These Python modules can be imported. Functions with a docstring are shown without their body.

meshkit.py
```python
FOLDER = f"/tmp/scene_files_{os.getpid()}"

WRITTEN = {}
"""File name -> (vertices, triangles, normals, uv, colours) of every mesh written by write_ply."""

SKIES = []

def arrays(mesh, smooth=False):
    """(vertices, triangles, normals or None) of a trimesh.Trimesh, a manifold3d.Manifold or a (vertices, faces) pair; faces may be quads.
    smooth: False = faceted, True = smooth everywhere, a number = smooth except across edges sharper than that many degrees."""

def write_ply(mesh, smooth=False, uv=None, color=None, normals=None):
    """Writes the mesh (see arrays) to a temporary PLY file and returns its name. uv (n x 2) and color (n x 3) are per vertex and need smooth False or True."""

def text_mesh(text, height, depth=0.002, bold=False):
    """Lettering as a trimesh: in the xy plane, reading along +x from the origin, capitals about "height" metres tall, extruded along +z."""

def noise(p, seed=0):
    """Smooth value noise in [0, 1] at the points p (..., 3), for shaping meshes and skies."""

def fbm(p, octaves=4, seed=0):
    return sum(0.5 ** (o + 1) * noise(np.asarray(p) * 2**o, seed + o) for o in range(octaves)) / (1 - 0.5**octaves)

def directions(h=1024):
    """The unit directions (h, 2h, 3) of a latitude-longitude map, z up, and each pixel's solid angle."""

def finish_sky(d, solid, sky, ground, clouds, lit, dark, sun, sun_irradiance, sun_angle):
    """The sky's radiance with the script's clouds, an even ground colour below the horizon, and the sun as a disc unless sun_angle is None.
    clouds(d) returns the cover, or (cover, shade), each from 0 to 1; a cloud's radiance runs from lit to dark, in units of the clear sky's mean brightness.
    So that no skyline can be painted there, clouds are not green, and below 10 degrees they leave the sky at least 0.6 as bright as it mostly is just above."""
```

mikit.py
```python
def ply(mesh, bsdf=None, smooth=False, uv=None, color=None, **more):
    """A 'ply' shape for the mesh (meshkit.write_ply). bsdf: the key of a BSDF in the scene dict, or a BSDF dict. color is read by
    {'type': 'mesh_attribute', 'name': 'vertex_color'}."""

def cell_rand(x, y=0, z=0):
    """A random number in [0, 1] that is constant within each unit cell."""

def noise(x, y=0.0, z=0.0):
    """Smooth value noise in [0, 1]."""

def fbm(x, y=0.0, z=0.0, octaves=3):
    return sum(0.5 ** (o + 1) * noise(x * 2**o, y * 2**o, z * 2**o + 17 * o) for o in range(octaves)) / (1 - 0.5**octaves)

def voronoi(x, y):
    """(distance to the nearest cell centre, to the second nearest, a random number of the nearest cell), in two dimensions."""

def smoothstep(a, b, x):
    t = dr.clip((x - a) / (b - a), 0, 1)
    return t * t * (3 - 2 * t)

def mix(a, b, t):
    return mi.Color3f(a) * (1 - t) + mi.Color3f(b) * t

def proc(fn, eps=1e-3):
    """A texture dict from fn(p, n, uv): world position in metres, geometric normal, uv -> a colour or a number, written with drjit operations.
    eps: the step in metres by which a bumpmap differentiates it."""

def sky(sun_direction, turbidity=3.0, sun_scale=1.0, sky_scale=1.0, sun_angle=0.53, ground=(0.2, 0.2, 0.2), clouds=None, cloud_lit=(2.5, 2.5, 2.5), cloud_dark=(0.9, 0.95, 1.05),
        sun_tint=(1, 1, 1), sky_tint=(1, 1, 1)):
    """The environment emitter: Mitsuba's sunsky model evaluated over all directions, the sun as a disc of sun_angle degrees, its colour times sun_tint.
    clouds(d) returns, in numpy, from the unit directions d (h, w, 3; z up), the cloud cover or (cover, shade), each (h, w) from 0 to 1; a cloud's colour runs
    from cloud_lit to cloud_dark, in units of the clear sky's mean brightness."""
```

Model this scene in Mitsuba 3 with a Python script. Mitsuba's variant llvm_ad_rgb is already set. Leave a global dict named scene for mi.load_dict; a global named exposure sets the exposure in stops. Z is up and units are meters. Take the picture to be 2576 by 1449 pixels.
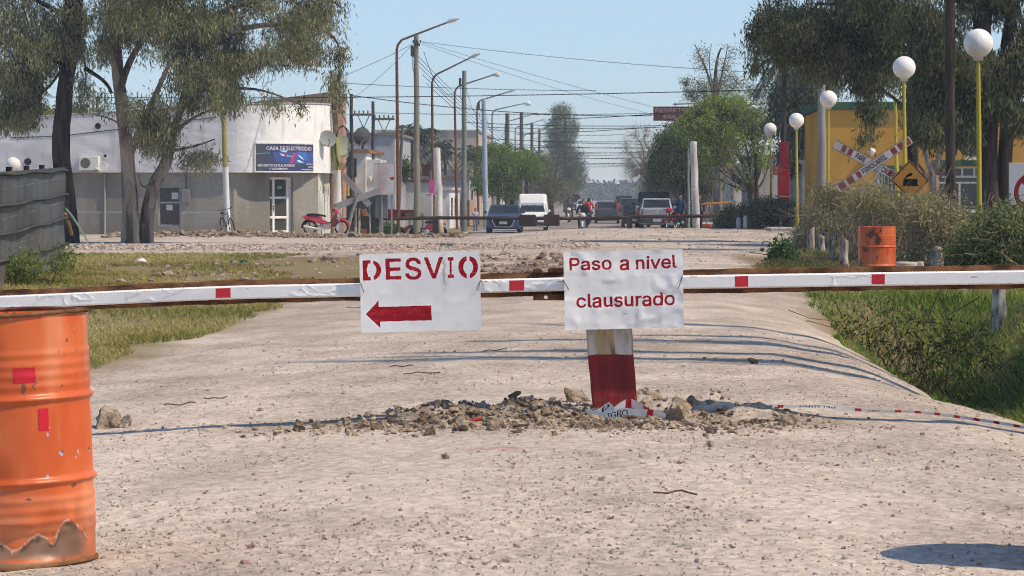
import math, random
import numpy as np, trimesh, shapely, manifold3d
import drjit as dr
import mitsuba as mi
import mikit, meshkit
from shapely.geometry import Polygon, LineString, box as sbox
from shapely import affinity
from mikit import noise, fbm, smoothstep, voronoi, cell_rand

T = mi.ScalarTransform4f
scene = {'type': 'scene'}
labels = {}

# ------------------------------------------------------------------ camera, light, exposure
CAM_Z, FOCAL = 1.27, 7270.0          # lens height; focal length in units of a 2576 wide frame
YAW, PITCH = math.radians(1.95), math.radians(1.845)
fwd = np.array([-math.sin(YAW) * math.cos(PITCH), math.cos(YAW) * math.cos(PITCH), -math.sin(PITCH)])
right = np.array([math.cos(YAW), math.sin(YAW), 0.0])
up = np.cross(right, fwd)
eye = np.array([0, 0, CAM_Z])
scene['camera'] = {'type': 'perspective', 'fov': math.degrees(2 * math.atan(1288 / FOCAL)), 'fov_axis': 'x',
                   'near_clip': 0.1, 'far_clip': 9000.0,
                   'to_world': T().look_at(origin=eye.tolist(), target=(eye + fwd).tolist(), up=[0, 0, 1])}
SUN_AZ, SUN_EL = math.radians(-17.0), math.radians(50.0)
SUN = [math.cos(SUN_AZ) * math.cos(SUN_EL), math.sin(SUN_AZ) * math.cos(SUN_EL), math.sin(SUN_EL)]
scene['sky'] = mikit.sky(SUN, turbidity=3.0, sun_scale=1.0, sky_tint=(1.36, 1.46, 1.49), ground=(0.25, 0.21, 0.17))
exposure = 1.52


def P(px, py, y):
    """World point seen at (px, py) of a 2576 x 1449 view that stands y metres down the street: used to survey the place."""
    d = fwd * FOCAL + right * (px - 1288) - up * (py - 724.5)
    return eye + d * (y / d[1])


def X(px, y):
    return float(P(px, 490, y)[0])


def Z(py, y, px=1535):
    return float(P(px, py, y)[2])


# ------------------------------------------------------------------ naming
def key_for(name):
    k, n = name, 0
    while k in scene or k in labels or any(s.startswith(k + '__') for s in PARENTS):
        n += 1
        k = f'{name}_{n:03d}'
    return k


PARENTS = set()


def thing(name, label, cat, group=None, kind=None):
    k = key_for(name)
    labels[k] = {'label': label, 'category': cat}
    if group:
        labels[k]['group'] = group
    if kind:
        labels[k]['kind'] = kind
    return k


_count = {}


def part_key(parent, name):
    base = f'{parent}__{name}'
    n = _count.get(base, -1) + 1
    _count[base] = n
    return base if n == 0 else f'{base}_{n:03d}'


# ------------------------------------------------------------------ materials
def S(r, g, b, k=1.0):
    """An sRGB colour 0-255 as linear reflectance."""
    c = np.array([r, g, b]) / 255.0
    return tuple(float(v) for v in np.where(c < 0.04045, c / 12.92, ((c + 0.055) / 1.055) ** 2.4) * k)


VC = {'type': 'mesh_attribute', 'name': 'vertex_color'}


def two(b):
    return {'type': 'twosided', 'bsdf': b}


def prin(color, rough=0.8, spec=0.3, metal=0.0, **k):
    return {'type': 'principled', 'base_color': color, 'roughness': rough, 'specular': spec, 'metallic': metal, **k}


def dif(color):
    return {'type': 'diffuse', 'reflectance': color}


def bump(inner, fn, scale, eps=0.004):
    return {'type': 'bumpmap', 'arbitrary': mikit.proc(fn, eps), 'scale': scale, 'bsdf': inner}


def rgb(c):
    return {'type': 'rgb', 'value': list(map(float, c))}


def c3(c):
    return mi.Color3f(*[float(v) for v in c])


def mixc(a, b, t):
    a = c3(a) if isinstance(a, tuple) else a
    b = c3(b) if isinstance(b, tuple) else b
    return a * (1 - t) + b * t


scene['matte'] = two(dif(VC))
scene['gloss'] = two(prin(VC, 0.3, 0.5, clearcoat=0.4, clearcoat_gloss=0.85))
scene['metal'] = two(prin(VC, 0.38, 0.5, 0.85))
scene['leaf'] = {'type': 'principledthin', 'base_color': VC, 'roughness': 0.55, 'diff_trans': 0.7, 'spec_trans': 0.0, 'eta': 1.3}
scene['glass'] = two(prin(VC, 0.07, 0.6))


def _weather(p, n, uv):
    return 0.42 * smoothstep(0.4, 0.8, fbm(p.x * 1.7, p.y * 1.7, p.z * 0.5, 4))


scene['worn'] = {'type': 'blendbsdf', 'weight': mikit.proc(_weather), 'a': two(dif(VC)), 'b': two(dif(rgb((0.16, 0.12, 0.085))))}


def _globe(p, n, uv):
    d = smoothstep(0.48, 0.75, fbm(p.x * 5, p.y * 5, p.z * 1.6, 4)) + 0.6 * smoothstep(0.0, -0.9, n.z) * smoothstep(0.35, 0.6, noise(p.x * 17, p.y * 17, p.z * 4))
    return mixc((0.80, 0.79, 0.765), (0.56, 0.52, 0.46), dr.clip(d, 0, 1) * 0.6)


scene['globe'] = two(prin(mikit.proc(_globe), 0.45, 0.35))


def _paint(p, n, uv):
    a = fbm(p.x * 9, p.y * 9, p.z * 60, 4)
    c = mixc((0.42, 0.020, 0.032), (0.30, 0.016, 0.026), smoothstep(0.3, 0.7, a))
    return mixc(c, (0.52, 0.11, 0.11), 0.5 * smoothstep(0.62, 0.8, fbm(p.x * 40, p.y * 40, p.z * 55, 3)))


scene['sign_paint'] = two(dif(mikit.proc(_paint)))


def _ground(p, n, uv):
    big = fbm(p.x * 0.35, p.y * 0.16, 0.0, 4)
    mid = fbm(p.x * 2.6, p.y * 1.5, 3.0, 4)
    fine = fbm(p.x * 34.0, p.y * 22.0, 5.0, 3)
    near = smoothstep(60, 14, p.y)
    c = mixc((0.390, 0.328, 0.277), (0.512, 0.443, 0.383), smoothstep(0.25, 0.75, 0.55 * big + 0.45 * mid))
    c = c * (1 + (fine - 0.5) * 0.75 * near + (mid - 0.5) * 0.35)
    d1, d2, r = voronoi(p.x * 62.0, p.y * 44.0)
    peb = smoothstep(0.36, 0.2, d1) * smoothstep(0.72, 0.8, r) * near * smoothstep(0.35, 0.6, mid + 0.1)
    tone = mixc((0.25, 0.19, 0.17), (0.55, 0.50, 0.46), cell_rand(dr.floor(r * 911.0)))
    c = mixc(c, tone, peb * 0.6)
    d3, d4, r2 = voronoi(p.x * 7.0, p.y * 3.2)
    far = smoothstep(24, 60, p.y) * smoothstep(0.3, 0.12, d3) * smoothstep(0.55, 0.6, r2)
    c = mixc(c, (0.22, 0.17, 0.13), far * 0.22)
    # wheel tracks packed pale along the road
    tr = dr.exp(-dr.square((p.x + 1.9 + 0.5 * noise(p.y * 0.21)) / 0.28)) + dr.exp(-dr.square((p.x - 0.55 - 0.4 * noise(p.y * 0.23, 4.0)) / 0.3))
    c = c * (1 + 0.13 * tr * near)
    patch = smoothstep(0.5, 0.62, fbm(p.x * 0.9, p.y * 0.5, 21.0, 2)) * near
    c = c * (1 - 0.09 * patch * tr * smoothstep(0.0, 0.7, dr.sin(p.y * 58 + dr.abs(p.x - dr.floor(p.x * 6) / 6 - 0.08) * 90)))
    spill = smoothstep(0.25, 0.06, dr.abs(p.x + 0.52)) * smoothstep(0.07, 0.01, dr.abs(p.y - 13.65 - 0.12 * (p.x + 0.5))) * smoothstep(0.35, 0.6, noise(p.x * 14, p.y * 14))
    c = mixc(c, (0.46, 0.14, 0.12), spill * 0.5)
    # redder turned earth just before the crossing on the left
    turned = smoothstep(38, 46, p.y) * smoothstep(66, 58, p.y) * smoothstep(0.36, 0.62, fbm(p.x * 0.9, p.y * 0.55, 9.0, 4)) * smoothstep(-9.5, -6.5, p.x) * smoothstep(1.5, -1.0, p.x)
    c = mixc(c, (0.155, 0.098, 0.07), turned * 0.75)
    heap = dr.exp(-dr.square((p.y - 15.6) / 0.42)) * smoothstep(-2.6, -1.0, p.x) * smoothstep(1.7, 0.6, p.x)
    c = mixc(c, (0.235, 0.18, 0.135), heap * smoothstep(0.3, 0.6, fbm(p.x * 5, p.y * 5, 2.0, 3)) * 0.7)  # soil darkened in patches to stand for shadows among the clods
    # soil under the grass: left field, roadside ditch, verges
    w = 0.5 * (fbm(p.x * 1.3, p.y * 0.7, 1.0, 3) - 0.5)
    gl = smoothstep(-3.7, -4.3, p.x + w * 1.6) * smoothstep(19, 22, p.y) * smoothstep(61, 58, p.y + 3 * w)
    gr = smoothstep(2.25, 2.75, p.x + w) * smoothstep(66, 60, p.y + 0.8 * p.x + 6 * w)
    gs = smoothstep(-6.6, -7.0, p.x + w * 0.6) * smoothstep(121, 123, p.y) * smoothstep(-13, -12, p.x)
    soil = mixc((0.25, 0.19, 0.125), (0.19, 0.165, 0.075), smoothstep(0.3, 0.7, mid))
    return mixc(c, soil, dr.clip(dr.maximum(gl * 0.9, dr.maximum(gr, gs)), 0, 1))


def _ground_b(p, n, uv):
    near = smoothstep(40, 16, p.y)
    d1, d2, r = voronoi(p.x * 62.0, p.y * 44.0)
    peb = smoothstep(0.4, 0.1, d1) * smoothstep(0.55, 0.7, r)
    return (0.6 * fbm(p.x * 20, p.y * 16, 2.0, 3) + 0.5 * peb) * near


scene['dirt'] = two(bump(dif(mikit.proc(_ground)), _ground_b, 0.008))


def _street(p, n, uv):
    a = fbm(p.x * 0.8, p.y * 0.09, 0.0, 4)
    c = mixc((0.235, 0.205, 0.19), (0.33, 0.29, 0.27), smoothstep(0.3, 0.7, a))
    return c * (0.9 + 0.2 * noise(p.x * 6, p.y * 1.5))


scene['dusty_asphalt'] = two(dif(mikit.proc(_street)))

DRUM = np.array([-2.085, 10.03])


def _orange(p, n, uv):
    near = smoothstep(20, 15, p.y)
    c = mixc((0.53, 0.088, 0.015), (0.60, 0.128, 0.03), smoothstep(0.35, 0.7, fbm(p.x * 6, p.y * 6, p.z * 4, 4)))
    c = mixc(c, (0.80, 0.36, 0.19), 0.55 * smoothstep(0.5, 0.75, fbm(p.x * 3, p.y * 3, p.z * 9, 3)) * smoothstep(0.45, 0.05, p.z))
    fade = smoothstep(0.52, 0.8, fbm(p.x * 11, p.y * 11, p.z * 2.2, 3))
    c = mixc(c, (0.66, 0.25, 0.13), 0.65 * fade)
    grime = smoothstep(0.52, 0.7, fbm(p.x * 7, p.y * 7, p.z * 1.3 + 4, 4))
    c = mixc(c, (0.30, 0.10, 0.05), 0.4 * grime)
    ch = smoothstep(0.735, 0.77, fbm(p.x * 26, p.y * 26, p.z * 26 + 7, 3))
    c = mixc(c, mixc((0.36, 0.38, 0.50), (0.17, 0.07, 0.035), smoothstep(0.45, 0.5, noise(p.x * 9, p.y * 9, p.z * 9))), ch * near)
    # bare rusty hem where the paint has gone at the foot of the near drum
    ang = (p.x - float(DRUM[0])) / 0.29
    lim = 0.055 + 0.03 * smoothstep(0.2, 0.5, ang) + 0.055 * smoothstep(0.60, 0.74, ang) * smoothstep(0.94, 0.80, ang) + 0.06 * (fbm(p.x * 24, p.z * 14, 2.0, 5) - 0.5)
    rust = smoothstep(lim + 0.012, lim - 0.010, p.z) * smoothstep(0.012, 0.035, p.z) * smoothstep(0.0, 0.10, ang + 0.07) * smoothstep(0.95, 0.85, ang) * near
    stain = smoothstep(lim + 0.12, lim, p.z) * smoothstep(0.42, 0.65, fbm(p.x * 16, p.y * 16, p.z * 5, 4)) * near * smoothstep(-0.3, 0.1, ang)
    c = mixc(c, (0.26, 0.11, 0.06), 0.65 * stain)
    rc = mixc((0.15, 0.080, 0.045), (0.30, 0.19, 0.13), fbm(p.x * 13, p.z * 16, 0.0, 3))
    fray = smoothstep(lim + 0.014, lim + 0.006, p.z) * (1 - smoothstep(lim + 0.004, lim, p.z)) * smoothstep(0.4, 0.6, noise(p.x * 60, p.z * 60)) * smoothstep(0.0, 0.10, ang + 0.07) * smoothstep(0.95, 0.85, ang) * near
    c = mixc(c, (0.72, 0.50, 0.38), fray * 0.8)
    c = mixc(c, rc, rust)
    c = mixc(c, (0.035, 0.02, 0.014), rust * smoothstep(lim - 0.016, lim - 0.004, p.z) * smoothstep(0.35, 0.6, noise(p.x * 34, p.z * 34)) * 0.8)
    hem = smoothstep(0.018, 0.008, p.z) * near
    c = mixc(c, (0.24, 0.16, 0.07), hem * 0.9)
    # black stains run down the drum that stands far off by the bushes
    fs = (1 - near) * smoothstep(0.62, 0.70, fbm(p.x * 9, p.y * 5, p.z * 4.5 + 3, 3))
    return mixc(c, (0.045, 0.022, 0.015), fs * 0.9)


scene['orange_paint'] = two(prin(mikit.proc(_orange), 0.36, 0.45, clearcoat=0.15, clearcoat_gloss=0.7))


def _rust(p, n, uv):
    a = fbm(p.x * 9, p.y * 9, p.z * 16, 4)
    c = mixc((0.085, 0.042, 0.026), (0.24, 0.12, 0.062), smoothstep(0.3, 0.72, a))
    c = mixc(c, (0.30, 0.205, 0.15), 0.8 * smoothstep(0.58, 0.75, fbm(p.x * 4, p.y * 7, p.z * 30 + 3, 4)))
    return c * (0.75 + 0.5 * noise(p.x * 60, p.y * 60, p.z * 60))


scene['rust'] = two(bump(dif(mikit.proc(_rust)), lambda p, n, uv: fbm(p.x * 30, p.y * 30, p.z * 40, 3), 0.006))


def _white_rail(p, n, uv):
    a = fbm(p.x * 2.0, p.y * 8, p.z * 9, 4)
    c = mixc((0.85, 0.85, 0.85), (0.76, 0.76, 0.77), smoothstep(0.45, 0.7, a))
    return mixc(c, (0.28, 0.20, 0.15), 0.6 * smoothstep(0.74, 0.8, fbm(p.x * 14, p.y * 20, p.z * 30, 3)))


def _white_rail_b(p, n, uv):
    q = fbm(p.x * 7, p.y * 7, p.z * 10, 3)
    ridge = 1 - dr.abs(fbm(p.x * 5 + 2 * q, p.y * 5, p.z * 9 + 2 * q, 3) - 0.5) * 16
    return dr.maximum(ridge, 0) * smoothstep(0.48, 0.58, noise(p.x * 1.7, 3.0, 0.0))


scene['white_rail_paint'] = two(bump(prin(mikit.proc(_white_rail), 0.35, 0.45), _white_rail_b, 0.0045))


def _sheet(p, n, uv):
    a = fbm(p.x * 5, p.y * 5, p.z * 5, 4)
    c = mixc((0.85, 0.85, 0.85), (0.78, 0.78, 0.79), smoothstep(0.4, 0.75, a))
    edge = smoothstep(0.80, 0.86, fbm(p.x * 50, p.y * 50, p.z * 50, 2))
    c = mixc(c, (0.35, 0.27, 0.21), edge * 0.3)
    drip = dr.exp(-dr.square((p.x + 0.885 + 0.006 * noise(p.z * 30)) / 0.012)) * smoothstep(0.70, 0.86, p.z) * smoothstep(0.98, 0.93, p.z)
    return mixc(c, (0.30, 0.24, 0.18), 0.75 * drip * smoothstep(0.25, 0.7, noise(p.x * 90, 0.0, p.z * 45)))


scene['sign_enamel'] = two(prin(mikit.proc(_sheet), 0.38, 0.45))


def _post(p, n, uv):
    t = 0.405 + 0.006 * noise(p.x * 26, 2.0, 0.0)
    redc = mixc((0.27, 0.019, 0.022), (0.17, 0.014, 0.016), smoothstep(0.35, 0.7, fbm(p.x * 25, p.y * 25, p.z * 3, 4)))
    white = mixc((0.62, 0.59, 0.55), (0.34, 0.30, 0.26), smoothstep(0.4, 0.75, fbm(p.x * 18, p.y * 9, p.z * 5, 4)))
    u = p.x - (-0.018 - 0.067 * (p.z - 0.4))
    scab = smoothstep(0.055, 0.045, dr.abs(u + 0.014 * (noise(p.z * 21, 1.0) - 0.5)))
    grain = fbm(p.x * 60 + 3 * noise(p.z * 6), 0.0, p.z * 5, 4)
    wood = mixc((0.48, 0.36, 0.23), (0.21, 0.125, 0.07), smoothstep(0.4, 0.75, grain))
    white = mixc(white, wood, scab)
    side = smoothstep(0.6, 0.9, dr.abs(n.x))
    white = mixc(white, (0.30, 0.03, 0.025), side * 0.8)
    c = mixc(redc, white, smoothstep(t - 0.003, t + 0.003, p.z))
    dust = smoothstep(0.24, 0.1, p.z + 0.1 * noise(p.x * 30, p.z * 30))
    return mixc(c, (0.30, 0.2, 0.15), dust * 0.25)


scene['post_paint'] = two(bump(prin(mikit.proc(_post), 0.6, 0.3), lambda p, n, uv: fbm(p.x * 55, p.y * 55, p.z * 4, 3), 0.006))


def _bark(p, n, uv):
    a = fbm(p.x * 5 + noise(p.z * 1.4), p.y * 5, p.z * 0.6, 4)
    c = mixc((0.27, 0.22, 0.18), (0.095, 0.07, 0.055), smoothstep(0.38, 0.6, a))
    peel = smoothstep(0.58, 0.64, fbm(p.x * 3.3, p.y * 3.3, p.z * 0.8 + 5, 3))
    c = mixc(c, (0.46, 0.40, 0.34), peel * 0.4)
    return c * (0.7 + 0.6 * fbm(p.x * 22, p.y * 22, p.z * 3, 3))


scene['pale_bark'] = two(bump(dif(mikit.proc(_bark)), lambda p, n, uv: fbm(p.x * 14, p.y * 14, p.z * 2.2, 3), 0.05))


def _dbark(p, n, uv):
    a = fbm(p.x * 7, p.y * 7, p.z * 0.9, 4)
    return mixc((0.028, 0.022, 0.019), (0.068, 0.054, 0.046), smoothstep(0.3, 0.7, a))  # bark tone lowered to hold the shadow the trunks stand in


scene['dark_bark'] = two(bump(dif(mikit.proc(_dbark)), lambda p, n, uv: fbm(p.x * 16, p.y * 16, p.z * 2.0, 3), 0.06))


def _concrete(p, n, uv):
    st = fbm(p.x * 0.9, p.y * 0.9, p.z * 0.18 + 2, 4)
    c = mixc((0.31, 0.297, 0.267), (0.21, 0.198, 0.175), smoothstep(0.38, 0.62, st))
    run = smoothstep(0.5, 0.7, fbm(p.x * 3.2, p.y * 3.2, p.z * 0.25, 3)) * smoothstep(1.3, 2.3, p.z)
    c = mixc(c, (0.15, 0.14, 0.12), run * 0.6)
    low = smoothstep(0.55, -0.3, p.z + 0.35 * fbm(p.x * 1.6, p.y * 1.6, 0.0, 3))
    c = mixc(c, (0.20, 0.165, 0.13), low * 0.7)
    return c * (0.86 + 0.28 * fbm(p.x * 9, p.y * 9, p.z * 9, 3))


scene['raw_concrete'] = two(dif(mikit.proc(_concrete)))


def _plaster(p, n, uv):
    a = fbm(p.x * 0.7, p.y * 0.7, p.z * 1.5, 4)
    c = mixc((0.84, 0.84, 0.84), (0.74, 0.74, 0.75), smoothstep(0.35, 0.7, a))
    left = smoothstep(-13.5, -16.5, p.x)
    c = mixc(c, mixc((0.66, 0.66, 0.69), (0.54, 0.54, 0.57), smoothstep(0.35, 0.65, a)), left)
    run = smoothstep(0.6, 0.74, fbm(p.x * 4.2, p.y * 4.2, p.z * 0.5, 3))
    return mixc(c, (0.36, 0.35, 0.34), run * 0.35)


scene['white_plaster'] = two(bump(dif(mikit.proc(_plaster)), lambda p, n, uv: fbm(p.x * 1.5, p.y * 1.5, p.z * 2.4, 3), 0.05, 0.02))


def _yellow(p, n, uv):
    a = fbm(p.x * 0.5, p.y * 0.5, p.z * 0.5, 4)
    c = mixc((0.50, 0.285, 0.058), (0.42, 0.235, 0.05), smoothstep(0.35, 0.7, a))
    return mixc(c, (0.36, 0.23, 0.09), 0.5 * smoothstep(0.6, 0.78, fbm(p.x * 2.5, p.y * 2.5, p.z * 0.4, 3)))


scene['yellow_plaster'] = two(dif(mikit.proc(_yellow)))


def _hoard(p, n, uv):
    a = fbm(p.x * 2.6, p.y * 1.2, p.z * 0.4, 4)
    c = mixc((0.028, 0.033, 0.038), (0.052, 0.058, 0.064), smoothstep(0.35, 0.65, a))
    line = smoothstep(0.012, 0.004, dr.abs(dr.abs(((p.z - 0.02 * p.y) * 2.24 + 0.35) - dr.floor((p.z - 0.02 * p.y) * 2.24 + 0.35) - 0.5)))
    c = mixc(c, (0.19, 0.19, 0.19), line * smoothstep(0.4, 0.6, noise(p.x * 9, p.y * 2, p.z)) * 0.7)
    dust = smoothstep(1.0, 0.0, p.z + 0.7 * (fbm(p.x * 3, p.y * 2, p.z, 3) - 0.3))
    return mixc(c, (0.16, 0.135, 0.105), dust * 0.55)


scene['dark_sheeting'] = two(prin(mikit.proc(_hoard), 0.55, 0.4))


def _grey_wood(p, n, uv):
    g = fbm(p.x * 34, p.y * 34, p.z * 3.5, 4)
    c = mixc((0.33, 0.305, 0.275), (0.12, 0.10, 0.085), smoothstep(0.42, 0.68, g))
    lime = smoothstep(0.45, 0.62, fbm(p.x * 9, p.y * 9, p.z * 4, 3))
    return mixc(c, (0.60, 0.57, 0.53), lime * 0.7 * smoothstep(0.55, 0.25, p.z + 0.2) + 0.0)


scene['grey_wood'] = two(bump(dif(mikit.proc(_grey_wood)), lambda p, n, uv: fbm(p.x * 40, p.y * 40, p.z * 4, 3), 0.012))


def _whitewash(p, n, uv):
    a = fbm(p.x * 6, p.y * 6, p.z * 1.1, 4)
    c = mixc((0.66, 0.65, 0.63), (0.46, 0.45, 0.44), smoothstep(0.4, 0.7, a))
    low = smoothstep(0.25, -0.25, p.z + 0.5 * (fbm(p.x * 8, p.y * 8, p.z * 6, 3) - 0.4))
    return mixc(c, (0.33, 0.22, 0.13), low * 0.8)


scene['whitewash'] = two(dif(mikit.proc(_whitewash)))


def _stone(p, n, uv):
    r = cell_rand(dr.floor(p.x * 14), dr.floor(p.y * 14), 3.0)
    c = mixc((0.38, 0.31, 0.265), (0.56, 0.49, 0.43), r)
    c = mixc(c, (0.32, 0.215, 0.18), smoothstep(0.78, 0.82, cell_rand(dr.floor(p.x * 21), dr.floor(p.y * 21), 8.0)))
    return c * (0.65 + 0.7 * fbm(p.x * 38, p.y * 38, p.z * 38, 3))


scene['stone'] = two(dif(mikit.proc(_stone)))


def _clod(p, n, uv):
    c = mixc((0.165, 0.122, 0.088), (0.40, 0.318, 0.242), smoothstep(0.3, 0.72, fbm(p.x * 11, p.y * 11, p.z * 11, 4)))
    return c * (0.6 + 0.8 * noise(p.x * 95, p.y * 95, p.z * 95))


scene['clod'] = two(bump(dif(mikit.proc(_clod)), lambda p, n, uv: fbm(p.x * 45, p.y * 45, p.z * 45, 3), 0.02))


def _brick(p, n, uv):
    row = dr.floor(p.z / 0.075)
    u = (p.x + p.y) / 0.26 + 0.5 * (row - 2 * dr.floor(row / 2))
    fu, fz = u - dr.floor(u), p.z / 0.075 - row
    mort = dr.maximum(smoothstep(0.06, 0.03, fu), smoothstep(0.16, 0.08, fz))
    c = mixc((0.36, 0.19, 0.125), (0.46, 0.28, 0.20), cell_rand(dr.floor(u), row, 1.0))
    return mixc(c, (0.42, 0.37, 0.32), mort)


scene['far_brick'] = two(dif(mikit.proc(_brick)))


# ------------------------------------------------------------------ meshes
def tm(v, f):
    return trimesh.Trimesh(np.asarray(v, float), np.asarray(f), process=False)


def cat(ms):
    ms = [m for m in ms if m is not None]
    return trimesh.util.concatenate(ms) if len(ms) > 1 else ms[0]


def bx(x0, x1, y0, y1, z0, z1, bev=0.0):
    if bev <= 0:
        m = trimesh.creation.box(bounds=[[x0, y0, z0], [x1, y1, z1]])
        return tm(m.vertices, m.faces)
    b = min(bev, (x1 - x0) * .45, (y1 - y0) * .45, (z1 - z0) * .45)
    pts = []
    for sx in (0, 1):
        for sy in (0, 1):
            for sz in (0, 1):
                c = np.array([(x0, x1)[sx], (y0, y1)[sy], (z0, z1)[sz]], float)
                s = np.array([1 - 2 * sx, 1 - 2 * sy, 1 - 2 * sz]) * b
                pts += [c + s * [0, 1, 1], c + s * [1, 0, 1], c + s * [1, 1, 0]]
    h = trimesh.convex.convex_hull(np.array(pts))
    return tm(h.vertices, h.faces)


def hull(pts):
    h = trimesh.convex.convex_hull(np.asarray(pts, float))
    return tm(h.vertices, h.faces)


def tube(pts, r, sides=8, caps=True):
    p = np.asarray(pts, float)
    r = np.broadcast_to(np.asarray(r, float), (len(p),))
    t = np.gradient(p, axis=0)
    t /= np.linalg.norm(t, axis=1, keepdims=True) + 1e-12
    ref = np.array([0, 0, 1.0]) if abs(t[:, 2]).mean() < 0.8 else np.array([0, 1.0, 0])
    a = np.cross(t, ref)
    a /= np.linalg.norm(a, axis=1, keepdims=True) + 1e-12
    b = np.cross(t, a)
    ang = np.arange(sides) * 2 * np.pi / sides
    v = p[:, None] + r[:, None, None] * (np.cos(ang)[None, :, None] * a[:, None] + np.sin(ang)[None, :, None] * b[:, None])
    n = len(p)
    i, j = np.meshgrid(np.arange(n - 1), np.arange(sides), indexing='ij')
    q = np.stack([i * sides + j, i * sides + (j + 1) % sides, (i + 1) * sides + (j + 1) % sides, (i + 1) * sides + j], -1).reshape(-1, 4)
    f = np.vstack([q[:, [0, 2, 1]], q[:, [0, 3, 2]]])
    v = v.reshape(-1, 3)
    if caps:
        k = len(v)
        v = np.vstack([v, p[0], p[-1]])
        e = (n - 1) * sides
        jj = np.arange(sides)
        f = np.vstack([f, np.stack([jj * 0 + k, jj, (jj + 1) % sides], 1), np.stack([jj * 0 + k + 1, e + (jj + 1) % sides, e + jj], 1)])
    m = tm(v, f)
    if m.volume < 0:
        m.invert()
    return m


def lathe(prof, n=32, center=(0, 0, 0)):
    m = trimesh.creation.revolve(np.asarray(prof, float), sections=n)
    m = tm(m.vertices, m.faces)
    m.apply_translation(center)
    return m


def prism(poly, d):
    """Extrudes a shapely polygon by d along z."""
    gs = getattr(poly, 'geoms', [poly])
    out = [trimesh.creation.extrude_polygon(g, d, engine='earcut') for g in gs if g.area > 1e-9]
    return cat([tm(m.vertices, m.faces) for m in out])


def ball(c, r, sub=3):
    m = trimesh.creation.icosphere(subdivisions=sub)
    return tm(m.vertices * np.asarray(r, float) + np.asarray(c, float), m.faces)


def place(mesh, o, U, V, N=None):
    """Puts a mesh that lies in (u, v, w) at origin o with axes U, V and their normal."""
    U, V = np.asarray(U, float), np.asarray(V, float)
    N = np.cross(U, V) if N is None else np.asarray(N, float)
    v = mesh.vertices
    m = tm(np.asarray(o) + v[:, :1] * U + v[:, 1:2] * V + v[:, 2:] * N, mesh.faces)
    return m


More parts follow.
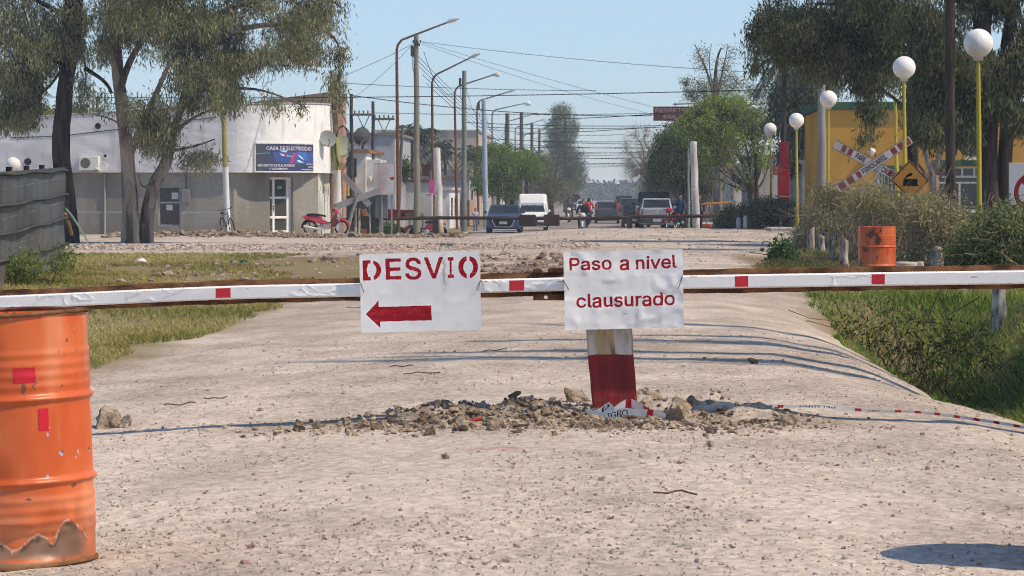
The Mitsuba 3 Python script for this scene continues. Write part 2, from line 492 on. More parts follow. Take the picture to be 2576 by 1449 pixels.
def moved(mesh, loc=(0, 0, 0), rz=0.0, s=1.0):
    c, k = math.cos(rz), math.sin(rz)
    v = mesh.vertices * s
    return tm(np.stack([v[:, 0] * c - v[:, 1] * k, v[:, 0] * k + v[:, 1] * c, v[:, 2]], 1) + np.asarray(loc, float), mesh.faces)


def rock(rng, size, rough=0.28, sub=2, flat=0.75):
    """An angular lump: the hull of a few random points, its faces roughened."""
    k = int(rng.integers(1 << 20))
    p = rng.normal(size=(int(rng.integers(9, 14)), 3))
    p /= np.linalg.norm(p, axis=1, keepdims=True)
    h = trimesh.convex.convex_hull(p * rng.uniform(0.75, 1.1, (len(p), 1)))
    v, f = np.array(h.vertices), np.array(h.faces)
    for _ in range(sub - 1):
        v, f = trimesh.remesh.subdivide(v, f)
    if sub > 1:
        r = np.linalg.norm(v, axis=1, keepdims=True)
        v = v * (1 + rough * 1.1 * (meshkit.fbm(v * 1.9 + rng.uniform(0, 90), 4, k)[:, None] - 0.5))
    v = v * rng.uniform([0.85, 0.65, flat * 0.6], [1.25, 1.1, flat * 1.05]) * size
    return moved(tm(v, f), rz=rng.uniform(0, 6.28))


def make(mesh, mat, smooth=35):
    """A ply dict. mat: a scene material's key, or (class, colour)."""
    if isinstance(mat, str):
        return mikit.ply(mesh, mat, smooth=smooth)
    cls, col = mat
    if smooth is not True and smooth is not False:
        mesh = trimesh.graph.smooth_shade(tm(mesh.vertices, mesh.faces), angle=math.radians(smooth), facet_minarea=None)
        smooth = True
    c = np.asarray(col, float)
    c = np.tile(c, (len(mesh.vertices), 1)) if c.ndim == 1 else c
    return mikit.ply(mesh, cls, smooth=smooth, color=c)


def part(parent, name, mesh, mat, smooth=35, label=None, kind=None):
    k = part_key(parent, name)
    PARENTS.add(k)
    scene[k] = make(mesh, mat, smooth) if not isinstance(mesh, dict) else mesh
    if label or kind:
        labels[k] = {}
        if label:
            labels[k]['label'] = label
        if kind:
            labels[k]['kind'] = kind
    return k


def solo(name, mesh, mat, label, cat_, group=None, kind=None, smooth=35):
    k = key_for(name)
    scene[k] = make(mesh, mat, smooth)
    labels[k] = {'label': label}
    if cat_:
        labels[k]['category'] = cat_
    if group:
        labels[k]['group'] = group
    if kind:
        labels[k]['kind'] = kind
    return k


def structure(name, mesh, mat, label, smooth=35):
    return solo(name, mesh, mat, label, None, kind='structure', smooth=smooth)


def put(root, kit, xf):
    """Parts of a kit (name path, ply dict) under root at xf."""
    for path, d in kit:
        k = part_key(root, path) if '__' not in path else None
        if k is None:
            up_, leaf_ = path.rsplit('__', 1)
            k = part_key(f'{root}__{up_}', leaf_)
        scene[k] = {**d, 'to_world': xf}


_glyphs = {}


def glyphs(text, bold=True):
    """The outline of lettering with capitals 1 tall, as a shapely shape."""
    if (text, bold) not in _glyphs:
        m = meshkit.text_mesh(text, 1.0, depth=0.05, bold=bold)
        v = np.round(m.vertices, 5)
        fs = m.faces[m.face_normals[:, 2] < -0.5]
        seen = {}
        for t in fs:
            for i, j in ((0, 1), (1, 2), (2, 0)):
                e = tuple(sorted((tuple(v[t[i]][:2]), tuple(v[t[j]][:2]))))
                seen[e] = seen.get(e, 0) + 1
        _glyphs[text, bold] = shapely.build_area(shapely.MultiLineString([e for e, c in seen.items() if c == 1 and e[0] != e[1]]))
    return _glyphs[text, bold]


def fit(shape, x0, x1, y0, y1):
    a, b, c, d = shape.bounds
    sx, sy = (x1 - x0) / (c - a), (y1 - y0) / (d - b)
    return affinity.affine_transform(shape, [sx, 0, 0, sy, x0 - a * sx, y0 - b * sy])


def strokes(lines, w, cap=2):
    return shapely.union_all([LineString(l).buffer(w / 2, cap_style=cap, join_style=1) for l in lines])


# ------------------------------------------------------------------ the lie of the land
def ss(a, b, x):
    t = np.clip((np.asarray(x, float) - a) / (b - a), 0, 1)
    return t * t * (3 - 2 * t)


STREET_Z, NEAR_SPOT = -0.75, 0.0


def hz(x, y, detail=True):
    x, y = np.asarray(x, float), np.asarray(y, float)
    camber = 0.06 * np.clip(1 - ((x - 0.3) / 2.5) ** 2, -2.2, 1)
    camber = np.maximum(camber, -0.09) * ss(62, 50, y)
    z = camber - 0.32 * ss(58, 104, y) * ss(-0.5, -6, x)
    # roadside ditch on the right
    xo = x
    x = x - 0.6 * ss(21, 15.5, y)
    prof = -0.06 * ss(1.2, 1.8, x) - 0.30 * ss(1.7, 2.75, x) - 0.70 * ss(2.4, 3.3, x) + 1.06 * ss(4.0, 5.6, x)
    x = xo
    z = z + prof * ss(38.0, 31.5, y + 0.5 * (x - 3)) * ss(6, 13, y)
    # beyond the crossing the land drops to the level of the street
    low = np.where(x < -10.5, -0.35, np.where(x < 5.0, STREET_Z, -0.6))
    w1, w2 = ss(-9.3, -11.5, x), ss(4.2, 6.0, x)
    low = STREET_Z + (-0.36 - STREET_Z) * w1 + (-0.5 - STREET_Z) * w2
    low = low + 0.28 * ss(-1.5, 1.2, x) * ss(6, 4.5, x) * ss(172, 150, y)
    t = ss(109, 125, y)
    z = z * (1 - t) + low * t
    t2 = ss(150, 170, y)
    z = z * (1 - t2) + STREET_Z * t2
    if detail:
        q = np.stack([x, y, x * 0], -1)
        z = z + (0.05 * (meshkit.fbm(q * [0.5, 0.35, 1], 3, 3) - 0.5) + 0.011 * (meshkit.fbm(q * [3.2, 2.2, 1], 3, 5) - 0.5)) * (1 - 0.8 * ss(109, 125, y))
        z = z - NEAR_SPOT * np.exp(-((x + 2.1) / 1.0) ** 4 - ((y - 10.0) / 1.3) ** 4)
        near = ss(34, 20, y)
        z = z + near * 0.010 * (meshkit.fbm(q * [17, 13, 1], 3, 9) - 0.5)
        # heap of turned earth along the foot of the barrier
        m = np.exp(-((y - 15.72 - 0.10 * np.sin(x * 3)) / 0.30) ** 2) * ss(-1.75, -0.6, x) * ss(1.35, 0.45, x)
        z = z + m * (0.0 + 0.20 * np.maximum(meshkit.fbm(q * [4, 5, 1], 4, 21) - 0.22, 0) + 0.085 * np.maximum(meshkit.fbm(q * [13, 15, 1], 3, 23) - 0.42, 0) + 0.05 * np.maximum(meshkit.fbm(q * [34, 38, 1], 2, 25) - 0.45, 0)) * (1 - 0.6 * np.exp(-((x + 0.03) / 0.18) ** 2 - ((y - 15.45) / .2) ** 2))
        # clods thrown up in a low bank at the far side of the crossing, left
        b = np.exp(-((y - 109.5) / 1.6) ** 2) * ss(-19, -16, x) * ss(-6.2, -8, x)
        z = z + b * (0.0 + 0.20 * ss(-11.5, -13.5, x) * meshkit.fbm(q * [0.9, 0.8, 1], 3, 31))
        b2 = np.exp(-((y - 72) / 1.3) ** 2) * ss(-0.5, -5, x)
        z = z + b2 * (0.03 + 0.10 * meshkit.fbm(q * [1.2, 1.0, 1], 3, 35))
    return z


def H(x, y):
    return float(hz(np.array([x]), np.array([y]))[0])


NEAR_SPOT = H(*DRUM) + 0.012


def sheet_mesh(xs, ys, zf):
    gx, gy = np.meshgrid(xs, ys, indexing='ij')
    v = np.stack([gx, gy, zf(gx, gy)], -1).reshape(-1, 3)
    n = len(ys)
    i, j = np.meshgrid(np.arange(len(xs) - 1), np.arange(n - 1), indexing='ij')
    q = np.stack([i * n + j, (i + 1) * n + j, (i + 1) * n + j + 1, i * n + j + 1], -1).reshape(-1, 4)
    return tm(v, np.vstack([q[:, [0, 1, 2]], q[:, [0, 2, 3]]]))


def grow(a, b, first, ratio):
    out, s = [a], first
    while out[-1] < b:
        out.append(out[-1] + s)
        s *= ratio
    return np.array(out[1:])


xs = np.concatenate([-grow(5.4, 900, 0.06, 1.06)[::-1], np.arange(-5.4, 5.4, 0.036), grow(5.4, 900, 0.06, 1.06)])
ys = np.concatenate([-grow(-8.4, 60, 0.2, 1.3)[::-1], np.arange(8.4, 14, 0.045), np.arange(14, 17.2, 0.035), np.arange(17.2, 30, 0.09), np.arange(30, 48, 0.2), np.arange(48, 128, 0.4), grow(128, 3200, 0.6, 1.12)])
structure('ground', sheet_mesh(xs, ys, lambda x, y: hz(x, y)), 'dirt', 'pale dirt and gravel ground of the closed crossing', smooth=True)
sx = np.linspace(-8.2, 4.6, 24)
sy = np.concatenate([np.arange(121.5, 170, 1.5), grow(170, 3000, 3, 1.1)])
structure('street', sheet_mesh(sx, sy, lambda x, y: np.maximum(hz(x, y, False), hz(x, y)) + 0.02 + 0.05 * (1 - ((x + 1.8) / 6.4) ** 2)), 'dusty_asphalt', 'dusty asphalt street running straight into the distance', smooth=True)

# ------------------------------------------------------------------ orange drums
RNG = np.random.default_rng(7)
WHITE, BLACK, RED = (0.78, 0.78, 0.78), (0.012, 0.012, 0.013), (0.42, 0.012, 0.022)
TAPE_RED = (0.55, 0.006, 0.022)


def drum_radius(z):
    r = 0.283
    for c, a, w in ((0.582, 0.013, 0.011), (0.296, 0.013, 0.011)):
        r = r + a * np.exp(-np.abs((z - c) / w) ** 3)
    for c in (0.735, 0.698, 0.662, 0.626, 0.235, 0.198, 0.161, 0.124):
        r = r + 0.0036 * np.exp(-((z - c) / 0.011) ** 2)
    return r


def drum(loc, tilt, yaw, seed, dent, label, group):
    root = thing('oil_drum', label, 'drum', group)
    zs = np.concatenate([np.arange(0.012, 0.868, 0.0055), [0.868]])
    n = 144
    th = np.linspace(0, 2 * np.pi, n, endpoint=False)
    tt, zz = np.meshgrid(th, zs, indexing='ij')
    r = drum_radius(zz)
    q = np.stack([np.cos(tt) * 2.2, np.sin(tt) * 2.2, zz * 3.2], -1)
    r = r + 0.010 * (meshkit.fbm(q, 3, seed) - 0.5)
    if dent:   # buckled and torn above the foot, on the side towards the road
        a = (tt - math.radians(282)) / 0.62
        a2 = (tt - math.radians(306)) / 0.16
        r = r - 0.026 * np.exp(-a ** 4) * np.exp(-((zz - 0.085) / 0.055) ** 4) - 0.014 * np.exp(-a2 ** 2) * np.exp(-((zz - 0.16) / 0.06) ** 2)
        r = r - 0.016 * np.exp(-((tt - math.radians(262)) / 0.2) ** 2) * np.exp(-((zz - 0.33) / 0.05) ** 2)
    v = np.stack([r * np.cos(tt), r * np.sin(tt), zz], -1).reshape(-1, 3)
    m = len(zs)
    i, j = np.meshgrid(np.arange(n), np.arange(m - 1), indexing='ij')
    i2 = (i + 1) % n
    f = np.stack([i * m + j, i2 * m + j, i2 * m + j + 1, i * m + j + 1], -1).reshape(-1, 4)
    shell = tm(v, np.vstack([f[:, [0, 1, 2]], f[:, [0, 2, 3]]]))

    def ring(z, R=0.287, t=0.0075):
        a = np.linspace(0, 2 * np.pi, 97)
        rr = R + 0.003 * np.sin(5 * a + seed) * (0.6 if z > 0.5 else 1)
        return tube(np.stack([rr * np.cos(a), rr * np.sin(a), z + 0.003 * np.sin(3 * a + seed)], 1), t, 8, caps=False)

    def set_(mm):
        mm = moved(mm, rz=yaw)
        v = mm.vertices
        c, s = math.cos(tilt), math.sin(tilt)
        return tm(np.stack([v[:, 0] * c - v[:, 2] * s, v[:, 1], v[:, 0] * s + v[:, 2] * c], 1) + loc, mm.faces)

    part(root, 'shell', set_(shell), 'orange_paint', True)
    lid = lathe([[0, 0.857], [0.276, 0.857], [0.281, 0.868]], 48)
    part(root, 'lid', set_(lid), 'orange_paint', True)
    part(root, 'top_rim', set_(ring(0.874)), 'rust' if dent else 'orange_paint', True)
    part(root, 'bottom_rim', set_(ring(0.009)), 'rust', True)

    def patch(px0, px1, z0, z1):
        """A piece of red tape stuck on the shell between two angles."""
        a = np.linspace(px0, px1, 10)
        zz_ = np.linspace(z0, z1, 8)
        A, Zs = np.meshgrid(a, zz_, indexing='ij')
        q_ = np.stack([np.cos(A) * 2.2, np.sin(A) * 2.2, Zs * 3.2], -1)
        R = drum_radius(Zs) + 0.010 * (meshkit.fbm(q_, 3, seed) - 0.5) + 0.0022
        vv = np.stack([R * np.cos(A), R * np.sin(A), Zs], -1).reshape(-1, 3)
        k = len(zz_)
        i, j = np.meshgrid(np.arange(len(a) - 1), np.arange(k - 1), indexing='ij')
        q = np.stack([i * k + j, (i + 1) * k + j, (i + 1) * k + j + 1, i * k + j + 1], -1).reshape(-1, 4)
        return set_(tm(vv, np.vstack([q[:, [0, 1, 2]], q[:, [0, 2, 3]]])))
    return root, patch


DZ = H(*DRUM) - 0.003
D1, patch1 = drum(np.array([DRUM[0], DRUM[1], DZ]), -0.034 * -1, 0.0, 3, True, 'dented orange drum with two red tape pieces, standing at the left end of the barrier', 'orange drums')
for a0, a1, z0, z1 in ((285.5, 301.0, 0.640, 0.692), (302.0, 309.5, 0.474, 0.550)):
    part(D1, 'red_tape', patch1(math.radians(a0), math.radians(a1), z0, z1), ('gloss', TAPE_RED), True)
D2, patch2 = drum(np.array([4.02, 43.8, H(4.02, 43.8) - 0.01]), 0.0, 0.6, 11, False, 'orange drum with black stains beside the dry bushes beyond the barrier', 'orange drums')
for a0, z0, z1 in ((296, 0.47, 0.56), (322, 0.48, 0.56)):
    a0 -= 34
    part(D2, 'red_tape', patch2(math.radians(a0), math.radians(a0 + 7), z0, z1), ('gloss', TAPE_RED), True)
D3, patch3 = drum(np.array([1.88, 9.50, H(1.88, 9.50) - 0.01]), 0.0, 1.9, 17, False, 'orange drum at the right end of the barrier, nearest to the ditch', 'orange drums')

# ------------------------------------------------------------------ the rail laid across as a barrier
RY = 15.44
rail_px = np.array([[-420, 779], [0, 761.5], [250, 750.5], [560, 737], [900, 729.5], [1320, 717.5], [1800, 709], [2200, 702.5], [2576, 697.5], [3000, 691]], float)
rail_pts = np.array([P(a, b, RY) for a, b in rail_px])
from scipy.interpolate import CubicSpline
_rz = CubicSpline(rail_pts[:, 0], rail_pts[:, 2])


def rail_z(x):
    return _rz(np.clip(x, rail_pts[0, 0], rail_pts[-1, 0]))


def along_rail(section, step=0.04, x0=None, x1=None, rough=0.0, seed=0):
    x = np.arange(rail_pts[0, 0] if x0 is None else x0, (rail_pts[-1, 0] if x1 is None else x1) + 1e-6, step)
    s = np.asarray(section, float)
    n, k = len(x), len(s)
    v = np.zeros((n, k, 3))
    v[:, :, 0] = x[:, None]
    v[:, :, 1] = RY + s[None, :, 0]
    v[:, :, 2] = rail_z(x)[:, None] + s[None, :, 1]
    if rough:
        v[:, :, 2] += rough * np.sign(s[:, 1])[None] * (meshkit.fbm(np.stack([x * 9, x * 0, x * 0], -1), 4, seed)[:, None] - 0.5) * (np.abs(s[:, 1]) > 0.05)
    i, j = np.meshgrid(np.arange(n - 1), np.arange(k), indexing='ij')
    j2 = (j + 1) % k
    q = np.stack([i * k + j, i * k + j2, (i + 1) * k + j2, (i + 1) * k + j], -1).reshape(-1, 4)
    f = np.vstack([q[:, [0, 1, 2]], q[:, [0, 2, 3]], [[0, a + 1, a] for a in range(1, k - 1)], [[(n - 1) * k, (n - 1) * k + a, (n - 1) * k + a + 1] for a in range(1, k - 1)]])
    m = tm(v.reshape(-1, 3), f)
    if m.volume < 0:
        m.invert()
    return m


RAIL = thing('barrier_rail', 'white painted rusty rail with red tape marks, lying across the whole near road', 'rail')
head = [(0.0, -0.028), (0.0, 0.028), (0.006, 0.034), (0.014, 0.0362), (0.034, 0.0362), (0.045, 0.026), (0.048, 0.010), (0.048, -0.010), (0.045, -0.026), (0.034, -0.0362), (0.014, -0.0362), (0.006, -0.034)]
part(RAIL, 'head', along_rail(head), 'white_rail_paint', 40)
foot = [(0.0485, -0.0095), (0.0485, 0.0095), (0.112, 0.0095), (0.124, 0.058), (0.126, 0.0635), (0.134, 0.0635), (0.136, 0.058), (0.136, -0.058), (0.134, -0.0635), (0.126, -0.0635), (0.124, -0.058), (0.112, -0.0095)]
part(RAIL, 'foot', along_rail(foot, 0.012, rough=0.011, seed=5), 'rust', 40, label='rusty rail foot standing upright behind the white head')
for px, wpx, hpx in ((561, 38, 24), (1300, 38, 26), (1868, 37, 27), (2212, 37, 25)):
    x0, x1 = X(px - wpx / 2, RY), X(px + wpx / 2, RY)
    hh = hpx / 470.9 / 2
    part(RAIL, 'red_tape', along_rail([(-0.0022, -hh), (-0.0022, hh), (-0.0006, hh), (-0.0006, -hh)], 0.01, x0, x1), ('gloss', TAPE_RED), False)
fp = []
for (a, b, z0, z1) in ((1340, 1362, 0.060, 0.084), (1378, 1420, 0.060, 0.087)):
    x0, x1 = X(a, RY), X(b, RY)
    zc = float(rail_z((x0 + x1) / 2))
    fp.append(bx(x0, x1, RY + 0.08, RY + 0.128, zc + z0, zc + z1, 0.004))
x0, x1 = X(1340, RY), X(1445, RY)
zc = float(rail_z((x0 + x1) / 2))
pl = sbox(x0, zc - 0.088, x1, zc - 0.055).difference(shapely.Point(X(1372, RY), zc - 0.072).buffer(0.011))
pm = prism(pl, 0.03)
fp.append(tm(np.stack([pm.vertices[:, 0], RY + 0.128 - pm.vertices[:, 2], pm.vertices[:, 1]], 1), pm.faces))
for m_ in fp:
    part(RAIL, 'fishplate', m_, 'rust', False)

# ------------------------------------------------------------------ the red and white post
PY = 15.58
a0, a1 = P(1473, 828, PY), P(1590, 828, PY)
b0, b1 = P(1491, 1034, PY), P(1604, 1034, PY)
slope = (a0 - b0) / (a0[2] - b0[2])
slope1 = (a1 - b1) / (a1[2] - b1[2])
ztop, zbot = 0.66, 0.0
n_ = 26
vs = []
for z in np.linspace(zbot, ztop, n_):
    L, R_ = b0 + slope * (z - b0[2]), b1 + slope1 * (z - b1[2])
    w = R_[0] - L[0]
    j = 0.004 * (meshkit.noise(np.array([z * 14, 3.0, 1.0]), 4) - 0.5)
    vs += [[L[0] + 0.012 + j, PY, z], [L[0] + w * .36, PY - 0.001, z], [L[0] + w * .7, PY + 0.001, z], [R_[0] - 0.010, PY, z], [R_[0] + j, PY + 0.012, z], [R_[0] - 0.004, PY + 0.13, z], [L[0], PY + 0.13, z], [L[0] + j, PY + 0.012, z]]
vs = np.array(vs)
i, j = np.meshgrid(np.arange(n_ - 1), np.arange(8), indexing='ij')
q = np.stack([i * 8 + j, i * 8 + (j + 1) % 8, (i + 1) * 8 + (j + 1) % 8, (i + 1) * 8 + j], -1).reshape(-1, 4)
k = (n_ - 1) * 8
cap = [[k, k + a, k + a + 1] for a in range(1, 7)]
solo('barrier_post', tm(vs, np.vstack([q[:, [0, 1, 2]], q[:, [0, 2, 3]], cap])), 'post_paint', 'leaning wooden post, red below and worn white above, propping the rail', 'post', smooth=35)

# ------------------------------------------------------------------ the two painted signs
SY = RY - 0.035


class Sheet:
    """A thin painted sheet hung in front of the rail; maps (u, v) in metres on it to the world."""

    def __init__(self, tl, tr, br, bl, seed, dents, curl):
        self.c = [P(*p, SY) for p in (tl, tr, br, bl)]
        self.w = np.linalg.norm(self.c[1] - self.c[0])
        self.h = np.linalg.norm(self.c[0] - self.c[3])
        self.seed, self.dents, self.curl = seed, dents, curl

    def disp(self, a, b):
        q = np.stack([a * 4.2, b * 3.0, a * 0], -1)
        d = self.dents * 0.026 * (meshkit.fbm(q, 3, self.seed) - 0.5)
        q2 = np.stack([a * 11, b * 8, a * 0 + 2], -1)
        d = d + self.dents * 0.008 * np.maximum(meshkit.fbm(q2, 2, self.seed + 4) - 0.52, 0) * 4
        return d + self.curl * (0.012 * (2 * a - 1) ** 2 + 0.010 * (1 - b) ** 3 * np.cos(a * 3))

    def at(self, u, v, off=0.0):
        a, b = np.clip(u / self.w, -.02, 1.02), np.clip(v / self.h, -.02, 1.02)
        tl, tr, br, bl = self.c
        p = ((1 - a) * b)[..., None] * tl + (a * b)[..., None] * tr + (a * (1 - b))[..., None] * br + ((1 - a) * (1 - b))[..., None] * bl
        p = p.copy()
        p[..., 1] -= self.disp(a, b) + off
        return p

    def sheet(self):
        n, m = 60, 40
        u, v = np.meshgrid(np.linspace(0, self.w, n), np.linspace(0, self.h, m), indexing='ij')
        rag = 0.0016
        u2 = u + rag * (meshkit.noise(np.stack([v * 60, u, u], -1), 2) - 0.5)
        v2 = v + rag * (meshkit.noise(np.stack([u * 60, v, v], -1), 3) - 0.5)
        front, back = self.at(u2, v2, 0.0).reshape(-1, 3), self.at(u2, v2, -0.0015).reshape(-1, 3)
        i, j = np.meshgrid(np.arange(n - 1), np.arange(m - 1), indexing='ij')
        q = np.stack([i * m + j, (i + 1) * m + j, (i + 1) * m + j + 1, i * m + j + 1], -1).reshape(-1, 4)
        f = np.vstack([q[:, [0, 1, 2]], q[:, [0, 2, 3]]])
        N = n * m
        idx = np.arange(N).reshape(n, m)
        rim = np.concatenate([idx[:, 0], idx[-1, 1:], idx[-2::-1, -1], idx[0, -2:0:-1]])
        nx = np.roll(rim, -1)
        side = np.vstack([np.stack([rim, rim + N, nx + N], 1), np.stack([rim, nx + N, nx], 1)])
        return tm(np.vstack([front, back]), np.vstack([f, f[:, ::-1] + N, side]))

    def paint(self, shape, off=0.0012):
        """Painted lettering: a film that follows every dent of the sheet."""
        pieces = []
        g = 0.012
        a, b, c, d = shape.bounds
        for x in np.arange(math.floor(a / g) * g, c, g):
            col = shape.intersection(sbox(x, b - 1, x + g, d + 1))
            if col.is_empty:
                continue
            for y in np.arange(math.floor(b / g) * g, d, g):
                cell = col.intersection(sbox(x, y, x + g, y + g))
                if not cell.is_empty and cell.area > 1e-8:
                    for ge in getattr(cell, 'geoms', [cell]):
                        if ge.geom_type == 'Polygon' and ge.area > 1e-8:
                            v2, f2 = trimesh.creation.triangulate_polygon(ge, engine='earcut')
                            pieces.append((v2, f2))
        at, V, Fs = 0, [], []
        for v2, f2 in pieces:
            V.append(v2)
            Fs.append(np.asarray(f2) + at)
            at += len(v2)
        V, Fs = np.vstack(V), np.vstack(Fs)
        m = tm(self.at(V[:, 0], V[:, 1], off), Fs)
        if m.face_normals[:, 1].mean() > 0:
            m.invert()
        return m


def hand(shape, amp, seed):
    """Hand-painted edges: the outline wavers a little."""
    dense = shapely.segmentize(shape, 0.012)

    def w(p):
        p = np.asarray(p)
        q = np.stack([p[:, 0] * 42, p[:, 1] * 42, p[:, 0] * 0 + seed], -1)
        return p + amp * np.stack([meshkit.noise(q, seed) - 0.5, meshkit.noise(q + 31, seed) - 0.5], -1)
    return shapely.transform(dense, w).buffer(0)


PAINT = (0.40, 0.020, 0.030)
sg = Sheet((904, 640), (1207, 631), (1211, 830), (909, 837), 5, 0.15, 0.5)
SIGN1 = thing('detour_sign', 'white sheet sign reading DESVIO over a red arrow pointing left', 'sign')
part(SIGN1, 'sheet', sg.sheet(), 'sign_enamel', 40)


def zoom2(cx, cy):   # a spot surveyed in the close-up of the signs
    return 836.97 + cx / 2.6473, 579.5 + cy / 2.6473


def on_sheet(s, px, py):
    tl, tr, br, bl = s.c
    p = P(px, py, SY)
    ex = (tr - tl) / s.w
    ez = (tl - bl) / s.h
    return float((p - bl) @ ex), float((p - bl) @ ez)


def stencil(ch):
    if ch == 'D':
        full = shapely.union_all([sbox(0, 0, .5, 1), affinity.scale(shapely.Point(.42, .5).buffer(.5), 1.06, 1.0)]).intersection(sbox(0, 0, 2, 1))
        hole = shapely.union_all([sbox(.27, .17, .5, .83), affinity.scale(shapely.Point(.45, .5).buffer(.33), .75, 1.0)])
        d = full.difference(hole).difference(sbox(.40, -.1, .55, 1.1))
        return d.difference(sbox(.30, .2, .42, .8))
    if ch == 'O':
        o = affinity.scale(shapely.Point(.5, .5).buffer(.5, 24), 1.0, 1.0).difference(affinity.scale(shapely.Point(.5, .5).buffer(.5, 24), .5, .62))
        return o.difference(sbox(.42, -.1, .58, 1.1))
    return glyphs(ch)


parts_ = []
for ch, x0, x1, ytop, ybot in (('D', 197, 322, 200, 332), ('E', 347, 455, 190, 327), ('S', 478, 590, 184, 330), ('V', 606, 735, 183, 320), ('I', 762, 806, 182, 320), ('O', 832, 968, 178, 320)):
    (u0, v1), (u1, v0) = on_sheet(sg, *zoom2(x0, ytop)), on_sheet(sg, *zoom2(x1, ybot))
    parts_.append(hand(fit(stencil(ch), u0, u1, v0, v1), 0.0028, 3))
for s_ in parts_:
    part(SIGN1, 'letter', sg.paint(s_), 'sign_paint', False)
arrow = Polygon([on_sheet(sg, *zoom2(a, b)) for a, b in ((220, 557), (303, 468), (306, 510), (655, 502), (661, 600), (316, 607), (318, 651))])
part(SIGN1, 'arrow', sg.paint(hand(arrow, 0.003, 7)), 'sign_paint', False)

sg2 = Sheet((1417.5, 633.5), (1717, 627), (1720.5, 824.5), (1421.5, 830), 12, 0.55, 0.5)
SIGN2 = thing('closed_crossing_sign', 'dented white sheet sign reading Paso a nivel clausurado, hung over the red post', 'sign')
part(SIGN2, 'sheet', sg2.sheet(), 'sign_enamel', 40)


def words(text, x0, x1, ycap_l, ybase_l, ycap_r, ybase_r, seed):
    g = fit(glyphs(text, True), 0, 1, 0, 1)
    (ul, vtl), (_, vbl) = on_sheet(sg2, *zoom2(x0, ycap_l)), on_sheet(sg2, *zoom2(x0, ybase_l))
    (ur, vtr), (_, vbr) = on_sheet(sg2, *zoom2(x1, ycap_r)), on_sheet(sg2, *zoom2(x1, ybase_r))

    def w(p):
        a, b = p[:, 0], p[:, 1]
        return np.stack([ul + (ur - ul) * a, (vbl + (vbr - vbl) * a) * (1 - b) + (vtl + (vtr - vtl) * a) * b], 1)
    return hand(shapely.transform(shapely.segmentize(g, 0.05), w).buffer(0), 0.0032, seed)


for txt, a in (('Paso', (1575, 1857, 185, 269, 175, 262)), ('a', (1910, 1972, 193, 268, 192, 266)), ('nivel', (2018, 2288, 173, 262, 160, 252)), ('clausurado', (1622, 2277, 425, 519, 407, 499))):
    shp = words(txt, *a, seed=len(txt))
    for ge in sorted(getattr(shp, 'geoms', [shp]), key=lambda t: t.bounds[0]):
        if ge.area > 2e-6:
            part(SIGN2, 'letter', sg2.paint(ge), 'sign_paint', False)
scr = strokes([[on_sheet(sg2, *zoom2(a, b)) for a, b in ((1928, 565), (1940, 552), (1947, 561), (1955, 550), (1966, 558))]], 0.0022)
part(SIGN2, 'scribble', sg2.paint(scr), ('matte', (0.09, 0.09, 0.1)), False)
for root, s, spots in ((SIGN1, sg, ((185, 345, 208, 412, 1), (985, 335, 960, 398, -1))), (SIGN2, sg2, ((1537, 335, 1570, 392, 1), (2336, 280, 2302, 388, -1)))):
    for x0, y0, x1, y1, sgn in spots:
        p0, p1 = P(*zoom2(x0, y0), SY - 0.004), P(*zoom2(x1, y1), SY - 0.014)
        mid = (p0 + p1) / 2 - [0, 0.012, 0]
        w_ = tube([p0 + [-0.004 * sgn, 0.055, 0.0], p0, mid, p1, p1 + [0.002 * sgn, 0.018, 0.004]], 0.0022, 6)
        w2_ = tube([p0, p0 + [-0.02 * sgn, -0.012, -0.006], p0 + [-0.035 * sgn, -0.006, -0.004]], 0.0016, 5)
        part(root, 'wire_tie', cat([w_, w2_]), ('matte', (0.10, 0.085, 0.07)), True)

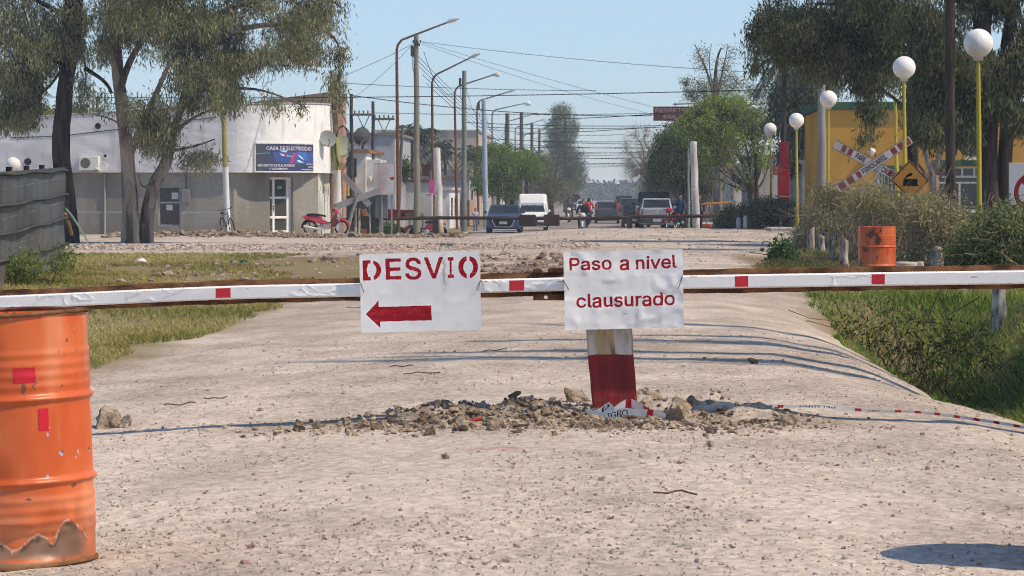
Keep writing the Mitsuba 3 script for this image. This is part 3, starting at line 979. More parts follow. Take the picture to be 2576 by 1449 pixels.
# ------------------------------------------------------------------ warning tape
def ribbon(pts, width, twist, name, root, texts=(), seed=0, flip=False):
    """Red and white tape along a path: bands alternate; texts = (start, end, words) along its length."""
    pts = np.asarray(pts, float)
    d = np.concatenate([[0], np.cumsum(np.linalg.norm(np.diff(pts, axis=0), axis=1))])
    L = d[-1]
    cs = CubicSpline(d, pts)

    def at(s, t):
        s = np.clip(s, 0, L)
        p = cs(s)
        tg = cs(s, 1)
        tg /= np.linalg.norm(tg, axis=-1, keepdims=True)
        side = np.cross(tg, [0, 0, 1.0])
        side /= np.linalg.norm(side, axis=-1, keepdims=True) + 1e-9
        a = twist(s)
        ax = side * np.cos(a)[..., None] + np.array([0, 0, 1.0]) * np.sin(a)[..., None]
        return p + ax * (t * width)[..., None]

    def strip(s0, s1, t0=-.5, t1=.5, off=0.0):
        n = max(3, int((s1 - s0) / 0.02))
        s = np.linspace(s0, s1, n)
        ss_, tt_ = np.meshgrid(s, np.linspace(t0, t1, 4), indexing='ij')
        v = at(ss_, tt_).reshape(-1, 3)
        i, j = np.meshgrid(np.arange(n - 1), np.arange(3), indexing='ij')
        q = np.stack([i * 4 + j, (i + 1) * 4 + j, (i + 1) * 4 + j + 1, i * 4 + j + 1], -1).reshape(-1, 4)
        m = tm(v, np.vstack([q[:, [0, 1, 2]], q[:, [0, 2, 3]]]))
        return m
    reds, whites = [], []
    s, k = 0.0, 0
    busy = [(a, b) for a, b, _ in texts]
    while s < L - 1e-6:
        e = min(s + (0.034 if k % 2 else 0.075), L)
        in_text = any(a - 0.02 < (s + e) / 2 < b + 0.02 for a, b in busy)
        (whites if (k % 2 == 0 or in_text) else reds).append(strip(s, e))
        s, k = e, k + 1
    for m in whites:
        part(root, 'white_band', m, ('gloss', (0.72, 0.72, 0.72)), True)
    for m in reds:
        part(root, 'red_band', m, ('gloss', (0.50, 0.012, 0.04)), True)
    for a, b, word in texts:
        g = fit(glyphs(word), 0, 1, 0, 1)
        tri = [trimesh.creation.triangulate_polygon(ge, engine='earcut') for ge in getattr(shapely.segmentize(g, .04), 'geoms', [g])]
        for v2, f2 in tri:
            t_ = (v2[:, 1] - .5) * .66 * (-1 if flip else 1)
            s_ = (b - v2[:, 0] * (b - a)) if flip else (a + v2[:, 0] * (b - a))
            v = at(s_, t_)
            m = tm(v, f2)
            for sgn in (-1, 1):   # ink shows on both faces of the film
                part(root, 'letter', tm(v + sgn * 0.0012 * m.face_normals.mean(0), f2), ('gloss', BLACK), False)


def ground_path(px_list, y_list, lift):
    out = []
    for (px, dy), y in zip(px_list, y_list):
        x = X(px, y)
        out.append([x, y, H(x, y) + lift + dy])
    return out


TAPE1 = thing('warning_tape', 'long red and white warning tape lying across the dirt towards the ditch', 'tape', 'warning tape')
ribbon(ground_path([(1835, 0.02), (1905, 0.012), (2000, 0.02), (2080, 0.028), (2160, 0.02), (2300, 0.02), (2430, 0.012), (2560, 0.02), (2640, 0.01), (2800, 0.0)], [16.05, 16.1, 16.0, 15.95, 15.95, 15.9, 15.8, 15.75, 15.7, 15.7], 0.012), 0.017,
       lambda s: 1.15 + 0.35 * np.sin(s * 5.0) + 0.5 * np.sin(s * 1.7 + 1), 'tape', TAPE1, texts=((0.42, 0.62, 'PELIGRO'), (0.80, 0.86, 'GRO')), flip=True)
TAPE2 = thing('warning_tape', 'crumpled red and white warning tape bunched at the foot of the red post', 'tape', 'warning tape')
zt = H(0.05, 15.42)
for pts, tw, txt in (
    ([[-0.085, 15.43, .035], [-0.01, 15.40, .035], [0.06, 15.385, .05], [0.13, 15.38, .045], [0.21, 15.40, .04], [0.30, 15.42, .015]], lambda s: 1.35 + 0.25 * np.sin(s * 14), ((0.075, 0.19, 'IGRO'),)),
    ([[-0.13, 15.50, .02], [-0.07, 15.47, .03], [-0.03, 15.46, .06], [0.0, 15.45, .075], [0.03, 15.44, .04], [0.055, 15.42, .02]], lambda s: 1.2 + 0.5 * np.sin(s * 18), ((0.10, 0.15, 'P'),)),
    ([[0.02, 15.45, .045], [0.06, 15.46, .075], [0.11, 15.47, .085], [0.17, 15.45, .06], [0.24, 15.44, .035], [0.33, 15.45, .02], [0.38, 15.46, .01]], lambda s: 0.9 + 0.4 * np.sin(s * 10 + 1), ()),
):
    pts = np.array(pts)
    pts[:, 2] = [H(a, b) + c - 0.01 for a, b, c in pts]
    ribbon(pts, 0.052, tw, 'tape', TAPE2, texts=txt)

# ------------------------------------------------------------------ clods and stones
clod_spots, todo = [], []
ORD = ['leftmost', 'second', 'third', 'fourth', 'fifth', 'sixth', 'seventh', 'eighth', 'ninth', 'tenth', 'eleventh', 'twelfth'] + [f'{a}{b}' for a in ('thirteenth fourteenth fifteenth sixteenth seventeenth eighteenth nineteenth twentieth'.split()) for b in ('',)] + ['twenty-' + a for a in 'first second third fourth fifth sixth seventh eighth ninth'.split()] + ['thirtieth'] + ['thirty-' + a for a in 'first second third fourth fifth sixth seventh eighth ninth'.split()] + ['fortieth'] + ['forty-' + a for a in 'first second third fourth fifth sixth seventh eighth ninth'.split()] + ['fiftieth'] + ['fifty-' + a for a in 'first second third fourth fifth sixth seventh eighth ninth'.split()] + ['sixtieth']
for px, py, s in ((1330, 1003, 26), (1440, 1000, 30), (1105, 1012, 20), (1065, 1030, 16), (1645, 1003, 38), (1620, 985, 20), (1705, 1040, 36), (1745, 1030, 22), (1815, 1003, 17), (1868, 1020, 20), (1985, 1058, 26), (1790, 1083, 17),
                  (995, 1062, 20), (945, 1075, 18), (985, 1085, 17), (1160, 1047, 22), (1085, 1050, 22), (1215, 1030, 18), (1270, 1020, 20), (1000, 1025, 14), (1245, 1060, 13), (1395, 1010, 16), (1555, 1070, 14), (1480, 1075, 12),
                  (1395, 1089, 13), (1570, 1052, 16), (1662, 1012, 18), (1840, 1045, 16), (1900, 1060, 13), (745, 1085, 10), (1120, 1150, 12), (1790, 1118, 14), (652, 1033, 11), (1940, 1072, 9), (1700, 1068, 15), (1330, 1060, 11), (1040, 1075, 13), (1885, 1022, 12),
                  (262, 1058, 52), (308, 1068, 30), (285, 1072, 20), (985, 1040, 20), (1140, 1062, 16), (1350, 1030, 24), (1420, 1022, 28), (1190, 1070, 14), (1515, 1082, 13), (1625, 1075, 15), (1740, 1062, 20), (1780, 1020, 14), (1300, 1085, 14), (880, 1092, 12), (815, 1090, 10), (690, 1094, 10), (610, 1100, 9), (1535, 1302, 10), (560, 1352, 8), (2118, 1350, 9), (1290, 1165, 10), (1895, 910, 15), (2255, 690, 5)):
    clod_spots.append((px, py, s))
from_py = lambda py, z=0.03: 7270 * (CAM_Z - z) / max(py - 490, 1)
for i, (px, py, s) in enumerate(clod_spots):
    on_heap = 880 < px < 2010 and 980 < py < 1105
    z_guess = 0.10 if on_heap and py < 1060 else 0.04
    y = from_py(py, z_guess)
    for _ in range(6):
        y = from_py(py, H(X(px, y), y) + 0.4 * s / 470)
    y = float(np.clip(y, 9, 25))
    x = X(px, y)
    r = s / (7270 / y) * 0.85
    m = rock(RNG, r * (1.45 if on_heap else 1.3), 0.75, 4, 1.0)
    m.apply_translation([x, y, H(x, y) + r * 0.28])
    small = y > 16.5 or not on_heap
    todo.append((px, m, 'big' if px == 262 else 'road' if px < 330 else 'heap' if on_heap else 'road'))
for g_, word, where in (('big', '', ''), ('heap', 'rough dry clod', 'in the heap of earth under the barrier'), ('road', 'loose clod', 'lying on the open dirt road')):
    for i, (px, m, _) in enumerate(sorted([t_ for t_ in todo if t_[2] == g_], key=lambda t_: t_[0])):
        solo('dirt_clod', m, 'clod', 'big dark clod of earth behind the near orange drum' if g_ == 'big' else f'{ORD[i]} {word} from the left {where}', 'clod', None if g_ == 'big' else 'clods ' + where, smooth=30)


BASE_ROCKS = []
for _i in range(10):
    r_ = rock(np.random.default_rng(50 + _i), 1.0, 0.4, 1, 0.85)
    BASE_ROCKS.append((r_.vertices.copy(), r_.faces.copy()))


def scatter(pos, size, rng, base=BASE_ROCKS, sink=0.25):
    V, Fs, at = [], [], 0
    which = rng.integers(0, len(base), len(pos))
    for b in range(len(base)):
        sel = which == b
        if not sel.any():
            continue
        bv, bf = base[b]
        a = rng.uniform(0, 6.28, sel.sum())
        c, s = np.cos(a)[:, None], np.sin(a)[:, None]
        v = np.stack([bv[None, :, 0] * c - bv[None, :, 1] * s, bv[None, :, 0] * s + bv[None, :, 1] * c, np.broadcast_to(bv[None, :, 2], (sel.sum(), len(bv)))], -1)
        v = v * size[sel][:, None, None] + pos[sel][:, None] + np.array([0, 0, 1.0]) * (size[sel] * sink)[:, None, None]
        V.append(v.reshape(-1, 3))
        Fs.append((bf[None] + (np.arange(sel.sum()) * len(bv))[:, None, None]).reshape(-1, 3) + at)
        at += V[-1].shape[0]
    return tm(np.vstack(V), np.vstack(Fs))


n = 46000
yy = 8.8 * (26 / 8.8) ** RNG.uniform(0, 1, n) ** 1.1
xx = RNG.uniform(-1, 1, n) * (yy * 0.19 + 0.25) - 0.034 * yy
patchy = meshkit.fbm(np.stack([xx * 1.1, yy * 0.8, yy * 0], -1), 3, 8)
keep = RNG.uniform(0, 1, n) < ss(0.32, 0.62, patchy) * 0.9 + 0.12
keep &= (xx < 2.3) & (xx > -3.9)
xx, yy = xx[keep], yy[keep]
sz = np.clip(np.exp(RNG.normal(-5.55, 0.5, len(xx))), 0.002, 0.018)
pebbles = scatter(np.stack([xx, yy, hz(xx, yy)], -1), sz, RNG)
n = 7000
xx = RNG.normal(-0.30, 0.62, n)
yy = 15.45 + RNG.normal(0, 0.30, n) - 0.12
sz = np.clip(np.exp(RNG.normal(-5.25, 0.75, n)), 0.002, 0.04)
heap = scatter(np.stack([xx, yy, hz(xx, yy)], -1), sz, RNG)
solo('pebbles', pebbles, 'stone', 'small pinkish stones strewn over the near dirt road', 'pebbles', kind='stuff', smooth=False)
solo('earth_crumbs', heap, 'clod', 'crumbled dry earth of the heap at the foot of the barrier', 'earth', kind='stuff', smooth=False)
# ballast and far stones
n = 4600
xx = RNG.uniform(-14, -0.5, n)
yy = 71.6 + RNG.normal(0, 1.6, n)
sz = np.clip(np.exp(RNG.normal(-3.4, 0.4, n)), 0.015, 0.075)
bal = scatter(np.stack([xx, yy, hz(xx, yy)], -1), sz, RNG)
n = 1500
xx = RNG.uniform(-7, 6, n)
yy = RNG.uniform(46, 108, n)
sz = np.clip(np.exp(RNG.normal(-3.7, 0.4, n)), 0.01, 0.06)
far = scatter(np.stack([xx, yy, hz(xx, yy)], -1), sz, RNG)
n = 2200
xx = RNG.uniform(-19, -5.5, n)
yy = 109.3 + RNG.normal(0, 1.0, n)
sz = np.clip(np.exp(RNG.normal(-2.6, 0.45, n)), 0.02, 0.22)
bank = scatter(np.stack([xx, yy, hz(xx, yy)], -1), sz, RNG)
n = 1500
xx = RNG.uniform(-8, 0, n)
yy = RNG.uniform(41, 62, n)
keep = meshkit.fbm(np.stack([xx * .6, yy * .35, yy * 0], -1), 3, 44) > .5
xx, yy = xx[keep], yy[keep]
sz = np.clip(np.exp(RNG.normal(-3.1, 0.5, len(xx))), 0.015, 0.13)
solo('turned_earth', scatter(np.stack([xx, yy, hz(xx, yy)], -1), sz, RNG, sink=.05), 'clod', 'brown turned clods of earth between the grass and the crossing', 'earth', kind='stuff', smooth=False)
solo('ballast_stones', bal, 'stone', 'pale ballast stones in a low ridge beyond the grass', 'ballast', kind='stuff', smooth=False)
solo('far_stones', far, 'stone', 'stones scattered over the crossing in front of the street', 'stones', kind='stuff', smooth=False)
solo('spoil_bank', bank, 'clod', 'broken brown earth banked along the front of the corner shop', 'earth', kind='stuff', smooth=False)

# little things lying about
x_, y_ = X(1198, 15.2), 15.2
solo('red_plastic_bit', tube([[x_ - .035, y_, H(x_, y_) + .012], [x_ + .03, y_ + .01, H(x_, y_) + .03]], 0.011, 8), ('gloss', (0.45, 0.05, 0.03)), 'short red piece of pipe lying in the heap of earth left of the post', 'pipe', smooth=True)
for px, py, col, nm, lb in ((1125, 624, (0.06, 0.20, 0.17), 'green_rag', 'crumpled green rag on the ground beyond the left sign'), (355, 657, (0.70, 0.70, 0.70), 'white_bag', 'crumpled white plastic bag lying in the grass near the dark fence'), (615, 655, (0.05, 0.25, 0.19), 'green_bag', 'small green plastic bag in the grass left of the detour sign')):
    y = 7270 * CAM_Z / (py - 490)
    y = {1125: 71.0, 355: 55.5, 615: 55.0}[px]
    x = X(px, y)
    m = rock(RNG, 0.17, 0.7, 4, 0.5)
    m = tm(m.vertices * ([1.5, 1, .9] if px == 1125 else [1, .8, .6]), m.faces)
    m.apply_translation([x, y, H(x, y) + 0.05])
    solo(nm, m, ('matte', col), lb, 'litter', smooth=True)
# dry twigs
for i, (px, py, w, a) in enumerate(((450, 1005, 75, 0.2), (1700, 1275, 110, -0.05), (1060, 950, 90, 0.1), (1010, 930, 60, 0.4), (905, 760, 70, 0.3), (540, 990, 60, -0.3), (1245, 890, 60, .1), (2235, 790, 60, .2))):
    y = from_py(py, 0.03)
    x = X(px, y)
    L = w / (7270 / y)
    t = np.linspace(-.5, .5, 7)
    pp = np.stack([x + t * L, y + np.sin(t * 4 + i) * L * 0.25 + a * t * L, t * 0], 1)
    pp[:, 2] = hz(pp[:, 0], pp[:, 1]) + 0.008 + 0.012 * np.abs(np.sin(t * 5 + i))
    solo('dry_twig', tube(pp, 0.004, 5), ('matte', (0.11, 0.08, 0.06)), ('thin dry twig left of the heap of earth', 'long thin twig on the bare dirt in front of the heap', 'thin twig between the detour sign and the heap', 'short thin twig behind the one under the detour sign', 'thin twig just under the left end of the detour sign', 'curved thin twig on the dirt right of the near drum', 'thin twig beside the white top of the red post', 'thin twig at the grassy edge of the ditch')[i], 'twig', 'dry twigs on the dirt road', smooth=True)

# ------------------------------------------------------------------ corner shop on the left
GREYM = (0.30, 0.31, 0.33)
SHOP = thing('corner_shop', 'white and raw concrete corner shop with rounded upper storey and blue shop banner', 'building')
A_, B_, E_ = np.array([-30.0, 114.9]), np.array([-15.0, 114.2]), np.array([-11.46, 119.0])


def bend(t):
    return np.array([B_[0] + (E_[0] - B_[0]) * math.sin(t), E_[1] - (E_[1] - B_[1]) * math.cos(t)])


arc = [bend(t) for t in np.linspace(0, math.pi / 2, 22)]
outer = np.array([A_] + list(arc) + [[-11.46, 123.8], [-30, 123.8]])
ztop_ = np.interp(outer[:, 0], [-30, -24, -19.6, -15, -11.4], [3.95, 4.0, 4.3, 4.82, 4.95])
ztop_[-2:] = [4.9, 3.9]
zbot_ = 2.16
nO = len(outer)
v = np.vstack([np.c_[outer, np.full(nO, zbot_)], np.c_[outer, ztop_]])
q = [[i, (i + 1) % nO, nO + (i + 1) % nO, nO + i] for i in range(nO)]
capf = trimesh.creation.triangulate_polygon(Polygon(outer), engine='earcut')
cv, cf = capf
f = [[a, b, c] for a, b, c, d in q] + [[a, c, d] for a, b, c, d in q]
idx = np.array([int(np.argmin(np.linalg.norm(outer - p, axis=1))) for p in cv])
f += [list(idx[t] + nO) for t in cf] + [list(idx[t][::-1]) for t in cf]
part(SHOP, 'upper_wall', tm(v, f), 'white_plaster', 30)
part(SHOP, 'roof_edge', tube([[p[0], p[1], z + 0.02] for p, z in zip(outer[:-2], ztop_[:-2])], 0.045, 6), ('matte', (0.36, 0.35, 0.35)), True)
# lower storey: left wing wall, then the splayed corner with the door
lowA, lowB, lowC = np.array([-30, 115.12]), np.array([-14.95, 114.42]), np.array([-11.85, 117.0])


class Wall:
    """A straight wall from p to q (plan); boxes are given by distance along it, depth behind it and height."""

    def __init__(self, p, q):
        self.p = np.asarray(p, float)
        d = np.asarray(q, float) - self.p
        self.L = np.linalg.norm(d)
        self.e = d / self.L
        self.n = np.array([self.e[1], -self.e[0]])

    def map(self, m):
        v = m.vertices
        xy = self.p + v[:, :1] * self.e - v[:, 1:2] * self.n
        return tm(np.c_[xy, v[:, 2]], m.faces)

    def box(self, a, b, d0, d1, z0, z1, bev=0.0):
        return self.map(bx(a, b, d0, d1, z0, z1, bev))

    def s_at(self, px):
        """Distance along the wall that is seen at px."""
        k = (px - 1535) / 7270
        # (p + s e).x = k (p + s e).y
        return float((k * self.p[1] - self.p[0]) / (self.e[0] - k * self.e[1]))

    def y_at(self, s):
        return float(self.p[1] + s * self.e[1])


W1 = Wall(lowA, lowB)
w0, w1 = W1.s_at(393), W1.s_at(449)
for a, b, z0, z1 in ((0, w0, -1.2, 2.158), (w1, W1.L, -1.2, 2.158), (w0, w1, -1.2, 0.03), (w0, w1, 1.60, 2.158)):
    part(SHOP, 'lower_wall', W1.box(a, b, 0, 0.3, z0, z1), 'raw_concrete', False)
for a, b in ((0.0, w0), (w1, W1.L)):
    part(SHOP, 'plinth', W1.box(a, b, -0.025, -0.002, -1.2, 0.58, 0.008), 'raw_concrete', False)
win = part(SHOP, 'window', W1.box(w0 + .004, w1 - .004, 0.16, 0.17, 0.03, 1.6), ('glass', (0.03, 0.035, 0.04)), False)
for a, b, z0, z1 in ((w0, w0 + .05, 0.03, 1.6), (w1 - .05, w1, 0.03, 1.6), (w0 + .05, w1 - .05, 0.03, 0.09), (w0 + .05, w1 - .05, 0.93, 1.0), (w0 + .05, w1 - .05, 1.55, 1.6)):
    part(win, 'frame', W1.box(a, b, 0.09, 0.159, z0, z1), ('matte', (0.35, 0.36, 0.38)), False)
for a, b, z0, z1 in ((w0 + .52, w0 + .78, 1.10, 1.36), (w0 + .3, w0 + .55, .66, .88)):
    part(win, 'notice', W1.box(a, b, 0.15, 0.157, z0, z1), ('matte', (0.6, 0.6, 0.66)), False)
W2 = Wall(lowB, lowC)
d0, d1 = W2.s_at(676), W2.s_at(735)
for a, b, z0, z1 in ((0, d0, -1.2, 2.158), (d1, W2.L, -1.2, 2.158), (d0, d1, 1.99, 2.158)):
    part(SHOP, 'corner_wall', W2.box(a, b, 0, 0.34, z0, z1), 'raw_concrete', False)
part(SHOP, 'plinth', W2.box(0.02, d0 - .02, -0.018, -0.002, -1.2, 0.58, 0.008), 'raw_concrete', False)
part(SHOP, 'plinth', W2.box(d1 + .02, W2.L - .02, -0.018, -0.002, -1.2, 0.58, 0.008), 'raw_concrete', False)
part(SHOP, 'soffit', hull([[*p, z] for p in (B_ + [0.3, .25], bend(.5) + [-.02, .05], bend(1.0) + [-.03, .03], E_ + [-.05, 0], lowC, lowB) for z in (2.155, 2.159)]), ('matte', (0.42, 0.41, 0.39)), False)
door = part(SHOP, 'door', W2.box(d0 + .02, d1 - .02, 0.24, 0.25, -0.28, 1.985), ('glass', (0.06, 0.065, 0.06)), False)
dm = d0 + 0.24
WD = ('gloss', (0.80, 0.80, 0.80))
for a, b, z0, z1 in ((d0, d0 + .07, -.30, 1.985), (d1 - .07, d1, -.30, 1.985), (d0 + .07, d1 - .07, 1.90, 1.985), (dm, dm + .10, -.30, 1.90), (d1 - .2, d1 - .1, -.30, 1.90),
                     (dm + .10, d1 - .2, 1.12, 1.2), (dm + .10, d1 - .2, 0.32, .42), (dm + .10, d1 - .2, -.30, -.16), (d0 + .07, dm, 1.12, 1.2), (d0 + .07, dm, .32, .42)):
    part(door, 'frame', W2.box(a, b, 0.17, 0.239, z0, z1, 0.006), WD, False)
part(door, 'handle', W2.box(dm + .03, dm + .06, 0.12, 0.169, 0.62, 0.86, .01), ('metal', (0.4, 0.4, 0.42)), False)
part(door, 'sticker', W2.box(dm + .28, dm + .5, 0.232, 0.238, 1.5, 1.62), ('matte', (0.12, 0.4, 0.32)), False)
part(SHOP, 'door_step', W2.box(d0 - .1, d1 + .1, -0.35, 0.2, -0.6, -0.30, .02), ('worn', (0.6, 0.6, 0.58)), False)
W3 = Wall(lowC, [-11.75, 123.8])
part(SHOP, 'side_wall', W3.box(0.02, W3.L, 0, 0.3, -1.2, 2.158), ('worn', (0.62, 0.63, 0.50)), False)
for k in range(16):   # white corrugated sheets leaning on the side wall
    a = 0.5 + k * 0.30
    part(SHOP, 'corrugated_sheet', W3.box(a, a + .17, -0.05, -0.003, -1.0, 1.45 + 0.2 * math.sin(k * 1.9), .012), ('worn', (0.72, 0.72, 0.72)), False)
# brown rear parapet rising to the right behind the white front
pa = [[-15.9, 4.9], [-15.6, 5.08], [-13.6, 5.36], [-11.9, 5.57], [-11.6, 5.57], [-11.6, 0.5], [-15.9, 0.5]]
m = prism(Polygon(pa), 0.4)
part(SHOP, 'rear_parapet', tm(np.stack([m.vertices[:, 0], 121.5 - m.vertices[:, 2], m.vertices[:, 1]], 1), m.faces), ('worn', (0.17, 0.135, 0.10)), False, label='brown weathered parapet rising behind the white corner')
part(SHOP, 'rear_brick_wall', bx(-11.598, -11.22, 121.2, 122.6, -1, 5.40), 'far_brick', False)
# banner on the rounded wall
ths = np.linspace(0, math.pi / 2, 400)
arcp = np.array([bend(t) for t in ths])
arcs = np.concatenate([[0], np.cumsum(np.linalg.norm(np.diff(arcp, axis=0), axis=1))])


def arc_s(px):
    ang = arcp[:, 0] / arcp[:, 1] * 7270 + 1535
    return float(np.interp(px, ang, arcs))


def on_arc(s, z, off):
    x, y = np.interp(s, arcs, arcp[:, 0]), np.interp(s, arcs, arcp[:, 1])
    s2 = np.clip(s + 0.01, 0, arcs[-1])
    dx, dy = np.interp(s2, arcs, arcp[:, 0]) - x, np.interp(s2, arcs, arcp[:, 1]) - y
    n = np.hypot(dx, dy) + 1e-9
    return np.stack([x + dy / n * off, y - dx / n * off, z], -1)


def arc_panel(s0, s1, z0, z1, o0, o1):
    s = np.linspace(s0, s1, 24)
    rows = [on_arc(s, np.full(24, z), o) for z, o in ((z0, o1), (z1, o1), (z1, o0), (z0, o0))]
    v = np.stack(rows, 1).reshape(-1, 3)
    i, j = np.meshgrid(np.arange(23), np.arange(4), indexing='ij')
    q = np.stack([i * 4 + j, (i + 1) * 4 + j, (i + 1) * 4 + (j + 1) % 4, i * 4 + (j + 1) % 4], -1).reshape(-1, 4)
    m = tm(v, np.vstack([q[:, [0, 1, 2]], q[:, [0, 2, 3]], [[0, 1, 2], [0, 2, 3], [92, 94, 93], [92, 95, 94]]]))
    if m.volume < 0:
        m.invert()
    return m


def arc_paint(shape, off):
    pieces, at, V, Fs = [], 0, [], []
    a, b, c, d = shape.bounds
    for x in np.arange(a, c, 0.15):
        cell = shape.intersection(sbox(x, b - 1, x + .15, d + 1))
        for ge in getattr(cell, 'geoms', [cell]):
            if ge.geom_type == 'Polygon' and ge.area > 1e-6:
                v2, f2 = trimesh.creation.triangulate_polygon(ge, engine='earcut')
                V.append(v2)
                Fs.append(np.asarray(f2) + at)
                at += len(v2)
    V, Fs = np.vstack(V), np.vstack(Fs)
    m = tm(on_arc(V[:, 0], V[:, 1], off), Fs)
    if m.face_normals[:, 1].mean() > 0:
        m.invert()
    return m


b0_, b1_ = arc_s(640), arc_s(783)
bz0, bz1 = 2.22, 3.30
BAN = thing('shop_banner', 'dark blue banner reading CASA DE ELECTRICIDAD over the shop door', 'sign')
part(BAN, 'panel', arc_panel(b0_, b1_, bz0, bz1, 0.012, 0.05), ('gloss', (0.035, 0.045, 0.11)), False)
for a, b, c, d in ((b0_ - .05, b0_, bz0 - .05, bz1 + .05), (b1_, b1_ + .05, bz0 - .05, bz1 + .05), (b0_, b1_, bz0 - .05, bz0), (b0_, b1_, bz1, bz1 + .05)):
    part(BAN, 'frame', arc_panel(a, b, c, d, 0.011, 0.06), ('matte', (0.7, 0.7, 0.7)), False)


def bs(cx, cy):   # from the close-up of the banner: 140..2450 x 95..1140
    return b0_ + (cx - 140) / 2310 * (b1_ - b0_), bz1 - (cy - 95) / 1045 * (bz1 - bz0)


def bpoly(pts):
    return Polygon([bs(*p) for p in pts])


for pts, col in ((((700, 420), (2440, 400), (2440, 820), (1600, 860), (820, 800)), (0.045, 0.085, 0.30)), (((1650, 380), (2100, 420), (2150, 700), (1700, 640)), (0.05, 0.14, 0.46)), (((140, 100), (480, 100), (420, 1140), (150, 1140)), (0.055, 0.06, 0.075))):
    part(BAN, 'print', arc_paint(bpoly(pts), 0.0525 if col[2] > .4 else 0.0515), ('gloss', col), False)
for pts, col in ((((920, 350), (1250, 335), (1180, 420), (1050, 410)), (0.35, 0.62, 0.85)), (((940, 455), (1120, 510), (1110, 570), (1000, 525)), (0.6, 0.75, 0.9)), (((1600, 490), (1800, 550), (1980, 715), (1820, 640), (1720, 560)), (0.55, 0.75, 0.9)), (((1620, 720), (1700, 790), (1960, 820), (1800, 740), (1720, 700)), (0.45, 0.75, 0.85)),
                 (((150, 455), (600, 435), (605, 465), (150, 495)), (0.10, 0.25, 0.38)), (((1200, 520), (1430, 560), (1430, 585), (1200, 570)), (0.3, 0.5, 0.8)), (((1130, 440), (1215, 440), (1190, 595), (1120, 595)), (0.30, 0.03, 0.10)), (((1480, 430), (1605, 430), (1440, 840), (1320, 840)), (0.50, 0.03, 0.13)), (((1530, 690), (1610, 690), (1600, 800), (1560, 800)), (0.35, 0.04, 0.1))):
    part(BAN, 'print', arc_paint(bpoly(pts), 0.0535), ('gloss', col), False)
for txt, x0, x1, y0, y1, col in (('CASA DE ELECTRICIDAD', 480, 2350, 190, 335, (0.66, 0.55, 0.70)), ('REPUESTOS DE ELECTRICIDAD', 205, 1530, 880, 965, (0.72, 0.74, 0.78)), ('Y LAVARROPAS', 580, 1235, 1015, 1090, (0.72, 0.74, 0.78)), ('TEL. 543 4376', 2070, 2430, 835, 895, (0.68, 0.75, 0.75)), ('242 2270', 2190, 2430, 945, 1000, (0.72, 0.74, 0.78)), ('casaelectricidad@mail.com', 1840, 2430, 1050, 1105, (0.72, 0.74, 0.78))):
    (u0, v1), (u1, v0) = bs(x0, y0), bs(x1, y1)
    part(BAN, 'lettering', arc_paint(fit(glyphs(txt, True), u0, u1, v0, v1), 0.0545), ('matte', col), False)
# things on the shop wall
AC = thing('air_conditioner', 'white air conditioner outdoor unit with curled white hose on the grey shop wall', 'air conditioner')
W0 = Wall(A_, B_)
a0, a1 = W0.s_at(196), W0.s_at(246)
part(AC, 'case', W0.box(a0, a1, -0.30, -0.002, 2.24, 2.80, 0.02), ('gloss', (0.66, 0.65, 0.60)), 35)
c_ = (a0 + a1) / 2 - .13
m = lathe([[0, 0], [.20, 0], [.20, .012], [0, .012]], 24)
part(AC, 'fan_grille', W0.map(tm(np.stack([c_ + m.vertices[:, 0], -0.302 - m.vertices[:, 2], 2.53 + m.vertices[:, 1]], 1), m.faces[:, ::-1])), ('matte', (0.14, 0.14, 0.14)), 35)
hz_ = [[a1 - .12, -.32, 2.34], [a1 + .1, -.36, 2.22], [a1 + .32, -.33, 2.28], [a1 + .36, -.28, 2.48], [a1 + .2, -.24, 2.56], [a1 + .03, -.2, 2.40], [a1 + .01, -.16, 2.7]]
part(AC, 'hose', W0.map(tube(hz_, 0.028, 7)), ('matte', (0.75, 0.74, 0.72)), True)
part(AC, 'bracket', W0.box(a0 + .1, a1 - .1, -0.3, -0.004, 2.18, 2.236), ('matte', (0.3, 0.3, 0.3)), False)
for i, (px, py, r) in enumerate(((62, 407, .13), (241, 317, .11), (259, 392, .05), (8, 338, .07))):
    a = W0.s_at(px)
    z = Z(py, W0.y_at(a), px)
    m = lathe([[0, 0], [r * .8, 0], [r, .03], [r * 1.05, .03], [r * 1.1, 0.005]], 20)
    part(SHOP, 'wall_hole', W0.map(tm(np.stack([a + m.vertices[:, 0], -0.006 - m.vertices[:, 2], z + m.vertices[:, 1]], 1), m.faces[:, ::-1])), ('matte', (0.03, 0.03, 0.032)), 35)
structure('shop_pavement', cat([W1.box(0, W1.L, -1.2, -0.03, -0.9, -0.30), W2.box(0.25, W2.L + .3, -1.2, -0.37, -0.9, -0.31)]), ('worn', (0.45, 0.42, 0.37)), 'narrow pale pavement strip along the corner shop', False)
part(SHOP, 'downpipe', W1.map(tube([[W1.L - 5.2, -.05, -.4], [W1.L - 5.2, -.05, 2.1]], .045, 8)), ('worn', (0.33, 0.33, 0.34)), True)
part(SHOP, 'meter_box', W1.box(W1.L - 2.1, W1.L - 1.75, -.10, -.003, .95, 1.5, .02), ('worn', (0.22, 0.22, 0.22)), False)
part(SHOP, 'conduit', W1.map(tube([[W1.L - 1.92, -.03, 1.5], [W1.L - 1.92, -.03, 2.15]], .02, 6)), ('matte', (0.1, 0.1, 0.1)), True)
part(SHOP, 'joint_line', W1.box(0.05, w0 - .05, -.032, -.026, .575, .60), ('matte', (0.52, 0.51, 0.47)), False)
part(SHOP, 'joint_line', W1.box(w1 + .05, W1.L - .05, -.032, -.026, .575, .60), ('matte', (0.52, 0.51, 0.47)), False)
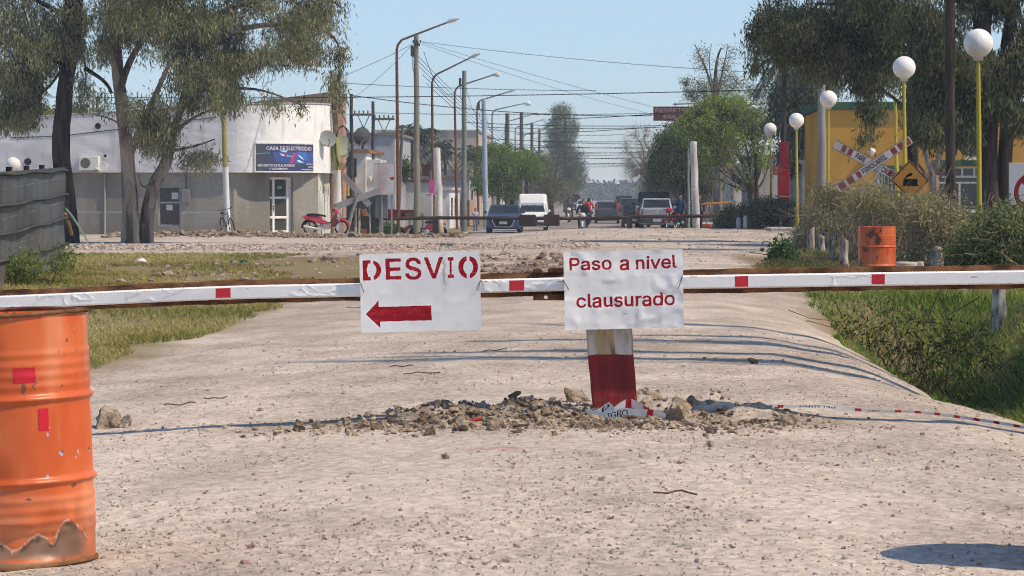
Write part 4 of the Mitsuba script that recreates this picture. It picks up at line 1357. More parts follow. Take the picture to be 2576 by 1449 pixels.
part(SHOP, 'wall_cable', W0.map(tube([[W0.s_at(20), -.02, 3.55], [W0.s_at(150), -.02, 3.62], [W0.s_at(330), -.02, 3.95], [W0.s_at(540), -.02, 4.35]], .015, 5)), ('matte', (0.05, 0.05, 0.05)), True)
LT = thing('roof_lamp', 'small white lamp on a bent pipe above the shop roof', 'lamp')
x_, y_ = X(662, 117), 117.0
part(LT, 'pipe', tube([[x_ + .12, y_, 4.9], [x_ + .08, y_, 5.1], [x_ + 0.02, y_, 5.3]], 0.025, 6), ('matte', (0.2, 0.2, 0.2)), True)
part(LT, 'head', ball((x_, y_ - .05, 5.36), (.15, .2, .09)), ('gloss', (0.75, 0.72, 0.66)), True)


# ------------------------------------------------------------------ poles and lamps
def globe_lamp(px, py, y, base_z, label, rglobe=0.25, poleless=False, sleeve=1.0):
    x = X(px, y)
    zc = Z(py, y, px)
    t = thing('globe_lamp', label, 'street lamp', 'globe lamps')
    b = math.radians(RNG.uniform(-.6, .6))
    part(t, 'globe', ball((x, y, zc), rglobe, 4), 'globe', True)
    part(t, 'collar', lathe([[0, zc - rglobe - .05], [.075, zc - rglobe - .05], [.095, zc - rglobe + .02], [.07, zc - rglobe + .035], [0, zc - rglobe + .035]], 20, (x, y, 0)), ('matte', (0.55, 0.55, 0.5)), True)
    lean = (zc - base_z) * math.tan(b) + 0.03 * (px > 1535)
    OL = (0.47, 0.395, 0.06)
    part(t, 'pole', tube([[x, y, zc - rglobe - .03], [x + lean * .3, y, zc - (zc - base_z) * .3], [x + lean, y, base_z]], [.032, .04, .046], 10), ('worn', OL), True)
    if sleeve > 0:
        part(t, 'sleeve', tube([[x + lean * .7, y, base_z + sleeve], [x + lean * .72, y, base_z + sleeve - .05], [x + lean, y, base_z - .3]], [.048, .062, .065], 10), ('worn', (0.48, 0.41, 0.05)), True)
    return t


gl = [('nearest to the camera, at the right edge', 2459, 109, 50.0), ('above the railway warning diamond', 2273, 170, 64), ('in front of the corner of the yellow house', 2083, 249, 84.6), ('just right of the red pillar', 2003, 303, 96), ('farthest of the row, left of the red pillar', 1937, 325, 114)]
for w, px, py, y in gl:
    globe_lamp(px, py, y, H(X(px, y), y) - 0.2, f'white globe lamp on a yellow pole, {w}', 0.25, sleeve=0.9)
globe_lamp(33, 414, 100, -0.6, 'white globe lamp peeping over the dark fence on the left', 0.26, sleeve=0)

PL = thing('lamp_pole', 'white and olive painted lamp pole with small lamp in front of the corner shop', 'street lamp')
x0, x1 = X(562, 111), X(573, 111)
z0 = H(x1, 111) - .2
part(PL, 'pole', tube([[x1, 111, z0], [x1 - .09, 111, 2.35]], [.125, .115], 12), ('worn', (0.72, 0.72, 0.74)), True)
part(PL, 'upper_pole', tube([[x1 - .09, 111, 2.352], [x0, 111, 5.1]], [.114, .085], 12), ('worn', (0.30, 0.29, 0.10)), True, label='olive upper half of the lamp pole')
part(PL, 'lamp', ball((x0 + .02, 111, 5.28), (.16, .16, .13)), ('gloss', (0.72, 0.70, 0.66)), True)
part(PL, 'neck', tube([[x0, 111, 5.05], [x0 + .02, 111, 5.2]], .05, 8), ('matte', (0.4, 0.4, 0.4)), True)


def straight_pole(name, label, pts_px, y, r0, r1, mat, cat_='pole', group=None, buried=0.4):
    """A pole that is seen through (px, py) at its top and at its foot."""
    (px1, py1), (px0, py0) = pts_px
    p1, p0 = P(px1, py1, y), P(px0, py0, y)
    g = H(p0[0], y)
    d = (p1 - p0) / (p1[2] - p0[2])
    p0 = p0 + d * (g - buried - p0[2])
    t = thing(name, label, cat_, group)
    n = 8
    pp = [p0 + (p1 - p0) * k for k in np.linspace(0, 1, n)]
    for k in range(1, n - 1):
        pp[k] = pp[k] + [0.015 * math.sin(k * 2.1 + px1), 0, 0]
    part(t, 'shaft', tube(pp, np.linspace(r0, r1, n), 12), mat, True)
    return t, p0, p1


WOODC = (0.24, 0.235, 0.19)


def meter_box(t, p, dx):
    part(t, 'fuse_box', bx(p[0] + dx - .06, p[0] + dx + .06, p[1] - .1, p[1] + .1, p[2] - .22, p[2] + .22, .02), ('matte', (0.07, 0.08, 0.09)), False)
    part(t, 'arm', bx(min(p[0], p[0] + dx) - .02, max(p[0], p[0] + dx) + .02, p[1] - .03, p[1] + .03, p[2] - .27, p[2] - .23), ('matte', (0.12, 0.12, 0.12)), False)
    part(t, 'cable', tube([[p[0] + dx, p[1], p[2] - .22], [p[0] + dx * .9, p[1] - .1, p[2] - .7], [p[0] + dx * .3, p[1] - .14, p[2] - 1.1]], .012, 5), ('matte', (0.03, 0.03, 0.03)), True)


t, p0, p1 = straight_pole('utility_pole', 'tallest grey wooden utility pole, with a fuse box and many cables', ((1047, 88), (1049, 583)), 122.5, .155, .10, ('worn', WOODC), group='utility poles')
meter_box(t, P(1048, 128, 122.5), -.19)
for k in range(7):
    a = P(1040 + k * 3, 105 + (k % 3) * 4, 122.5)
    part(t, 'insulator', tube([a + [0, -.1, -.05], a + [0, -.12, .06]], .035, 8), ('gloss', (0.04, 0.045, 0.05)), True)
t, p0, p1 = straight_pole('utility_pole', 'second grey green wooden utility pole, just left of the blue car', ((1168, 178), (1167, 580)), 150, .16, .11, ('worn', (0.21, 0.235, 0.21)), group='utility poles')
meter_box(t, P(1167, 207, 150), -.2)
t, p0, p1 = straight_pole('utility_pole', 'pale blue painted utility pole beside the blue car', ((1217, 248), (1222, 545)), 172, .17, .13, ('worn', (0.38, 0.45, 0.55)), group='utility poles')
meter_box(t, P(1215, 265, 172), -.25)
for px0, px1, py, y, lb in ((1276, 1277, 285, 215, 'dark wooden utility pole behind the green street tree'), (1312, 1312, 282, 250, 'slim brown utility pole next to the far curved lamps'), (1338, 1338, 310, 300, 'dark far utility pole left of the tall far tree'), (1357, 1357, 325, 350, 'farthest thin utility pole touching the tall far tree')):
    straight_pole('utility_pole', lb, ((px0, py), (px1, 540)), y, .2, .15, ('worn', (0.12, 0.095, 0.075)), group='utility poles')
# transformer stand by the corner: two olive and white poles, cross arms
for nm, px, lb in (('a', 829, 'thin brown pole standing right at the shop corner'),):
    straight_pole('stand_pole', lb, ((830, 234), (835, 560)), 119.8, .06, .05, ('worn', (0.22, 0.13, 0.08)), group=None)
t, p0, p1 = straight_pole('painted_pole', 'stout pole, brown above, olive in the middle and white below, beside the satellite dish', ((841, 205), (850, 575)), 118.6, .15, .11, ('worn', (0.20, 0.15, 0.10)))
pm1, pm0 = P(843, 345, 118.6), P(847, 428, 118.6)
pb = P(851, 590, 118.6)
part(t, 'olive_band', tube([pm1, pm0], .158, 12), ('worn', (0.33, 0.34, 0.09)), True)
part(t, 'white_base', tube([pm0 + [0, 0, -.002], pb], .165, 12), ('worn', (0.74, 0.74, 0.72)), True)
part(t, 'cross_arm', bx(X(806, 118.5), X(870, 118.5), 118.3, 118.42, 4.62, 4.74, .01), ('worn', (0.20, 0.17, 0.10)), False)
for a, b, c, d in ((842, 250, 808, 330), (842, 248, 872, 310), (815, 330, 842, 360), (844, 262, 866, 285)):
    part(t, 'brace', tube([P(a, b, 118.45), P(c, d, 118.45)], .022, 6), ('matte', (0.12, 0.11, 0.09)), True)
for k in range(4):
    a = np.linspace(0, 2 * np.pi, 22)
    cx, cz, rx, rz = X(861 + k * 1.0, 118.3), Z(372 - k * 2, 118.3, 861), .27 + .03 * k, .92 - .05 * k
    part(t, 'cable_coil', tube(np.stack([cx + rx * np.cos(a), 118.3 - .03 * k + a * 0, cz + rz * np.sin(a)], 1), .012, 6, caps=False), ('matte', (0.025, 0.025, 0.028)), True)


def dish(px, py, y, r, yaw, pitch, col, label):
    t = thing('satellite_dish', label, 'satellite dish', 'satellite dishes')
    prof = [[rr, 0.28 * rr * rr / r] for rr in np.linspace(0, r, 9)]
    m = lathe(prof + [[r, 0.28 * r + .015]] + [[rr, 0.28 * rr * rr / r + .02] for rr in np.linspace(r * .96, 0.001, 8)], 28)
    ax = np.array([math.sin(yaw) * math.cos(pitch), -math.cos(yaw) * math.cos(pitch), math.sin(pitch)])
    u = np.cross([0, 0, 1.0], ax)
    u /= np.linalg.norm(u)
    w = np.cross(ax, u)
    o = P(px, py, y)
    part(t, 'reflector', place(m, o, u, w, ax), ('matte', col), True)
    part(t, 'feed_arm', tube([o - w * r * .95 + ax * .2 * r, o - w * r * .75 + ax * r * .75, o - w * .35 * r + ax * r * .95], .02, 6), ('matte', (0.2, 0.2, 0.2)), True)
    part(t, 'receiver', tube([o - w * .38 * r + ax * r * .9, o - w * .3 * r + ax * r * .78], .045, 8), ('matte', (0.25, 0.25, 0.25)), True)
    part(t, 'mount', tube([o - ax * .02, o - ax * .2, o - ax * .25 - [0.5, 0, .75]], .03, 6), ('matte', (0.2, 0.2, 0.19)), True)


dish(823, 351, 117.2, .36, .35, .35, (0.26, 0.28, 0.27), 'grey satellite dish on the corner of the shop, left of the stout pole')
dish(857, 368, 118.9, .46, .95, .1, (0.27, 0.29, 0.24), 'greenish satellite dish seen edge on, right of the stout pole')
dish(913, 344, 131, .42, -2.6, .2, (0.11, 0.11, 0.12), 'dark satellite dish seen from behind among the utility poles')
# dark wooden telegraph poles with cross arms
for px, pt, pb_, y, arm, lb in ((884, 236, 560, 127, (889, 941, 288), 'dark telegraph pole with long cross arm left of the rusty lamp post'), (938, 255, 560, 132, (940, 993, 299), 'dark telegraph pole with cross arm to its right, behind the notice board'), (912, 318, 470, 136, None, 'short dark pole holding the dark satellite dish')):
    t, p0, p1 = straight_pole('telegraph_pole', lb, ((px, pt), (px + 1, pb_)), y, .11, .07, ('worn', (0.085, 0.075, 0.065)), group='dark telegraph poles', buried=.8)
    if arm:
        a, b, c = arm
        part(t, 'cross_arm', bx(X(a, y), X(b, y), y - .16, y - .08, Z(c + 3, y), Z(c - 3, y)), ('worn', (0.16, 0.14, 0.10)), False)
        for k in range(5):
            q_ = P(a + 4 + k * (b - a - 8) / 4, c - 4, y)
            part(t, 'insulator', tube([q_ - [0, .12, .02], q_ + [0, -.12, .1]], .035, 7), ('gloss', (0.10, 0.08, 0.06)), True)
        ctr = px + (14 if a < px + 3 else 0)
        for s in (-1, 1):
            part(t, 'brace', tube([P((a + b) / 2 + s * 15, c + 2, y) - [0, .1, 0], P((a + b) / 2, c + 34, y) - [0, .1, 0]], .02, 5), ('matte', (0.12, 0.12, 0.11)), True)
# slim grey timber posts right of the notice board
for px, pt, px0, y, lb in ((1012, 318, 1002, 136, 'leaning thin dark post right of the rusty lamp post'), (1082, 430, 1083, 140, 'dark square post behind the white concrete post')):
    straight_pole('timber_post', lb, ((px, pt), (px0, 560)), y, .09, .07, ('worn', (0.15, 0.135, 0.12)), buried=.6)


def curved_lamp(px, pbend, tip, y, label, foot_py, rust, head):
    """Street lamp: tall pipe that bends into a rising arm over the street."""
    t = thing('curved_street_lamp', label, 'street lamp', 'curved street lamps along the left side of the street')
    base = P(px[1], foot_py, y)
    g = H(base[0], y)
    top = P(px[0], pbend, y)
    tipw = P(tip[0], tip[1], y)
    r = 0.055
    bend_ = [top + [0, 0, -1.0 * .6], top, top + [.06, 0, .22], top + [.22, 0, .42], top + [.5, 0, .56]]
    bend_[-1] = top + np.array([.5, 0, .50])
    path = [np.array([base[0], y, g - .3]), (np.array([base[0], y, g]) + top) / 2] + bend_[:4]
    arm_start = path[-1]
    path2 = [arm_start, arm_start + (tipw - arm_start) * .45, arm_start + (tipw - arm_start) * .8]
    RU, GR = (0.17, 0.075, 0.045), (0.24, 0.23, 0.21)
    part(t, 'post', tube(path, [.085, .075, .06, .055, .055, .05], 10), ('worn', RU if rust else GR), True)
    part(t, 'arm', tube(path2, [.05, .042, .036], 8), ('worn', (0.20, 0.14, 0.10) if rust else GR), True)
    d = (tipw - arm_start)
    d /= np.linalg.norm(d)
    h0 = path2[-1] - d * .05
    L = np.linalg.norm(tipw - h0)
    u, w = d, np.cross(d, [0, 1.0, 0])
    w = w if w[2] > 0 else -w
    pts = []
    for s_, a, b, c in ((0, .05, .05, .05), (.25, .09, .09, .07), (.6, .14, .11, .09), (.95, .11, .05, .05), (1.0, .06, .02, .02)):
        for k in np.linspace(0, 2 * np.pi, 10)[:-1]:
            pts.append(h0 + u * s_ * L + np.array([0, 1.0, 0]) * a * math.cos(k) + w * (b if math.sin(k) > 0 else c) * math.sin(k))
    part(t, 'head', hull(pts), ('gloss', (0.60, 0.60, 0.57)), True)
    if head:
        part(t, 'bowl', ball(h0 + u * .68 * L - w * .07, (.17 * head, .15, .12 * head)), ('gloss', (0.62, 0.58, 0.48) if head < 1.3 else (0.72, 0.70, 0.62)), True)


for i, (px, pb_, tip, y, foot, rust, head, lb) in enumerate((
        ((998, 1003), 125, (1155, 45), 123, 585, 1, 0, 'tallest rusty street lamp, nearest of the curved row'),
        ((1087, 1090), 208, (1208, 133), 147, 580, 1, 0, 'second rusty curved street lamp, behind the white concrete post'),
        ((1144, 1150), 235, (1257, 183), 169, 560, 1, 1, 'third curved street lamp, crossing the grey green pole'),
        ((1200, 1204), 268, (1296, 226), 197, 550, 1, 0, 'fourth curved street lamp, left of the pale blue pole'),
        ((1238, 1240), 290, (1333, 257), 222, 545, 0, 1.5, 'fifth curved street lamp, with round white bowl'),
        ((1271, 1273), 318, (1358, 282), 250, 545, 0, 1.5, 'sixth curved street lamp, with round bowl before the tall far tree'),
        ((1296, 1297), 330, (1370, 300), 285, 540, 0, 0, 'seventh curved street lamp, pale and small'),
        ((1316, 1317), 348, (1392, 320), 325, 540, 0, 0, 'eighth curved street lamp, farthest but one'),
        ((1338, 1338), 358, (1400, 335), 370, 535, 0, 0, 'farthest curved street lamp of the row'))):
    curved_lamp(px, pb_, tip, y, lb, foot, rust, head)

# ------------------------------------------------------------------ far barrier: posts, rusty rail
for px1, py1, px0, y, lb in ((1099, 373, 1106, 119, 'left white concrete post of the far barrier'), (1744, 357, 1752, 119, 'right white concrete post of the far barrier')):
    t, p0, p1 = straight_pole('concrete_post', lb, ((px1, py1), (px0, 585)), y, .165, .14, 'whitewash', 'post', 'white concrete posts')
    part(t, 'cap', ball(p1 + [0, 0, -.01], (.135, .135, .05), 2), ('worn', (0.42, 0.34, 0.20)), True)
    part(t, 'wire', tube(np.stack([p1[0] + .02 + .152 * np.cos(np.linspace(0, 6.28, 20)), y + .152 * np.sin(np.linspace(0, 6.28, 20)), np.full(20, p0[2] + 2.35)], 1), .012, 5, caps=False), ('matte', (0.2, 0.19, 0.17)), True)
FR = thing('far_barrier_rail', 'rusty brown rail lying across the street entrance beyond the crossing', 'rail')
FY = 118.4
FRC = ('worn', (0.050, 0.030, 0.022))
fz = lambda px: Z(np.interp(px, [860, 1105, 1300, 1500, 1600, 1810], [553, 548, 549, 549.5, 545.5, 543]), FY, px)
frp = np.array([[X(p, FY), FY, fz(p)] for p in np.linspace(858, 1815, 40)])
part(FR, 'head', tube(frp, .04, 8), FRC, True)
part(FR, 'web', tube(frp + [0, .055, 0], .05, 6), FRC, True)
ft = frp + [0, .11, 0]
m = tube(ft, .07, 4)
part(FR, 'foot', m, FRC, False)
for a, b, z0, z1 in ((1306, 1348, .13, -.36), (1368, 1408, .14, -.35)):
    x0, x1 = X(a, FY), X(b, FY)
    zc = fz((a + b) / 2)
    part(FR, 'fishplate', bx(x0, x1, FY - .06, FY + .02, zc + z1 + .04, zc + z0 + .02, .015), FRC, False)
for a, b, w in ((1088, 1103, 0), (1577, 1591, 0)):
    x0, x1 = X(a, FY), X(b, FY)
    z1 = fz((a + b) / 2) - .05
    solo('far_rail_post', bx(x0, x1, FY - .05, FY + .2, H(x0, FY) - .4, z1, .012), FRC, 'short rusty post carrying the far rail %s' % ('beside the left white concrete post' if a < 1200 else 'beside the silver pickup'), 'post', 'short posts under the far rail', smooth=False)

# ------------------------------------------------------------------ crossbuck seen from behind, notice board, cabinet
def zoomc(cx, cy):
    return 740.6 + cx / 6.43, 386.4 + cy / 6.43


CB = thing('leaning_crossbuck', 'weathered grey railway crossbuck seen from behind, leaning left of the notice board', 'sign')
CY_ = 117.6


def board(p, q, w, y, th=.045):
    p, q = P(*zoomc(*p), y), P(*zoomc(*q), y)
    d = (q - p)
    L = np.linalg.norm(d)
    d /= L
    n = np.array([-d[2], 0, d[0]])
    v = []
    for s, l in ((0, -.5), (L, -.5), (L, .5), (0, .5)):
        for t_ in (0, th):
            v.append(p + d * s + n * w * l + np.array([0, t_, 0]))
    return hull(v)


GB = ('worn', (0.33, 0.33, 0.36))
part(CB, 'arm', board((790, 345), (1215, 840), .24, CY_), GB, False)
part(CB, 'arm', board((640, 870), (1400, 590), .25, CY_ - .05), GB, False)
part(CB, 'post', tube([P(*zoomc(820, 1400), CY_ - .1), P(*zoomc(930, 960), CY_ - .1), P(*zoomc(1040, 640), CY_ - .1)], [.075, .07, .065], 8), 'grey_wood', True)
part(CB, 'orange_plate', hull([P(*zoomc(a, b), CY_ + .1 + e) for a, b in ((1065, 895), (1165, 895), (1215, 1020), (1110, 1000)) for e in (0, .03)]), ('worn', (0.42, 0.20, 0.09)), False)
part(CB, 'strut', tube([P(*zoomc(1100, 770), CY_ + .05), P(*zoomc(1200, 1010), CY_ + .05)], .015, 5), ('matte', (0.3, 0.25, 0.18)), True)
for px0, px1, pt, lb in ((985, 995, 880, 'grey stub post behind the leaning crossbuck'), (1045, 1050, 870, 'thin grey stub post right behind the leaning crossbuck'), (1225, 1215, 700, 'thin pale post just left of the notice board')):
    a, b = P(*zoomc(px1, pt), 118.2), P(*zoomc(px0, 1270), 118.2)
    b[2] = H(b[0], 118.2) - .3
    solo('stub_post', tube([b, a], .05 if px0 != 1225 else .035, 8), 'grey_wood', lb, 'post', smooth=True)
NB = thing('notice_board', 'white notice board with red painted verses and a red heart on grey legs', 'sign')
NY = 118.0
x0, x1, z0, z1 = X(941.5, NY), X(993, NY), Z(487, NY, 965), Z(411.5, NY, 965)
part(NB, 'panel', bx(x0, x1, NY, NY + .05, z0, z1, .004), ('worn', (0.52, 0.52, 0.53)), False)
for a, b, c, d in ((x0 - .03, x0, z0 - .03, z1 + .03), (x1, x1 + .05, z0 - .03, z1 + .03), (x0, x1, z0 - .05, z0), (x0, x1, z1, z1 + .03)):
    part(NB, 'frame', bx(a, b, NY - .02, NY + .06, c, d), ('worn', (0.50, 0.47, 0.40)), False)
lines_ = ('Dar la vida', 'por los demas', 'no pide a tu cuerpo', 'solo un momento', 'en tu vida hoy', 'y siempre vive', 'asi.', '', 'Dona sangre', 'dona organos', 'salva vidas y da', 'esperanza a', 'quien espera', 'un milagro y', 'un manana')
for i, tx in enumerate(lines_):
    if tx:
        zt_ = z1 - .10 - i * .069
        part(NB, 'lettering', place(prism(fit(glyphs(tx, True), x0 + .12, x0 + .12 + min(.60, .034 * len(tx)), zt_ - .042, zt_), .003), (0, NY - .001, 0), (1, 0, 0), (0, 0, 1)), ('matte', (0.40, 0.08, 0.08)), False)
hp = np.array([[16 * math.sin(t) ** 3, 13 * math.cos(t) - 5 * math.cos(2 * t) - 2 * math.cos(3 * t) - math.cos(4 * t)] for t in np.linspace(0, 2 * np.pi, 40)])
part(NB, 'heart', place(prism(Polygon(hp * .006), .004), (x1 - .11, NY - .001, Z(449, NY)), (1, 0, 0), (0, 0, 1)), ('matte', (0.42, 0.03, 0.04)), False)
for a in (x0 + .28, x1 - .16):
    part(NB, 'leg', bx(a, a + .06, NY + .06, NY + .12, H(a, NY) - .3, z0 + .3), ('worn', (0.30, 0.30, 0.31)), False)
EC = thing('electric_cabinet', 'blue grey electric cabinet on a leg below the notice board', 'cabinet')
a0, a1 = X(943, NY), X(974, NY)
part(EC, 'case', bx(a0, a1, NY + .13, NY + .45, Z(550, NY), Z(489, NY), .015), ('worn', (0.16, 0.18, 0.20)), 35)
part(EC, 'door', bx(a0 + .03, a1 - .12, NY + .115, NY + .129, Z(548, NY), Z(491, NY), .004), ('worn', (0.14, 0.16, 0.185)), False)
part(EC, 'leg', bx(a0 + .16, a0 + .32, NY + .2, NY + .34, H(a0, NY) - .3, Z(550, NY)), ('worn', (0.23, 0.25, 0.27)), False)
TR = thing('farm_trailer', 'dark red sided flat trailer parked behind the electric cabinet', 'trailer')
ty = 124.0
x0, x1 = X(972, ty), X(1062, ty)
part(TR, 'side_board', hull([[x0, ty, Z(549, ty)], [x1, ty, Z(549, ty)], [x0, ty, Z(526, ty)], [x1 - .1, ty, Z(529, ty)], [x0, ty + .06, Z(549, ty)], [x1, ty + .06, Z(549, ty)], [x0, ty + .06, Z(526, ty)], [x1 - .1, ty + .06, Z(529, ty)]]), ('worn', (0.16, 0.022, 0.026)), False)
part(TR, 'slope', hull([[x0 + .9, ty - .02, Z(546, ty)], [x1, ty - .02, Z(547, ty)], [x1 - .12, ty - .02, Z(531, ty)], [x0 + .7, ty - .02, Z(533, ty)], [x0 + .9, ty - .3, Z(547, ty)], [x1, ty - .3, Z(547, ty)]]), ('worn', (0.045, 0.035, 0.035)), False)
part(TR, 'bed', bx(x0, x1, ty + .07, ty + 2.0, Z(551, ty), Z(547, ty)), ('worn', (0.10, 0.02, 0.02)), False)
for s in (.5, 1.25):
    part(TR, 'wheel', tube([[x0 + s, ty + .1, -.42], [x0 + s, ty + .3, -.42]], .3, 18), ('matte', (0.02, 0.02, 0.02)), 40)
wb = X(1078, 133)
solo('white_plinth', bx(X(961, 125), X(973, 125), 125, 125.6, H(-9, 125) - .3, Z(556, 125), .02), ('worn', (0.68, 0.68, 0.70)), 'small white block standing in the weeds under the trailer', 'block', smooth=False)
UB = thing('utility_box', 'pale grey utility box on the pavement left of the white concrete post', 'cabinet')
part(UB, 'case', bx(X(1071, 133), X(1087, 133), 133, 133.5, Z(548, 133), Z(490, 133), .02), ('worn', (0.52, 0.52, 0.50)), False)
part(UB, 'lid', bx(X(1070, 133), X(1088, 133), 132.97, 133.52, Z(490, 133), Z(486, 133), .01), ('worn', (0.45, 0.45, 0.44)), False)
solo('pink_sheet', hull([P(a, b, 134 + e) for a, b in ((1079, 453), (1092, 452), (1094, 492), (1080, 493)) for e in (0, .04)]), ('matte', (0.60, 0.10, 0.30)), 'bright pink cloth hanging above the utility box', 'cloth', smooth=False)
# buckets at the foot of the grey green pole
for px, y, h, lb in ((1165, 121.5, .42, 'dirty white bucket at the foot of the grey green utility pole'), ):
    x = X(px, y)
    g = H(x, y)
    m = lathe([[0, g], [.14, g], [.19, g + h], [.205, g + h], [.205, g + h - .04], [.19, g + h - .04], [0.175, g + h - .05], [0, g + .05]], 24, (x, y, 0))
    solo('bucket', m, ('worn', (0.58, 0.56, 0.52)), lb, 'bucket', smooth=40)

# ------------------------------------------------------------------ dark fence, hose
FN = thing('dark_fence', 'dark grey sheeted fence with four horizontal ribs on the left', 'fence')
fl, fr = np.array([X(-160, 34.0), 34.0]), np.array([X(163, 54.0), 54.0])
FW = Wall(fl, fr)


def fence_z(s, py_l, py_r):
    """Height along the fence of the line seen from (0, py_l) to (163, py_r)."""
    s0 = FW.s_at(0)
    za, zb = Z(py_l, FW.y_at(s0), 0), Z(py_r, 54.0, 163)
    return za + (zb - za) * (s - s0) / (FW.L - s0)


S_ = np.linspace(0, FW.L, 60)
topz = fence_z(S_, 432, 421)
warp = 0.05 * (meshkit.fbm(np.stack([S_ * .5, S_ * 0, S_ * 0], -1), 3, 4) - .5)
rows = [(-.6, 0.0)] + [(None, k) for k in np.linspace(0, 1, 26)]
vv = []
for s, zt_, wv in zip(S_, topz, warp):
    x, y = FW.p + FW.e * s
    g = -0.5
    for k in np.linspace(0, 1, 28):
        z = g + (zt_ - g) * k
        o = wv + 0.02 * math.sin(k * 9 + s * .6) + 0.01 * math.sin(s * 3.1 + k * 3)
        vv.append([x + FW.n[0] * o, y + FW.n[1] * o, z])
vv = np.array(vv)
i, j = np.meshgrid(np.arange(59), np.arange(27), indexing='ij')
q = np.stack([i * 28 + j, (i + 1) * 28 + j, (i + 1) * 28 + j + 1, i * 28 + j + 1], -1).reshape(-1, 4)
front = tm(vv, np.vstack([q[:, [0, 1, 2]], q[:, [0, 2, 3]]]))
back = tm(vv - np.r_[FW.n, 0] * .04, front.faces[:, ::-1])
part(FN, 'sheeting', cat([front, back]), 'dark_sheeting', True)
for yl, yr in ((438, 429), (517, 489), (589, 549), (655, 613)):
    zz = fence_z(S_, yl, yr)
    pp = []
    for s, z in zip(S_, zz):
        x, y = FW.p + FW.e * s
        pp.append([x + FW.n[0] * .05, y + FW.n[1] * .05, z + .012 * math.sin(s * 1.1)])
    pp.append([pp[-1][0] + FW.e[0] * .12, pp[-1][1] + FW.e[1] * .12, pp[-1][2] - .01])
    part(FN, 'rib', tube(pp, .028, 7), ('worn', (0.060, 0.070, 0.078)), True)
for px in (37, 80, 118, 158):
    s = FW.s_at(px)
    x, y = FW.p + FW.e * min(s, FW.L - .05)
    z = float(np.interp(s, S_, topz))
    part(FN, 'post', tube([[x - .14, y, -.6], [x - .14, y, z + .06]], .05, 8), ('matte', (0.03, 0.03, 0.03)), True)
gh = [P(163, 527, 54.1), P(172, 532, 56), P(190, 556, 62), P(205, 580, 68), P(215, 597, 74), P(221, 606, 80)]
gh[-1][2] = H(gh[-1][0], 80) + .03
cs = CubicSpline(range(6), np.array(gh))
solo('green_hose', tube(cs(np.linspace(0, 5, 40)), .022, 7), ('gloss', (0.04, 0.26, 0.17)), 'thin green hose running from the dark fence to the ground', 'hose', smooth=True)
solo('tan_stick', tube([P(164, 538, 54.2), P(176, 570, 56), P(180, 590, 57)], .03, 7), ('matte', (0.42, 0.28, 0.17)), 'tan stick leaning out behind the dark fence', 'stick', smooth=True)

# ------------------------------------------------------------------ houses down the left side of the street
def house(label, x0, x1, y0, y1, zt_, col, wins=(), roof=None, door=None, base=-1.0, mat='worn', front_wins=()):
    t = thing('house', label, 'house', 'houses along the left side of the street' if x1 < 0 else 'houses along the right side of the street')
    part(t, 'wall', bx(x0, x1, y0, y1, base, zt_), (mat, col) if not isinstance(col, str) else col, False)
    if roof:
        part(t, 'roof', bx(x0 - .15, x1 + .15, y0 - .15, y1 + .15, zt_ + .002, zt_ + .16), ('worn', roof), False)
    side = x1 if x1 < 0 else x0
    sg_ = 1 if x1 < 0 else -1
    for a, b, c, d in wins:
        w = part(t, 'window', bx(min(side, side + sg_ * .03), max(side, side + sg_ * .03), a, b, c, d), ('glass', (0.03, 0.03, 0.035)), False)
        part(w, 'frame', bx(min(side + sg_ * .031, side + sg_ * .07), max(side + sg_ * .031, side + sg_ * .07), a - .06, b + .06, c - .09, c - .02), ('matte', (0.6, 0.6, 0.6)), False)
    for a, b, c, d in front_wins:
        w = part(t, 'window', bx(a, b, y0 - .03, y0 - .002, c, d), ('glass', (0.03, 0.03, 0.035)), False)
        part(w, 'sill', bx(a - .06, b + .06, y0 - .09, y0 - .031, c - .08, c - .01), ('matte', (0.5, 0.5, 0.5)), False)
    return t


t = house('white two storey house with orange sills and grey gate beside the corner shop', -15, -10.9, 128.5, 137, 3.15, (0.66, 0.66, 0.66), wins=((130, 131.5, 1.6, 2.6), (133.5, 135, 1.6, 2.6)), roof=(0.30, 0.17, 0.11), front_wins=((-12.0, -11.3, 1.6, 2.9),))
part(t, 'balcony', bx(-12.6, -11.75, 126.9, 128.49, 1.9, 2.95, .03), ('worn', (0.60, 0.55, 0.43)), False)
part(t, 'ochre_wall', bx(-12.35, -11.6, 127.6, 128.48, 0.2, 1.89), ('worn', (0.52, 0.36, 0.10)), False)
part(t, 'parapet', bx(-10.9 + .005, -10.3, 129.2, 133.0, 1.3, 2.85), ('worn', (0.70, 0.70, 0.71)), False)
for k, a in enumerate((-10.8, -10.62)):
    part(t, 'meter', ball((a + .05, 129.15, 1.95), (.09, .05, .16), 2), ('gloss', (0.55, 0.55, 0.52)), True)
part(t, 'gate', bx(-12.1, -9.85, 126.2, 126.3, -0.75, 1.22), ('worn', (0.045, 0.055, 0.065)), False, label='dark grey sheet metal gate')
part(t, 'pink_post', tube([[X(894, 127.2), 127.2, -.8], [X(893, 127.2), 127.2, 2.05]], .1, 10), ('worn', (0.60, 0.36, 0.32)), True)
part(t, 'orange_door', bx(X(908, 126), X(921, 126), 126.0, 126.15, -.85, -.22), ('worn', (0.42, 0.13, 0.05)), False)
house('grey blue warehouse with a long sloping roofline behind the telegraph poles', -17, -11.2, 150, 162, 4.35, (0.40, 0.42, 0.46), roof=(0.20, 0.20, 0.21))
t = house('low pale blue wall house with brown roof edge behind the rusty lamp post', -13.6, -9.75, 158, 168, 1.95, (0.52, 0.54, 0.58), roof=(0.12, 0.085, 0.06), wins=((160, 161.2, .2, 1.3), (164, 165.2, .2, 1.3)), front_wins=((-11.9, -11.3, -.2, .9),))
